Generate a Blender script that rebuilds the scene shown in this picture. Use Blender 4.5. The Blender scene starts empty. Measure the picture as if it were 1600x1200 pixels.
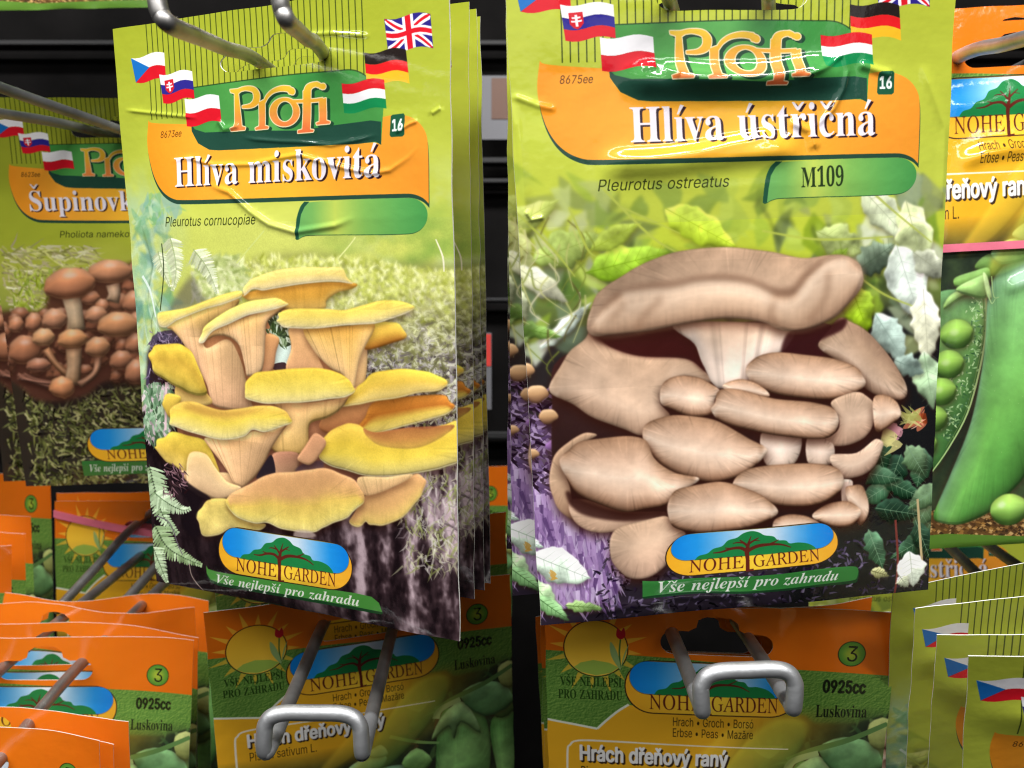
import bpy, math
import numpy as np
from mathutils import Vector
from mathutils.geometry import delaunay_2d_cdt

# ------------------------------------------------------------------ camera, world, lamps, exposure
SC = bpy.context.scene
COL = SC.collection
F, CX, CY = 1386.0, 800.0, 600.0                 # focal length and centre of the 1600 x 1200 photograph
cam = bpy.data.cameras.new('camera'); cam.sensor_width = 36; cam.lens = 36*F/1600
cam.clip_start = .01; cam.clip_end = 20
cam.dof.use_dof = True; cam.dof.focus_distance = .245; cam.dof.aperture_fstop = 24
camo = bpy.data.objects.new('camera', cam); COL.objects.link(camo)
camo.rotation_euler = (math.pi/2, 0, 0); SC.camera = camo
W = bpy.data.worlds.new('World'); SC.world = W; W.use_nodes = True
W.node_tree.nodes['Background'].inputs[0].default_value = (.9, .95, 1, 1)
W.node_tree.nodes['Background'].inputs[1].default_value = .012
def lamp(name, loc, aim, sx, sy, power, col):
    l = bpy.data.lights.new(name, 'AREA'); l.shape = 'RECTANGLE'; l.size = sx; l.size_y = sy; l.energy = power; l.color = col
    o = bpy.data.objects.new(name, l); COL.objects.link(o); o.location = loc
    o.rotation_euler = (Vector(aim)-Vector(loc)).to_track_quat('-Z', 'Y').to_euler(); return o
lamp('ceiling_tube_lamp', (-.10, -.34, .86), (.02, .25, .0), 1.5, .05, 31, (1, .985, .955))     # the shop's ceiling tubes, over the aisle
lamp('ceiling_tube_lamp', (-.25, -1.3, .85), (0, .25, .0), 3.4, .13, 21, (1, .99, .97))
lamp('front_fill_lamp', (.1, -.95, .25), (0, .25, -.06), 1.3, .6, 1.5, (1, .99, .98))  # soft fill added from the front to brighten the packets; no shop fixture
SC.cycles.filter_width = 1.15
SC.view_settings.view_transform = 'Standard'; SC.view_settings.look = 'None'
SC.view_settings.exposure = -0.08; SC.view_settings.gamma = 1.0
# glyph outlines (advance | contours), 400 units to the em
GLYPHS = {
'bH': '209|6,0 6,7 18,9 25,13 29,20 30,32 30,152 29,162 25,170 18,174 6,175 6,182 97,182 97,175 82,173 77,170 75,166 73,160 73,152 73,100 137,100 137,152 135,166 132,170 128,173 113,175 113,182 203,182 203,175 191,173 184,170 181,163 180,152 180,32 181,21 184,13 191,9 203,7 203,0 113,0 113,7 124,9 132,12 135,20 137,32 137,88 73,88 73,32 74,20 78,13 85,9 97,7 97,0',
'bl': '80|7,0 7,6 14,8 18,10 20,15 21,22 21,159 20,167 19,172 15,175 8,176 8,182 59,182 59,22 60,15 62,10 66,8 72,6 72,0',
'bv': '122|57,-4 15,99 9,112 5,116 -1,117 -1,124 66,124 66,118 62,118 54,116 52,110 52,107 74,49 94,101 96,109 93,115 81,118 81,124 122,124 122,118 115,116 111,111 104,97 64,-4',
'ba': '138|102,-4 90,-2 83,4 80,14 60,1 38,-3 26,-1 16,5 10,14 8,25 12,41 25,54 48,66 80,76 80,96 78,106 75,113 68,117 59,118 46,116 42,110 45,103 48,97 49,92 48,86 44,81 38,77 31,76 23,78 18,81 14,87 13,95 15,103 20,111 28,118 38,123 50,126 65,127 89,125 105,117 114,103 117,84 117,25 118,16 119,14 122,14 128,17 132,11 118,0|60,13 70,16 75,20 80,25 80,68 62,61 51,49 47,34 51,18',
'bm': '222|7,0 7,6 14,8 18,10 20,15 21,22 21,101 20,108 18,113 14,116 8,118 8,124 59,124 59,106 75,122 95,127 111,125 122,117 128,104 146,122 167,127 186,123 198,108 201,85 201,22 202,15 204,10 208,8 214,6 214,0 151,0 151,6 157,8 161,10 163,15 164,22 164,87 163,96 161,103 158,107 151,109 140,105 130,95 130,22 130,15 132,10 136,8 142,6 142,0 80,0 80,6 86,8 90,10 92,15 93,22 93,87 92,96 90,103 86,107 80,109 68,105 59,94 59,22 59,15 61,11 65,8 71,6 71,0',
'bi': '79|40,145 32,146 26,151 22,157 20,165 22,173 26,179 32,184 40,185 48,184 55,179 59,173 60,165 59,157 55,151 48,146|7,0 7,6 14,8 18,10 20,15 21,22 21,101 20,109 19,114 15,116 8,117 8,124 59,124 59,22 60,15 62,10 66,8 72,6 72,0',
'bs': '115|60,-4 49,-2 35,2 29,3 24,2 20,-3 14,-3 14,42 21,42 26,27 35,16 45,8 56,6 65,7 71,11 75,16 77,23 73,34 62,42 43,52 30,59 22,68 17,77 15,88 18,104 26,116 39,125 56,128 66,126 80,123 82,122 85,122 89,123 92,128 98,128 98,89 91,89 86,101 79,111 70,117 60,118 52,117 46,114 43,110 42,104 43,98 46,93 51,89 59,85 77,76 88,69 97,61 101,51 103,38 100,21 91,7 78,-1',
'bk': '143|7,0 7,6 14,8 18,10 20,15 21,22 21,159 20,167 19,172 15,174 8,176 8,182 59,182 59,67 91,99 96,106 98,111 94,116 84,117 82,117 82,124 138,124 138,117 123,114 110,104 89,84 138,14 144,8 150,6 150,0 84,0 84,6 87,6 93,8 96,13 93,20 65,59 59,54 59,22 60,15 62,10 66,8 72,6 72,0',
'bo': '135|67,-4 51,-2 36,5 24,15 15,28 9,44 8,62 9,80 15,96 24,109 36,119 51,125 67,127 84,125 98,119 110,109 119,96 125,80 127,62 125,43 119,27 110,14 98,4 84,-2|67,5 77,7 84,16 86,22 87,33 88,62 87,91 83,108 77,117 67,120 58,117 51,108 48,91 47,62 48,33 49,23 51,16 58,7',
'bt': '91|49,-4 36,-2 26,4 21,14 19,28 19,111 8,111 8,120 35,148 45,159 52,170 58,170 58,124 83,124 83,111 58,111 58,33 58,25 60,20 63,17 67,16 76,20 82,30 89,26 79,10 66,0',
'bu': '150|52,-4 37,-1 26,7 20,20 18,39 18,99 18,107 16,113 12,116 5,118 5,124 57,124 57,30 58,23 60,18 65,15 71,14 82,17 91,26 91,99 91,108 88,113 84,116 76,118 76,124 129,124 129,28 130,20 132,16 137,13 144,12 144,5 120,3 91,-4 91,16 84,8 74,1 64,-3',
'br': '115|7,0 7,6 14,8 18,10 20,15 21,22 21,101 20,109 19,114 15,116 8,117 8,124 58,124 58,101 66,112 75,120 84,126 93,127 103,126 110,122 114,115 116,106 115,99 111,94 106,90 99,89 93,90 89,92 83,100 80,103 75,104 70,102 65,97 61,88 60,77 60,22 61,15 64,10 69,8 79,6 79,0',
'bc': '117|62,-4 48,-2 35,4 24,14 15,27 10,43 8,60 10,78 16,95 26,108 38,119 53,125 70,128 87,126 100,119 108,110 111,98 110,91 107,86 101,83 95,82 86,84 80,90 78,100 79,104 79,109 76,116 68,119 55,114 47,99 45,75 47,49 55,30 66,19 82,15 96,19 109,29 114,24 99,9 82,-1',
'bn': '152|7,0 7,6 14,8 18,10 20,15 21,22 21,101 20,108 18,113 14,116 8,118 8,124 59,124 59,107 76,122 97,127 117,123 128,108 132,85 132,22 133,15 135,10 139,8 145,6 145,0 81,0 81,6 83,6 91,10 94,22 94,87 93,96 92,103 88,107 81,109 69,105 59,94 59,22 60,15 62,10 66,8 72,6 72,0',
'bS': '156|17,-4 17,63 25,63 33,38 45,20 60,9 79,6 92,8 103,14 109,24 111,36 106,52 90,64 65,76 45,88 31,101 23,116 20,133 22,148 27,161 35,172 46,180 59,185 74,186 92,185 113,179 117,178 120,178 125,180 128,186 136,186 136,128 129,128 124,142 117,154 109,164 99,172 89,176 78,178 65,176 56,171 50,162 48,152 50,142 55,135 63,128 75,121 101,109 116,101 127,93 135,85 140,75 143,65 144,53 142,37 136,23 126,12 112,3 96,-2 77,-4 63,-3 50,0 39,4 34,5 30,4 28,3 24,-4',
'bp': '149|7,-56 7,-49 12,-49 16,-47 19,-44 20,-40 21,-26 21,97 20,107 19,113 15,116 8,118 8,124 57,124 57,105 66,118 78,125 92,128 106,126 117,119 127,109 134,97 138,81 140,64 138,45 134,29 126,15 116,5 104,-2 91,-4 73,0 59,13 59,-23 61,-39 63,-44 67,-47 79,-49 79,-56|78,11 89,14 96,24 100,40 101,62 100,83 96,99 90,108 80,111 68,107 59,94 59,27 67,15',
'bM': '254|6,0 6,7 17,9 25,13 29,20 30,32 30,153 30,161 28,166 25,170 21,173 6,175 6,182 74,182 127,57 180,182 247,182 247,175 236,173 229,169 225,162 224,151 224,34 225,24 226,17 229,12 233,9 239,8 247,7 247,0 158,0 158,7 173,10 177,13 180,18 181,24 182,33 182,160 115,0 108,0 42,156 42,32 44,19 48,12 56,8 68,7 68,0',
'bL': '171|6,0 6,7 18,9 25,13 29,20 30,32 30,152 29,163 25,170 18,174 6,175 6,182 100,182 100,175 90,175 83,174 78,171 75,167 73,160 73,152 73,33 74,19 76,15 80,12 93,11 111,12 126,16 138,22 148,32 156,45 164,62 171,62 161,0',
'bV': '171|85,-5 18,152 9,168 3,173 -6,175 -6,182 84,182 84,175 74,175 66,173 62,169 61,164 64,151 103,57 139,151 142,164 141,169 137,173 130,175 120,175 120,182 177,182 177,175 169,174 163,171 158,164 153,153 92,-5',
'bE': '177|6,0 6,7 18,8 25,12 29,19 30,31 30,147 29,162 25,170 18,174 6,175 6,182 160,182 160,128 153,128 147,149 136,163 118,170 93,172 80,171 76,170 74,167 73,155 73,98 77,98 93,101 104,108 111,120 115,138 122,138 122,47 115,47 113,62 109,73 104,80 96,85 87,88 74,89 73,89 73,27 74,19 77,14 83,12 92,11 110,12 125,15 138,21 148,30 157,42 164,57 172,57 161,0',
'bN': '197|161,-4 43,140 43,31 44,20 47,12 55,9 67,7 67,0 7,0 7,7 16,8 22,9 26,12 28,17 30,23 30,31 30,155 15,173 7,175 7,182 63,182 156,67 156,151 156,159 154,166 152,170 147,173 132,175 132,182 192,182 192,175 180,174 173,170 170,163 169,151 169,-4',
'bJ': '132|44,-26 31,-25 21,-21 12,-16 5,-9 0,0 -1,9 0,18 4,24 10,28 18,30 26,29 32,25 36,19 37,11 36,5 34,-1 31,-8 33,-14 42,-16 50,-15 55,-10 58,-2 59,9 59,147 59,156 57,164 54,169 49,172 42,174 32,175 32,182 126,182 126,175 117,174 111,172 106,169 104,164 102,147 102,35 100,13 93,-4 81,-16 65,-24',
'bP': '167|6,0 6,7 18,9 25,13 29,20 30,32 30,152 29,162 25,170 18,174 6,175 6,182 85,182 115,181 134,176 147,169 156,159 162,147 164,133 159,112 147,96 126,86 97,82 73,82 73,32 74,20 78,13 85,9 97,7 97,0|73,92 81,92 98,94 109,101 115,113 117,132 115,150 110,163 101,170 87,172 80,172 76,170 74,165 73,159',
'bI': '104|5,0 5,7 17,9 24,13 29,19 30,30 30,155 29,165 25,171 18,174 5,175 5,182 98,182 98,175 86,174 78,171 74,165 73,155 73,31 75,18 78,13 82,10 98,7 98,0',
'bR': '189|6,0 6,7 18,9 25,13 29,20 30,32 30,152 29,162 25,170 18,174 6,175 6,182 87,182 122,179 147,170 162,155 167,134 162,114 149,99 126,89 173,20 181,10 185,8 191,7 192,7 192,0 135,0 81,85 73,85 73,32 74,20 78,13 85,9 97,7 97,0|73,93 81,93 99,96 112,103 119,116 121,134 118,156 107,168 90,172 81,172 76,169 74,164 73,154',
'bO': '210|104,-4 85,-2 67,3 52,12 38,23 26,37 18,53 13,72 11,91 13,111 18,129 26,145 38,159 52,170 68,179 86,185 106,186 125,185 143,179 159,171 172,159 184,146 192,129 198,111 199,91 198,72 192,53 184,37 172,23 158,12 142,3 124,-2|106,5 122,8 135,19 144,36 150,60 152,91 149,128 139,155 124,172 104,177 87,174 75,164 65,146 60,122 58,91 61,54 71,27 86,10',
'bZ': '177|8,0 8,4 110,172 86,172 70,171 57,168 46,163 38,154 31,142 24,127 18,127 23,182 163,182 163,177 61,12 96,12 121,15 140,24 154,41 163,66 170,66 163,0',
'bA': '175|-3,0 -3,7 4,8 9,12 15,19 20,30 82,186 90,186 154,35 164,14 170,9 177,7 177,0 92,0 92,7 108,10 113,18 109,33 101,53 41,53 31,28 30,24 30,19 35,10 49,7 51,7 51,0|45,64 97,64 71,128',
'bD': '198|8,0 8,7 19,8 25,12 28,18 30,30 30,150 28,163 24,170 17,174 6,175 6,182 89,182 118,180 143,172 162,158 176,140 184,118 187,91 183,58 172,33 153,15 126,4 91,0|89,10 105,12 118,19 128,30 137,56 140,92 138,121 132,144 122,160 108,170 89,173 81,172 76,169 74,164 73,154 73,29 74,19 76,14 81,11',
'bU': '197|99,-5 67,-1 46,11 33,32 29,62 29,152 28,162 24,170 17,174 6,175 6,182 96,182 96,175 81,173 77,170 74,166 72,152 72,56 75,35 81,21 93,12 110,9 136,15 152,33 157,64 157,151 156,162 152,169 144,173 131,175 131,182 190,182 190,175 179,173 173,169 170,162 169,151 169,73 165,37 152,13 130,-1',
'be': '120|62,-4 47,-2 34,4 23,14 15,27 10,44 8,63 10,81 15,96 24,109 35,119 48,125 63,127 84,124 100,112 110,94 113,69 113,66 47,66 51,39 62,22 80,17 95,21 108,34 114,29 99,11 82,0|46,77 81,77 81,86 80,101 77,111 72,117 64,119 54,115 48,102 46,81',
'bh': '152|7,0 7,6 14,8 18,10 20,15 21,22 21,160 20,167 18,172 14,175 8,176 8,182 59,182 59,107 76,122 97,127 117,123 128,108 132,85 132,22 133,15 135,10 139,8 145,6 145,0 81,0 81,6 83,6 91,10 94,22 94,87 93,96 92,103 88,107 81,109 69,105 59,94 59,22 60,15 62,10 66,8 72,6 72,0',
'b1': '150|26,0 26,14 48,14 54,15 58,18 61,23 62,32 62,166 43,146 35,140 27,138 21,140 16,144 12,150 11,158 29,165 40,170 53,179 71,193 102,193 102,32 102,24 104,19 108,15 115,14 137,14 137,0',
'b0': '150|75,-3 53,0 36,10 24,25 15,44 11,69 9,96 11,124 15,148 24,168 36,182 53,191 75,194 97,191 113,182 126,168 134,148 139,124 141,96 139,68 134,44 126,24 113,10 96,0|75,15 88,20 95,36 98,62 99,96 98,130 95,156 88,172 75,177 63,172 56,156 52,130 51,96 52,62 56,36 63,20',
'b9': '150|61,-3 46,-2 35,2 27,7 21,13 18,20 17,28 18,33 20,38 24,41 30,43 35,32 41,23 50,16 62,14 82,23 95,49 100,92 93,85 85,79 74,75 62,74 41,77 24,88 13,106 9,129 11,148 17,163 26,176 38,186 53,192 71,194 89,192 106,185 119,173 129,156 136,133 138,104 137,83 134,63 128,44 120,29 110,16 96,6 80,-1|74,93 82,94 90,98 96,104 100,111 98,141 92,161 84,173 73,176 62,174 55,165 50,151 48,131 51,110 60,97',
'iV': '160|27,-4 34,147 33,158 28,166 21,172 11,174 11,180 92,180 92,173 84,172 78,171 74,168 72,164 71,157 70,146 66,49 141,143 149,154 152,159 153,165 148,171 136,174 136,180 192,180 192,173 190,173 183,172 176,168 163,153 35,-4',
'is': '101|36,-4 25,-2 11,2 6,3 1,2 -3,-3 -10,-2 -3,44 5,42 9,22 18,10 33,6 44,9 48,21 46,31 38,42 27,55 21,65 15,74 12,83 11,91 14,104 21,114 33,121 46,124 58,122 72,119 74,118 77,118 82,119 85,123 92,123 86,82 79,83 74,101 65,112 53,115 48,114 43,111 40,107 39,102 41,92 49,81 58,70 66,60 73,46 75,40 76,33 75,23 71,14 65,7 57,1 47,-3',
'ie': '108|35,-4 19,-1 6,8 -2,21 -4,39 -3,54 2,69 10,83 20,96 31,107 44,116 57,122 70,124 83,122 92,117 98,109 100,99 95,84 83,69 61,58 31,50 30,35 31,27 35,20 41,16 49,14 64,20 78,38 86,33 71,13 55,0|34,59 46,63 56,69 65,76 72,85 76,94 77,104 77,109 75,112 72,114 69,115 60,111 50,101 41,83',
'in': '143|85,-4 75,-2 69,5 67,16 70,34 79,61 88,89 90,99 89,103 85,104 70,97 55,76 46,61 39,43 32,23 26,0 -6,0 17,84 20,96 21,102 18,107 10,109 7,109 7,116 60,124 46,77 61,98 75,113 88,121 102,124 114,122 120,115 122,104 120,90 114,68 99,23 101,19 104,17 108,18 112,22 122,36 128,32 116,16 106,5 96,-2',
'ij': '71|54,149 47,150 42,154 38,159 36,166 38,173 42,179 47,183 54,184 61,183 67,179 71,173 72,166 71,159 67,154 61,150|-26,-56 -37,-55 -46,-50 -52,-43 -53,-35 -53,-28 -50,-24 -45,-21 -40,-20 -34,-20 -30,-23 -28,-27 -27,-32 -27,-36 -29,-39 -31,-44 -30,-46 -26,-47 -20,-45 -15,-40 -11,-30 -7,-17 22,95 23,98 23,102 20,107 12,109 9,109 9,116 37,120 61,124 33,13 23,-18 10,-39 -6,-52',
'il': '69|16,-4 7,-2 1,1 -3,8 -4,16 -3,25 -1,34 31,149 35,166 32,171 23,173 21,173 21,180 73,188 32,34 30,28 29,21 30,18 33,16 41,21 52,35 58,31 47,16 37,5 27,-2',
'ip': '132|-31,-56 -31,-48 -25,-48 -20,-46 -17,-42 -15,-38 -12,-28 19,91 21,101 20,105 17,108 6,109 6,116 34,120 58,124 50,97 70,117 91,124 103,122 111,115 117,104 119,90 117,74 113,57 105,41 96,27 84,14 72,5 59,-2 46,-4 36,-2 27,2 19,-27 18,-39 19,-44 21,-46 34,-49 34,-56|41,6 47,7 54,12 60,19 66,28 76,50 83,72 85,89 85,96 82,101 79,104 75,105 62,99 51,84 41,57 34,31 31,15 34,8',
'ii': '78|53,149 46,150 40,154 36,159 35,166 36,173 40,179 46,183 53,184 59,183 65,179 69,173 70,166 69,159 65,154 59,150|20,-3 11,-2 5,2 2,8 0,16 2,26 4,35 18,84 20,95 21,102 18,107 10,109 8,109 8,116 36,120 60,124 36,34 34,22 35,18 38,17 46,22 57,36 62,32 48,13 34,1',
'ir': '104|-6,0 17,84 20,96 21,102 18,107 10,109 7,109 7,116 60,124 46,75 58,97 69,112 79,121 84,123 89,124 100,119 104,106 103,98 100,92 95,88 88,87 81,89 74,95 72,96 63,90 51,70 38,39 26,0',
'io': '126|38,-4 22,-1 8,8 -1,22 -4,39 -2,54 2,69 10,83 19,96 30,108 43,116 56,122 70,124 89,121 102,112 111,99 114,81 112,67 108,52 101,38 91,24 80,13 67,4 53,-2|41,5 47,7 53,12 59,20 65,30 74,53 80,77 82,96 79,110 69,115 63,114 57,109 51,101 45,92 36,69 30,44 28,23 31,10',
'iz': '104|62,-21 52,-20 42,-16 23,-5 13,0 7,2 2,1 -3,-2 -9,-6 -13,-5 -14,-2 -13,0 64,95 31,95 19,94 16,93 13,90 8,79 1,79 13,120 98,120 22,29 32,24 41,15 47,6 52,-3 56,-11 62,-13 66,-12 67,-9 67,-7 66,-6 63,1 62,4 63,10 66,14 71,17 76,18 87,14 91,3 89,-5 83,-13 74,-19',
'ia': '134|21,-3 10,-1 0,6 -6,16 -8,29 -6,44 -2,59 4,74 13,88 23,100 34,110 50,120 66,124 79,119 86,106 90,121 119,121 96,43 93,29 91,22 92,18 95,16 103,21 114,35 120,31 106,12 92,0 79,-3 66,1 62,14 63,21 65,30 55,15 44,5 33,-1|37,16 43,18 49,22 55,29 61,38 71,59 77,81 79,99 77,109 69,112 63,111 56,105 50,98 44,88 33,64 28,46 26,32 29,20',
'ih': '143|84,-4 74,-2 68,5 66,16 69,34 78,61 87,89 89,99 88,103 84,104 69,97 52,74 37,40 25,0 -8,0 33,150 35,160 36,164 35,169 33,171 29,173 23,173 19,173 19,180 44,183 75,188 46,79 60,99 74,113 87,121 101,124 112,122 119,115 121,104 119,89 113,68 100,30 99,26 98,23 99,19 103,17 110,23 122,39 128,36 113,14 99,1',
'id': '134|22,-4 10,-1 1,6 -4,17 -6,33 -5,46 -1,59 4,73 12,86 21,98 31,109 48,120 66,124 76,122 85,118 95,152 97,160 97,165 96,169 94,171 82,173 82,180 108,183 137,188 95,33 93,24 92,19 93,17 95,16 98,18 102,21 113,35 119,31 108,16 98,5 89,-2 79,-4 70,-2 65,4 63,14 64,22 66,30 55,15 45,5 34,-2|38,17 45,18 51,23 57,30 62,40 72,61 78,83 81,100 78,110 71,113 66,112 60,108 48,93 37,72 30,51 27,40 27,31 27,25 30,21 34,18',
'iu': '143|19,-4 7,-2 0,5 -2,16 0,30 6,52 15,84 19,102 16,107 8,109 5,109 5,116 29,119 58,124 32,31 30,21 32,17 35,16 50,23 67,45 82,79 94,120 126,120 100,23 101,19 104,17 108,19 112,22 117,28 122,36 128,32 117,17 107,5 97,-1 86,-4 78,-2 73,1 69,8 68,16 73,41 59,21 46,7 32,-1',
'sP': '178|24,0 24,203 94,203 116,201 133,195 146,185 156,172 162,156 163,139 162,122 156,106 146,93 133,83 116,76 94,74 44,74 44,97 93,97 107,98 119,102 127,109 133,117 137,128 138,139 137,150 133,161 127,169 119,175 107,179 93,181 50,181 50,0',
'sl': '76|56,-1 40,1 30,8 23,19 21,34 21,203 45,203 45,39 46,31 48,25 52,22 58,21 64,21 68,22 72,1 65,0',
'se': '162|85,-3 64,-1 47,7 33,18 22,34 16,53 14,75 16,97 22,116 32,132 46,144 63,151 82,154 94,153 106,150 118,144 128,136 136,126 143,113 147,97 148,78 148,68 30,68 30,88 135,88 124,81 123,95 119,107 113,118 105,126 95,130 82,132 69,130 59,125 50,118 44,108 40,97 38,84 38,71 40,55 44,42 51,32 60,25 72,20 85,18 94,19 101,21 108,24 114,29 119,35 122,42 146,36 141,25 134,16 125,8 113,2 100,-2',
'su': '164|73,-2 59,0 46,4 36,12 28,23 23,38 21,56 21,152 45,152 45,58 48,42 55,30 66,23 80,20 90,21 100,25 107,31 113,39 117,49 118,61 118,152 143,152 143,0 119,0 119,37 123,37 114,19 103,7 89,0',
'sr': '104|21,0 21,152 45,152 45,128 46,128 52,139 61,147 72,152 85,154 92,154 97,153 97,129 92,130 83,130 73,129 64,126 56,121 50,113 47,105 45,95 45,0',
'so': '166|83,-3 64,-1 47,7 33,18 22,34 16,53 14,75 16,97 22,116 33,132 47,144 64,151 83,154 102,151 119,144 133,132 144,116 150,97 152,75 150,53 144,34 133,18 119,7 102,-1|83,19 97,21 108,26 117,35 123,47 126,60 128,75 126,90 123,103 117,115 108,124 97,130 83,132 69,130 58,124 49,115 43,103 40,90 39,75 40,60 43,47 49,35 58,26 69,21',
'st': '91|82,152 82,131 3,131 3,152|26,188 50,188 50,39 51,30 54,25 60,21 68,20 74,20 81,21 85,1 77,-1 67,-2 50,1 37,9 29,21 26,37',
'ss': '146|73,-3 58,-2 45,1 34,7 25,15 18,25 14,38 38,43 42,32 50,24 60,20 73,18 87,20 98,25 105,32 107,41 106,48 102,54 95,59 85,62 60,68 42,74 29,83 21,95 19,110 21,122 26,133 35,141 46,148 60,152 75,154 89,153 102,149 112,143 120,136 126,126 130,116 107,111 103,119 97,126 88,131 75,133 62,131 52,127 46,120 43,111 45,103 50,97 57,93 69,89 92,84 110,77 122,69 130,57 132,43 131,30 125,19 116,10 104,3 89,-2',
'sc': '158|83,-3 64,-1 47,7 33,18 22,34 16,53 14,75 16,97 22,116 33,132 47,144 64,151 83,154 94,153 104,151 113,147 122,142 130,136 136,129 141,120 145,111 121,105 116,116 108,124 97,130 83,132 69,130 58,124 49,115 43,103 40,90 39,75 40,60 43,47 49,35 58,26 69,21 83,19 97,21 108,26 117,35 122,47 145,41 142,31 136,22 130,15 122,9 114,3 104,0 94,-3',
'sn': '164|45,91 45,0 21,0 21,152 45,152 45,115 41,115 49,133 61,145 75,152 91,154 105,152 118,147 128,139 136,128 141,114 143,96 143,0 118,0 118,94 116,110 109,122 98,129 84,132 74,130 64,127 57,121 51,113 47,103',
'sp': '170|21,-57 21,152 45,152 45,128 47,128 55,138 61,144 69,149 79,153 92,154 110,151 125,144 138,133 148,117 154,98 156,76 154,53 148,34 138,18 125,6 110,-1 92,-3 79,-2 69,2 61,7 55,12 47,23 45,23 45,-57|88,19 101,21 112,26 120,35 126,47 130,60 131,76 130,91 126,104 120,116 112,125 101,130 88,132 75,130 64,125 56,116 50,105 46,92 45,76 46,60 50,46 56,35 65,26 75,21',
'si': '67|21,0 21,152 45,152 45,0|33,177 27,178 22,182 18,187 17,193 18,200 22,205 27,208 33,209 40,208 46,205 49,200 51,193 49,187 46,182 40,178',
'sa': '156|64,-3 50,-2 38,2 27,9 19,18 14,29 12,43 13,55 17,64 23,72 31,77 40,81 50,84 71,88 93,91 101,92 106,94 109,97 110,102 110,103 109,111 107,119 102,124 96,129 88,131 78,132 68,131 60,129 53,125 47,120 43,115 40,110 16,116 23,129 31,138 42,145 53,150 65,153 78,154 96,152 105,149 114,144 122,137 129,128 133,116 135,101 135,0 111,0 111,21 109,21 101,10 94,5 86,0 76,-2|68,18 81,19 91,23 99,30 105,37 109,46 110,55 110,76 104,73 93,70 80,68 70,67 54,63 47,60 41,56 38,50 37,42 38,35 41,29 46,24 52,21 60,19',
'sh': '164|45,91 45,0 21,0 21,203 45,203 45,115 41,115 49,133 61,145 75,152 91,154 105,152 118,147 128,139 136,128 141,114 143,96 143,0 118,0 118,94 116,110 109,122 98,129 84,132 74,130 64,127 57,121 51,113 47,103',
'sm': '244|21,0 21,152 45,152 45,118 43,118 47,129 53,138 60,145 69,150 78,153 88,154 103,152 115,144 124,133 128,118 125,118 129,128 135,137 143,145 152,150 163,153 175,154 187,153 199,149 209,142 216,131 221,118 223,102 223,0 198,0 198,101 196,116 189,125 179,130 167,132 158,131 150,128 143,123 138,116 135,108 134,99 134,0 110,0 110,104 108,115 101,124 92,130 80,132 71,131 63,128 56,123 50,116 47,106 45,95 45,0',
'sk': '152|44,55 44,85 48,85 114,152 144,152 74,80 71,80|21,0 21,203 45,203 45,0|118,0 59,74 76,91 149,0',
's8': '181|91,-3 71,-1 54,5 40,13 30,25 23,38 21,54 22,67 26,78 32,88 40,96 50,102 61,106 61,107 48,113 37,123 30,137 28,152 30,167 36,180 46,191 58,199 73,204 91,206 107,204 122,199 135,191 145,180 151,167 153,152 150,137 144,123 133,113 120,107 120,106 131,102 140,96 149,88 155,78 159,67 160,54 158,38 151,25 141,13 127,5 110,-1|91,20 103,21 114,24 123,29 129,37 133,45 135,55 133,66 129,75 122,83 113,89 102,93 91,94 78,93 68,89 59,83 52,75 48,66 46,55 48,45 52,37 58,29 67,24 78,21|91,116 101,117 110,120 117,125 123,132 126,141 128,150 127,160 123,168 117,175 110,180 101,183 91,184 80,183 71,180 63,175 58,168 54,160 53,150 54,141 58,132 64,125 71,120 80,117',
's6': '181|91,-3 73,-1 57,6 44,16 34,30 28,46 25,65 27,80 32,96 41,114 55,136 101,203 129,203 60,104 58,104 62,110 66,115 72,119 78,123 86,125 94,126 111,124 126,118 139,108 148,96 154,81 156,63 153,45 147,29 137,16 124,6 108,-1|91,19 102,21 111,25 120,32 126,41 130,51 131,63 130,75 126,85 120,94 111,101 102,105 91,106 79,105 70,101 61,94 55,86 51,75 50,63 51,51 55,41 61,32 70,25 79,21',
's7': '181|39,0 129,179 129,181 25,181 25,203 156,203 156,179 66,0',
's3': '181|87,-3 69,-1 53,4 39,12 28,23 21,37 17,53 44,53 46,43 51,35 57,28 66,24 76,21 87,20 99,21 110,24 119,30 126,37 130,47 132,58 130,69 126,78 120,87 110,93 97,98 80,99 63,99 63,120 115,179 115,181 28,181 28,203 149,203 149,184 85,111 85,116 105,115 123,110 138,101 148,89 155,74 157,58 155,41 148,26 137,14 123,5 107,-1',
's5': '181|88,-3 71,-1 56,4 43,13 33,24 27,37 24,52 49,52 51,43 55,36 61,29 69,24 78,21 88,20 100,21 110,26 119,33 126,42 130,53 131,65 130,77 125,88 119,98 110,105 99,109 87,111 77,110 67,107 58,103 51,98 27,101 38,203 147,203 147,181 60,181 54,121 62,126 71,130 81,133 92,133 105,132 118,128 129,122 138,114 146,104 152,92 155,79 156,65 154,47 148,30 137,17 123,6 107,-1',
's9': '181|90,206 108,204 124,198 137,187 147,174 153,157 156,139 154,124 149,108 140,90 126,67 80,0 52,0 121,99 123,99 120,93 115,88 109,84 103,81 95,79 87,78 70,80 55,86 42,95 33,108 27,123 25,141 28,159 34,175 44,188 57,198 73,204|90,184 79,183 70,178 61,172 55,163 51,152 50,141 51,129 55,118 61,109 70,103 79,99 90,97 102,99 111,103 120,109 126,118 130,128 131,140 130,152 126,163 120,172 112,178 102,183',
's2': '181|26,0 26,19 94,91 113,113 120,122 124,131 127,139 128,149 127,159 123,167 117,174 109,180 100,183 89,184 78,183 69,179 61,173 56,165 52,156 51,145 26,145 28,162 34,177 44,189 57,198 73,204 90,206 107,204 122,199 135,190 144,178 150,164 152,149 151,138 148,127 143,116 134,103 107,72 61,24 61,23 156,23 156,0',
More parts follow.
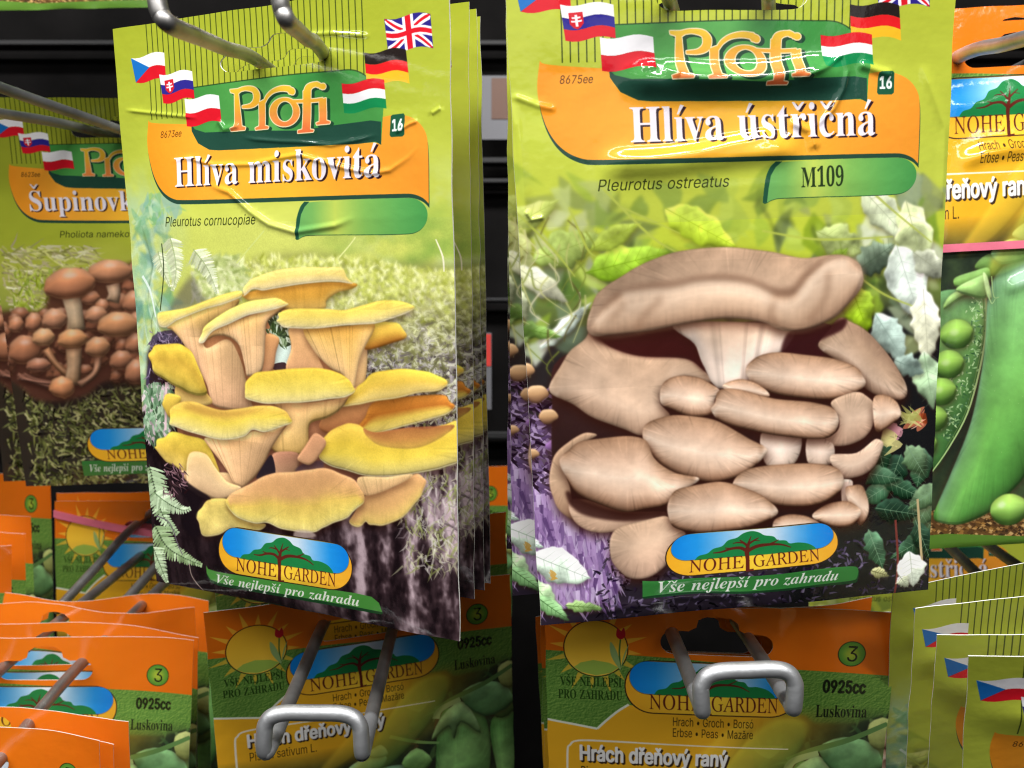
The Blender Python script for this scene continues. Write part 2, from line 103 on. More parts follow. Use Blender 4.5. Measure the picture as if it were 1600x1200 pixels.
's1': '181|31,0 31,22 156,22 156,0|110,203 110,0 85,0 85,179 84,179 34,143 34,171 79,203',
'sH': '207|24,0 24,203 50,203 50,116 157,116 157,203 183,203 183,0 157,0 157,93 50,93 50,0',
'sG': '208|107,-3 82,0 60,10 41,25 28,46 19,72 16,102 19,132 28,157 41,178 60,193 81,203 106,206 122,205 136,201 149,196 161,188 171,178 180,167 186,154 190,139 163,139 160,149 155,157 149,165 142,171 135,176 126,179 117,182 106,182 89,180 73,173 60,161 50,146 44,126 41,102 44,78 50,58 60,42 74,31 90,24 107,21 124,23 138,28 150,37 158,49 164,64 166,81 174,80 113,80 113,102 191,102 191,80 188,57 180,36 167,20 151,8 130,0',
'sB': '182|24,0 24,203 96,203 116,202 132,196 144,188 152,177 158,164 159,150 158,138 155,128 149,120 143,114 135,110 126,107 126,105 136,103 145,98 154,91 161,81 166,69 167,54 165,40 160,27 151,16 138,7 120,2 99,0|50,23 98,23 118,25 132,32 140,42 142,55 141,65 137,74 131,81 122,87 112,91 99,92 50,92|50,114 95,114 106,115 115,118 123,124 129,131 133,139 134,149 132,161 125,172 113,178 96,181 50,181',
'sE': '167|24,0 24,203 149,203 149,181 50,181 50,114 142,114 142,91 50,91 50,23 150,23 150,0',
'sb': '170|92,-3 79,-2 69,2 61,7 55,12 47,23 45,23 45,0 21,0 21,203 45,203 45,128 47,128 55,138 61,144 69,149 79,153 92,154 110,151 125,144 138,133 148,117 154,98 156,76 154,53 148,34 138,18 125,6 110,-1|88,19 101,21 112,26 120,35 126,47 130,60 131,76 130,91 126,104 120,116 112,125 101,130 88,132 75,130 64,125 56,116 50,105 46,92 45,76 46,60 50,46 56,35 65,26 75,21',
'sM': '251|24,0 24,203 61,203 111,75 115,64 120,49 125,34 129,20 123,20 127,33 132,48 137,63 141,75 191,203 227,203 227,0 202,0 202,116 202,131 202,147 202,165 203,183 205,183 199,164 193,145 187,129 182,116 137,0 114,0 68,116 64,128 58,144 52,163 45,183 48,183 48,166 48,149 49,131 49,116 49,0',
'sz': '152|17,0 17,18 102,128 102,129 19,129 19,152 133,152 133,132 50,24 50,23 135,23 135,0',
'sv': '156|65,0 7,152 34,152 66,62 75,35 82,8 74,8 81,35 90,62 122,152 149,152 91,0',
'sL': '157|24,0 24,203 50,203 50,23 144,23 144,0',
's.': '75|38,-2 31,0 25,4 21,9 20,16 21,23 25,29 31,33 38,35 45,33 51,29 55,23 56,16 55,9 51,4 45,0',
'sd': '170|78,-3 60,-1 45,6 32,18 22,34 16,53 14,76 16,98 22,117 32,133 45,144 60,151 78,154 91,153 101,149 109,144 115,138 122,128 124,128 124,203 149,203 149,0 125,0 125,23 123,23 115,12 109,7 101,2 91,-2|82,19 95,21 105,26 114,35 120,46 123,60 125,76 123,92 120,105 114,116 105,125 95,130 82,132 69,130 58,125 49,116 43,104 40,91 39,76 40,60 43,47 50,35 58,26 69,21',
'sy': '156|19,-55 25,-34 29,-35 35,-36 42,-36 47,-34 52,-30 56,-23 60,-14 65,-1 7,152 34,152 66,62 75,35 82,8 73,8 81,35 90,62 122,152 149,152 82,-23 77,-34 71,-43 64,-50 56,-54 47,-57 37,-58 26,-57',
's•': '155|78,37 66,38 56,43 47,50 40,59 35,69 34,81 35,92 40,103 47,112 56,119 66,123 78,124 89,123 100,119 109,112 116,103 120,92 121,81 120,69 116,59 109,50 100,43 89,38',
'sN': '209|24,0 24,203 54,203 137,73 145,60 155,43 166,22 162,21 160,43 160,63 160,78 160,203 185,203 185,0 155,0 81,116 71,132 59,152 43,181 48,181 49,153 50,131 50,116 50,0',
'sO': '213|107,-3 82,0 60,10 42,25 28,46 19,72 16,102 19,132 28,157 42,178 60,193 82,203 107,206 132,203 153,193 172,178 186,157 194,132 197,102 194,72 186,46 172,25 153,10 132,0|107,21 124,23 140,30 153,42 163,58 170,78 172,102 170,126 163,146 153,162 140,173 124,180 107,182 89,180 74,173 60,162 50,146 44,126 41,102 44,78 50,58 60,42 74,30 89,23',
'sA': '192|7,0 81,203 110,203 185,0 158,0 115,121 106,149 93,191 98,191 85,148 76,121 34,0|44,57 44,79 148,79 148,57',
'sR': '180|24,0 24,203 94,203 116,201 133,195 147,186 156,173 162,158 164,141 162,124 156,109 147,96 133,87 116,81 94,79 39,79 39,102 93,102 108,103 119,107 128,112 133,120 137,130 138,141 137,152 133,162 128,170 119,176 108,180 93,181 50,181 50,0|141,0 92,92 121,92 171,0',
'sD': '201|88,0 38,0 38,23 86,23 109,25 127,32 141,44 152,60 158,79 160,102 158,125 152,144 142,160 128,171 110,178 88,181 37,181 37,203 90,203 118,200 141,191 160,177 173,156 182,131 185,102 182,73 173,47 159,27 140,12 116,3|50,203 50,0 24,0 24,203',
's0': '181|91,-3 70,0 52,10 38,25 28,45 21,71 19,102 21,132 28,158 38,179 52,194 70,203 91,206 112,203 129,194 143,179 154,158 160,132 162,102 160,71 154,45 143,25 129,10 112,0|91,20 104,22 116,29 125,41 132,57 136,78 138,102 136,126 132,146 125,162 116,174 104,181 91,184 77,181 65,174 56,162 49,146 45,126 44,102 45,78 49,57 56,41 65,29 77,22',
'cN': '200|135,-4 62,149 30,34 28,24 27,17 28,11 32,8 39,6 49,5 47,0 -13,0 -12,5 -1,7 7,10 12,17 17,29 52,157 53,160 53,163 52,169 48,175 42,179 34,181 33,181 34,186 73,186 141,43 171,152 173,162 174,169 173,174 169,178 162,180 152,181 153,186 214,186 213,181 199,179 194,176 190,172 187,166 184,157 140,-4',
'cO': '207|80,-4 60,-2 42,4 28,14 17,28 11,45 9,65 10,83 15,101 23,119 34,135 46,150 61,163 76,174 93,183 110,188 128,190 148,188 165,181 179,171 189,157 196,140 198,121 197,106 193,91 187,75 180,61 170,47 160,34 148,22 136,13 109,0|80,4 94,6 107,12 119,20 131,32 141,46 150,61 157,78 163,96 166,114 167,132 165,154 157,169 145,179 128,182 114,180 99,173 86,163 73,150 62,133 52,114 46,99 42,84 40,70 39,55 42,33 50,17 63,7',
'cH': '208|-13,0 -12,5 -11,5 2,7 7,10 11,14 14,20 17,29 50,154 53,168 51,173 48,177 42,179 33,181 34,186 108,186 107,181 106,181 95,179 88,176 82,168 78,156 66,114 65,108 66,106 67,105 74,104 143,104 149,105 152,110 164,154 167,168 165,173 162,177 155,179 146,181 148,186 222,186 220,181 218,181 208,179 201,176 196,168 192,157 158,32 156,24 156,18 157,12 160,9 167,6 176,5 175,0 100,0 102,5 103,5 117,7 121,10 125,14 131,29 146,85 146,87 146,89 146,91 144,93 137,93 69,93 62,93 59,88 44,32 42,24 42,18 43,12 46,9 53,6 62,5 61,0',
'cE': '182|-13,0 -12,5 -11,5 0,7 7,10 12,17 17,29 50,154 53,168 51,173 48,177 42,179 33,181 34,186 176,186 168,146 164,146 164,147 163,158 161,165 156,171 149,174 138,176 124,177 101,177 89,176 85,174 83,170 78,158 64,104 86,104 104,106 116,110 123,118 128,130 134,130 115,64 110,64 111,75 110,82 109,88 106,91 101,93 85,95 62,95 45,33 43,25 42,19 43,14 46,11 52,10 61,9 80,9 98,10 113,14 125,19 136,27 146,38 154,51 160,51 140,0',
'cL': '179|-10,0 -8,5 -7,5 4,7 11,10 16,17 21,29 54,154 56,162 57,168 55,173 52,177 46,179 36,181 38,186 111,186 110,181 99,180 92,176 87,169 82,157 50,37 47,26 46,20 47,15 51,12 56,10 66,9 85,9 104,10 119,13 131,18 141,26 151,37 160,53 165,53 147,0',
'cG': '217|98,-4 73,-2 52,5 34,17 21,32 13,51 11,72 13,92 19,111 28,130 41,147 56,162 73,174 100,186 131,190 149,188 165,183 179,179 186,177 191,177 195,179 201,188 206,188 193,131 189,131 183,152 171,168 154,178 132,181 109,177 87,165 69,147 55,122 46,95 42,69 46,42 58,21 77,9 102,4 115,6 128,10 137,17 142,26 151,63 152,69 153,74 152,80 148,83 129,86 130,91 207,91 206,86 197,85 191,83 186,80 183,75 180,68 177,58 167,14 133,0',
'cA': '185|-34,0 -33,5 -16,9 0,22 43,73 142,190 148,190 141,23 142,15 146,10 154,6 164,5 164,0 88,0 89,5 92,5 102,6 109,10 113,18 114,31 115,63 53,63 49,62 46,60 26,36 16,22 13,14 14,10 17,7 23,6 31,5 30,0|57,73 116,73 119,147',
'cR': '180|-13,0 -12,5 -11,5 0,7 8,11 13,18 17,29 50,154 53,168 51,174 48,177 42,179 33,181 34,186 113,186 137,183 155,175 166,163 169,146 163,123 145,106 116,94 140,34 147,21 152,12 159,7 168,5 169,5 167,0 125,0 88,91 82,91 70,92 61,92 46,35 42,18 44,12 47,8 53,6 62,5 65,5 63,0|81,100 106,103 124,112 135,127 139,145 134,163 122,174 100,177 90,176 86,174 83,171 79,159 63,101 72,100',
'cD': '203|-14,0 -13,5 -11,5 0,7 7,10 12,17 17,29 50,154 53,168 51,173 48,177 42,179 32,181 34,186 105,186 130,184 151,177 168,165 181,150 189,131 192,109 189,88 183,67 172,49 157,33 139,19 118,9 94,2 67,0|68,9 89,11 108,18 124,28 137,41 147,57 154,75 159,95 160,115 157,142 145,161 127,173 102,177 89,176 85,173 82,169 77,155 45,36 42,20 43,14 48,11 56,10',
}
# ------------------------------------------------------------------ printed artwork: a small painter
# The printed fronts of the packets are painted here, stroke by stroke, into arrays that become the
# print of the paper.  Art units: 1100 across a packet, 1690 down it (0.1 mm each).
AW, AH = 1100.0, 1690.0
rs = np.random.RandomState

def hom(src, dst):
    A, b = [], []
    for (x, y), (u, v) in zip(src, dst):
        A.append([x, y, 1, 0, 0, 0, -u*x, -u*y]); b.append(u)
        A.append([0, 0, 0, x, y, 1, -v*x, -v*y]); b.append(v)
    return np.append(np.linalg.lstsq(np.array(A, float), np.array(b, float), rcond=None)[0], 1).reshape(3, 3)

def hap(H, p):
    p = np.asarray(p, float).reshape(-1, 2)
    q = np.c_[p, np.ones(len(p))] @ H.T
    return q[:, :2]/q[:, 2:]

RECT = [(0, 0), (AW, 0), (AW, AH), (0, AH)]

def smooth(p, n=6, closed=True):
    p = np.asarray(p, float)
    N = len(p)
    t = np.linspace(0, 1, n, endpoint=False)[:, None]
    out = []
    for i in range(N if closed else N-1):
        if closed:
            a, b, c, d = p[i-1], p[i], p[(i+1) % N], p[(i+2) % N]
        else:
            a, b, c, d = p[max(i-1, 0)], p[i], p[i+1], p[min(i+2, N-1)]
        out.append(.5*((2*b)+(-a+c)*t+(2*a-5*b+4*c-d)*t**2+(-a+3*b-3*c+d)*t**3))
    if not closed: out.append(p[-1:])
    return np.concatenate(out)

def ribbon(p, w):
    p = np.asarray(p, float)
    w = np.broadcast_to(np.asarray(w, float), (len(p),)) if np.ndim(w) == 0 else np.interp(np.linspace(0, 1, len(p)), np.linspace(0, 1, len(w)), w)
    t = np.gradient(p, axis=0)
    t /= np.maximum(np.hypot(t[:, 0], t[:, 1]), 1e-9)[:, None]
    nrm = np.c_[-t[:, 1], t[:, 0]]*w[:, None]/2
    return np.concatenate([p+nrm, (p-nrm)[::-1]])

def cover(polys, h, w, SS=4):
    acc = np.zeros((h*SS, w+2), np.float32)
    ys = (np.arange(h*SS)+.5)/SS
    for p in polys:
        a = np.asarray(p, float); b = np.roll(a, -1, axis=0)
        lo = np.minimum(a[:, 1], b[:, 1]); hi = np.maximum(a[:, 1], b[:, 1])
        k = (hi > 0) & (lo < h) & (hi > lo)
        a, b = a[k], b[k]
        if not len(a): continue
        r, e = np.nonzero((a[None, :, 1] <= ys[:, None]) != (b[None, :, 1] <= ys[:, None]))
        x = a[e, 0]+(ys[r]-a[e, 1])*(b[e, 0]-a[e, 0])/(b[e, 1]-a[e, 1])
        s = np.sign(b[e, 1]-a[e, 1])
        x = np.clip(x, 0, w); xi = x.astype(int); fr = x-xi
        np.add.at(acc, (r, xi), s*(1-fr)); np.add.at(acc, (r, xi+1), s*fr)
    c = np.clip(np.abs(np.cumsum(acc, 1)[:, :w]), 0, 1)
    return c.reshape(h, SS, w).mean(1)

def boxb(a, r, ax):
    if r < 1: return a
    a = np.moveaxis(a, ax, 0)
    p = np.concatenate([np.repeat(a[:1], r+1, 0), a, np.repeat(a[-1:], r, 0)])
    c = np.cumsum(p, 0, dtype=np.float64)
    return np.moveaxis(((c[2*r+1:]-c[:-2*r-1])/(2*r+1)).astype(np.float32), 0, ax)

def blur(a, s):
    r = int(round(s))
    for _ in range(2):
        a = boxb(boxb(a, r, 0), r, 1)
    return a

def vnoise(h, w, cx, cy, seed):
    gy, gx = int(h/cy)+3, int(w/cx)+3
    g = rs(seed).rand(gy, gx).astype(np.float32)
    y = np.arange(h)/cy; x = np.arange(w)/cx
    yi = y.astype(int); xi = x.astype(int)
    fy = (y-yi)[:, None]; fx = (x-xi)[None]
    fy = fy*fy*(3-2*fy); fx = fx*fx*(3-2*fx)
    a = g[yi][:, xi]; b = g[yi][:, xi+1]; c = g[yi+1][:, xi]; d = g[yi+1][:, xi+1]
    return (a*(1-fx)+b*fx)*(1-fy)+(c*(1-fx)+d*fx)*fy

def fbm(h, w, cx, cy, seed, o=4):
    s = 0; t = 0
    for i in range(o):
        k = .55**i
        s = s+k*vnoise(h, w, max(cx/2**i, 1.01), max(cy/2**i, 1.01), seed+i); t += k
    return s/t

def rgb(c): return np.array(c, np.float32)/255.

class Art:
    def __init__(s, K=.85, w=AW, h=AH, bg=(255, 255, 255)):
        s.K = K; s.w = int(w*K); s.h = int(h*K)
        s.a = np.empty((s.h, s.w, 3), np.float32); s.a[:] = rgb(bg)
        s.f = None                          # frame: local coordinates -> art units
        s.mot = fbm(s.h, s.w, 40, 40, 5, 5)-.5
    def px(s, p):
        p = np.asarray(p, float).reshape(-1, 2)
        if s.f is not None: p = s.f(p)
        return p*s.K
    def box(s, P, pad=2):
        q = np.concatenate(P)
        x0, y0 = np.floor(q.min(0)).astype(int)-pad; x1, y1 = np.ceil(q.max(0)).astype(int)+pad+1
        x0, y0 = max(x0, 0), max(y0, 0); x1, y1 = min(x1, s.w), min(y1, s.h)
        return x0, y0, x1, y1
    def mask(s, polys, pad=2, raw=False):
        P = [np.asarray(p, float) if raw else s.px(p) for p in polys]
        x0, y0, x1, y1 = s.box(P, pad)
        if x1 <= x0 or y1 <= y0: return None
        return cover([p-(x0, y0) for p in P], y1-y0, x1-x0), (x0, y0, x1, y1)
    def put(s, m, bx, col, alpha=1.):
        x0, y0, x1, y1 = bx
        m = (m*alpha)[..., None]
        r = s.a[y0:y1, x0:x1]
        r += m*(col-r)
    def fill(s, polys, col, alpha=1., feather=0, raw=False):
        if not isinstance(polys, list) or np.ndim(polys[0]) == 1: polys = [polys]
        k = s.mask(polys, 2+int(feather*2.5), raw)
        if k is None: return
        m, bx = k
        if feather: m = blur(m, feather)
        x0, y0, x1, y1 = bx
        if isinstance(col, tuple) and isinstance(col[0], str):   # ('v'|'h', stops in 0..1 of the box)
            d, st = col
            n = (y1-y0) if d == 'v' else (x1-x0)
            t = np.linspace(0, 1, n)
            g = np.stack([np.interp(t, [q[0] for q in st], [q[1][i]/255. for q in st]) for i in range(3)], -1).astype(np.float32)
            col = g[:, None] if d == 'v' else g[None]
        elif np.ndim(col) == 1: col = rgb(col)
        s.put(m, bx, col, alpha)
    def line(s, p, w, col, alpha=1., sm=True):
        """p in local coordinates, widths in art units"""
        q = s.px(p)
        if sm and len(q) > 2: q = smooth(q, 5, False)
        s.fill([ribbon(q, np.asarray(w, float)*s.K)], col, alpha, raw=True)
    def shade(s, polys, dx, dy, bl, k, col=(30, 15, 15)):
        P = [s.px(p)+(dx*s.K, dy*s.K) for p in polys]
        q = s.mask(P, int(bl*2.5)+3, raw=True)
        if q is None: return
        s.put(blur(q[0], bl*s.K), q[1], rgb(col), k)
    def blob(s, p, tst, ust=None, shadow=(0, 9, 11, .5), fan=None, mottle=.06, rim=None, infl=.11, streak=0., sm=True, seed=1, gk=0., alpha=1., light=(-.3, -1.), soft=1, rough=1.1, fib=0):
        """a soft, lit shape of the printed photograph: colours by height inside the outline"""
        q = s.px(p)
        if sm:
            q = smooth(q, 6)
            g = rs(seed+len(q)).randn(len(q)); g = sum(np.roll(g, j)*wt for j, wt in ((-3, .3), (-2, .6), (-1, .9), (0, 1), (1, .9), (2, .6), (3, .3)))
            q = q+g[:, None]*rough*s.K*(q-q.mean(0))/max(np.hypot(*(q-q.mean(0)).T).mean(), 1)   # edges are never perfectly smooth
        if shadow:
            P = [q+(shadow[0]*s.K, shadow[1]*s.K)]
            k = s.mask(P, int(shadow[2]*2.5)+3, raw=True)
            if k is not None: s.put(blur(k[0], shadow[2]*s.K), k[1], rgb((58, 30, 22)), shadow[3])
        k = s.mask([q], 8, raw=True)
        if k is None: return
        m, bx = k
        x0, y0, x1, y1 = bx; h, w = m.shape
        yy, xx = np.mgrid[0:h, 0:w].astype(np.float32)
        on = m > .02
        any_ = on.any(0)
        top = np.where(any_, on.argmax(0), 0).astype(np.float32); bot = np.where(any_, h-1-on[::-1].argmax(0), h).astype(np.float32)
        top = boxb(boxb(top[None], 9, 1), 9, 1)[0]; bot = boxb(boxb(bot[None], 9, 1), 9, 1)[0]
        full = float(max((bot-top)[any_].max() if any_.any() else 1, 1))
        th = np.maximum(bot-top, full*.35)
        t = np.clip((yy-top)/th, 0, 1)
        n = s.mot[y0:y1, x0:x1]
        t = np.clip(t+n*.05, 0, 1)
        col = np.stack([np.interp(t, [z[0] for z in tst], [z[1][i]/255. for z in tst]) for i in range(3)], -1).astype(np.float32)
        f = np.full((h, w), getattr(s, 'lift', 1.), np.float32)
        if ust is not None:
            anyr = on.any(1)
            l = np.where(anyr, on.argmax(1), 0); r = np.where(anyr, w-1-on[:, ::-1].argmax(1), w)
            u = np.clip((xx-l[:, None])/np.maximum(r-l, 1)[:, None], 0, 1)
            f *= np.interp(u, [z[0] for z in ust], [z[1] for z in ust])
        if infl:
            hh = blur(m, 3)+blur(m, 9)+1.6*blur(m, 20)
            gy, gx = np.gradient(hh)
            sh = (gx*light[0]+gy*light[1])
            sh = -sh
            f *= 1-np.clip(infl*sh*-14, -.16, .42)
            e = blur(m, 6)
            f *= 1.03-infl*.4*np.clip(1-e, 0, 1)
        f *= 1+mottle*n*2
        if fan is not None:
            cx, cy = s.px([fan[:2]])[0]-(x0, y0)
            ang = np.arctan2(xx-cx, -(yy-cy)) if fan[4:] != ('d',) else np.arctan2(xx-cx, yy-cy)
            tab = rs(seed).rand(4096)
            tab = .6*tab+.4*np.roll(tab, 1)
            z = (ang+4)*fan[2]*.42
            i = z.astype(int); fr = z-i
            v = tab[i % 4096]*(1-fr)+tab[(i+1) % 4096]*fr-.5
            f *= 1+fan[3]*2.0*v-fan[3]*3.4*np.clip(v+.5, 0, 1)**3+fan[3]*.8
        if streak:
            v = vnoise(h, w, 5, 60, seed+3)*.6+vnoise(h, w, 16, 40, seed+8)*.4-.5
            f *= 1+streak*v*2*(.35+1.9*np.abs(t-.42)**1.3*2)
        col = col*f[..., None]
        if rim:                              # paler lower lip
            up = np.zeros_like(m); d = max(int(rim[1]*s.K), 1); up[:-d] = m[d:]
            b = blur(np.clip(m-up, 0, 1), 1)
            col += b[..., None]*(rgb(rim[2] if len(rim) > 2 else (240, 222, 175))-col)*rim[0]
        s.put(blur(m, soft) if soft else m, bx, np.clip(col, 0, 1), alpha)
        if fib:                              # fine fibres running in from the edge
            r = rs(seed+7); c = q.mean(0); pad = np.pad(m, 1)[1:-1, 1:-1]
            layer = np.zeros((h, w), np.float32); sign = np.zeros((h, w), np.float32)
            for i in range(fib):
                a = q[r.randint(len(q))]; tgt = c+(a-c)*np.array([.55, .1])*r.rand()
                L = .25+.4*r.rand()
                k = cover([ribbon(np.array([a, a*(1-L*.5)+tgt*L*.5, a*(1-L)+tgt*L])-(x0, y0), np.array([1.6, 1.4, .3])*s.K*(1+r.rand()))], h, w)
                sign += k*(1 if r.rand() > .62 else -1)*(.5+.5*r.rand())
            sub = s.a[y0:y1, x0:x1]
            sub *= (1+np.clip(blur(sign, 1)*m, -1.5, .8)*.11)[..., None]
    # ---- lettering
    def text(s, txt, font, x, y, size, col, sx=1., skew=0., slope=0., curve=None, track=0., grow=0, alpha=1., dry=False):
        """baseline start x, y in art units; size = em; returns the width; curve(x) moves the baseline"""
        polys = []; cx = 0.
        k = size/400.*s.K
        for ch in txt:
            if ch == ' ': cx += 85+track; continue
            base, acc = DIA.get(ch, (ch, None))
            adv, cont = glyph(font, base)
            pts = [c.copy() for c in cont]
            if acc and base == 'i': pts = [c for c in pts if c[:, 1].min() < 100]
            cont = pts if acc else cont
            if acc:
                allp = np.concatenate(cont); mid = (allp[:, 0].min()+allp[:, 0].max())/2
                topy = allp[:, 1].max()
                pts = pts+accent(acc, mid, topy, font, base)
            for c in pts:
                X = (c[:, 0]+cx)*sx+c[:, 1]*skew; Y = c[:, 1]
                X = x*s.K+X*k; Y2 = y*s.K-Y*k+(X-x*s.K)*slope
                if curve is not None: Y2 = Y2+curve(X/s.K)*s.K
                polys.append(np.c_[X, Y2])
            cx += adv+track
        if dry: return cx*sx*size/400.
        q = s.mask(polys, 4+abs(int(grow)), raw=True)
        if q is None: return
        m, bx = q
        if grow > 0: m = np.clip(blur(m, 1)*(1+grow), 0, 1) if grow < 1 else dil(m, grow)
        s.put(m, bx, rgb(col), alpha)
        return cx*sx*size/400.

def dil(m, r):
    o = m.copy(); R = int(np.ceil(r))
    for dy in range(-R, R+1):
        for dx in range(-R, R+1):
            if dx*dx+dy*dy <= r*r+.5: o = np.maximum(o, np.roll(np.roll(m, dy, 0), dx, 1))
    return o

DIA = {'í': ('i', 'a'), 'á': ('a', 'a'), 'ú': ('u', 'a'), 'ý': ('y', 'a'), 'ó': ('o', 'a'), 'Í': ('I', 'a'), 'ř': ('r', 'c'), 'č': ('c', 'c'),
       'š': ('s', 'c'), 'Š': ('S', 'c'), 'ň': ('n', 'c'), 'ă': ('a', 'b'), 'Ě': ('E', 'c')}
_gc = {}
def glyph(font, ch):
    key = font+ch
    if key not in _gc:
        if key not in GLYPHS: key = 's'+ch
        adv, *cs = GLYPHS[key].split('|')
        _gc[font+ch] = (float(adv), [np.array([[float(v) for v in q.split(',')] for q in c.split(' ')]) for c in cs])
    adv, cs = _gc[font+ch]
    return adv, cs

def accent(kind, mid, top, font, base):
    if base == 'i' and kind == 'a': top = 124 if font != 's' else 150
    b = top+14; w = 26 if font in 'bi' else 20
    if font == 'i': mid += 22
    if kind == 'a': return [np.array([(mid-14, b), (mid+10, b+52), (mid+10+w, b+46), (mid-2, b)])]
    if kind == 'c': return [np.array([(mid-44, b+46), (mid-8, b+2), (mid+8, b+2), (mid+44, b+46), (mid+26, b+46), (mid, b+22), (mid-26, b+46)])]
    return [np.array([(mid-40, b+36), (mid-26, b+8), (mid, b), (mid+26, b+8), (mid+40, b+36), (mid+26, b+36), (mid, b+18), (mid-26, b+36)])]

def _text_in(s, txt, font, x, y, width, cap, col, grow=0, skew=0., alpha=1.):
    """lettering that fills a width in the current local frame (cap height cap); follows the frame"""
    if font == 'c': skew = skew-.285                  # upright roman from the sloped cut
    polys = []; cx = 0.
    for ch in txt:
        if ch == ' ': cx += 85; continue
        base, acc = DIA.get(ch, (ch, None))
        adv, cont = glyph(font, base)
        pts = [c for c in cont if not (acc and base == 'i' and c[:, 1].min() > 100)]
        if acc:
            q = np.concatenate(pts); pts = pts+accent(acc, (q[:, 0].min()+q[:, 0].max())/2, q[:, 1].max(), font, base)
        polys += [np.c_[c[:, 0]+cx+c[:, 1]*skew, c[:, 1]] for c in pts]
        cx += adv
    caph = 182. if font in 'bic' else 200.
    P = [s.px(np.c_[x+p[:, 0]*width/cx, y-p[:, 1]*cap/caph]) for p in polys]
    k = s.mask(P, 4, raw=True)
    if k is None: return
    m, bx = k
    if grow: m = dil(m, grow)
    s.put(m, bx, rgb(col), alpha)
Art.text_in = _text_in
# photo-of-the-packet coordinates -> art units
HL = hom([(177, 46), (701, -36), (719, 1003), (245, 908)], RECT)
HR = hom([(784, -90), (1497, -95), (1450, 922), (845, 977)], RECT)
def left_front(p): return hap(HL, p)
def right_front(p): return hap(HR, p)
def header_shift(p):                    # the second print run has its header a little further left
    q = hap(HL, p); return np.c_[q[:, 0]-42+.022*q[:, 0], q[:, 1]-6]
def zoomed(base, x0, y0, k): return lambda p: base(np.asarray(p, float).reshape(-1, 2)/k+(x0, y0))

def flag_map(q, wave=.07):
    q = np.array(q, float)
    def f(p):
        p = np.asarray(p, float); u, v = p[:, :1], p[:, 1:2]
        v = v+wave*np.sin(u*6.0+.4)
        return (q[0]*(1-u)+q[1]*u)*(1-v)+(q[3]*(1-u)+q[2]*u)*v
    return f
def rect01(u0, v0, u1, v1, n=9):
    t = np.linspace(0, 1, n)
    return np.concatenate([np.c_[u0+(u1-u0)*t, 0*t+v0], np.c_[0*t+u1, v0+(v1-v0)*t], np.c_[u1+(u0-u1)*t, 0*t+v1], np.c_[0*t+u0, v1+(v0-v1)*t]])

FLAGS = {'czech flag': [(205, 90), (257, 82), (260, 124), (213, 128)], 'slovak flag': [(249, 115), (301, 111), (305, 154), (256, 160)],
         'polish flag': [(289, 153), (343, 149), (347, 190), (293, 196)], 'british flag': [(600, 28), (672, 21), (677, 75), (606, 79)],
         'german flag': [(569, 81), (634, 77), (640, 130), (573, 128)], 'hungarian flag': [(534, 129), (600, 124), (604, 169), (538, 175)]}
BANNER = [(233, 188), (236, 193), (300, 194), (301, 205), (312, 224), (330, 234), (345, 235), (560, 225), (588, 221), (596, 224), (598, 183), (622, 177), (648, 184), (664, 200), (671, 222),
          (672, 318), (664, 309), (650, 303), (635, 302), (290, 314), (272, 310), (256, 298), (244, 278), (236, 252), (231, 222)]
PANEL = [(302, 137), (430, 119), (520, 111), (548, 109), (563, 113), (575, 121), (600, 150), (598, 190), (597, 226), (588, 221), (560, 225), (345, 235), (330, 234), (312, 224), (301, 205), (300, 195)]
TAB = [(476, 322), (482, 315), (640, 308), (655, 311), (666, 320), (671, 332), (669, 348), (658, 361), (640, 366), (492, 366), (480, 369), (474, 374), (470, 372), (472, 340)]
def soft_corners(p, keep):
    """rounds an outline but keeps the listed corners sharp"""
    p = [np.asarray(v, float) for v in p]; k = [i in keep for i in range(len(p))]
    for _ in range(3):
        q, kk = [], []
        n = len(p)
        for i in range(n):
            if k[i]: q.append(p[i]); kk.append(True)
            else:
                q += [p[i]*.75+p[i-1]*.25, p[i]*.75+p[(i+1) % n]*.25]; kk += [False, False]
        p, k = q, kk
    return np.array(p)
BANNER = soft_corners(BANNER, (0, 2, 9, 10, 15)); PANEL = soft_corners(PANEL, (0, 8, 15)); TAB = soft_corners(TAB, (13,))

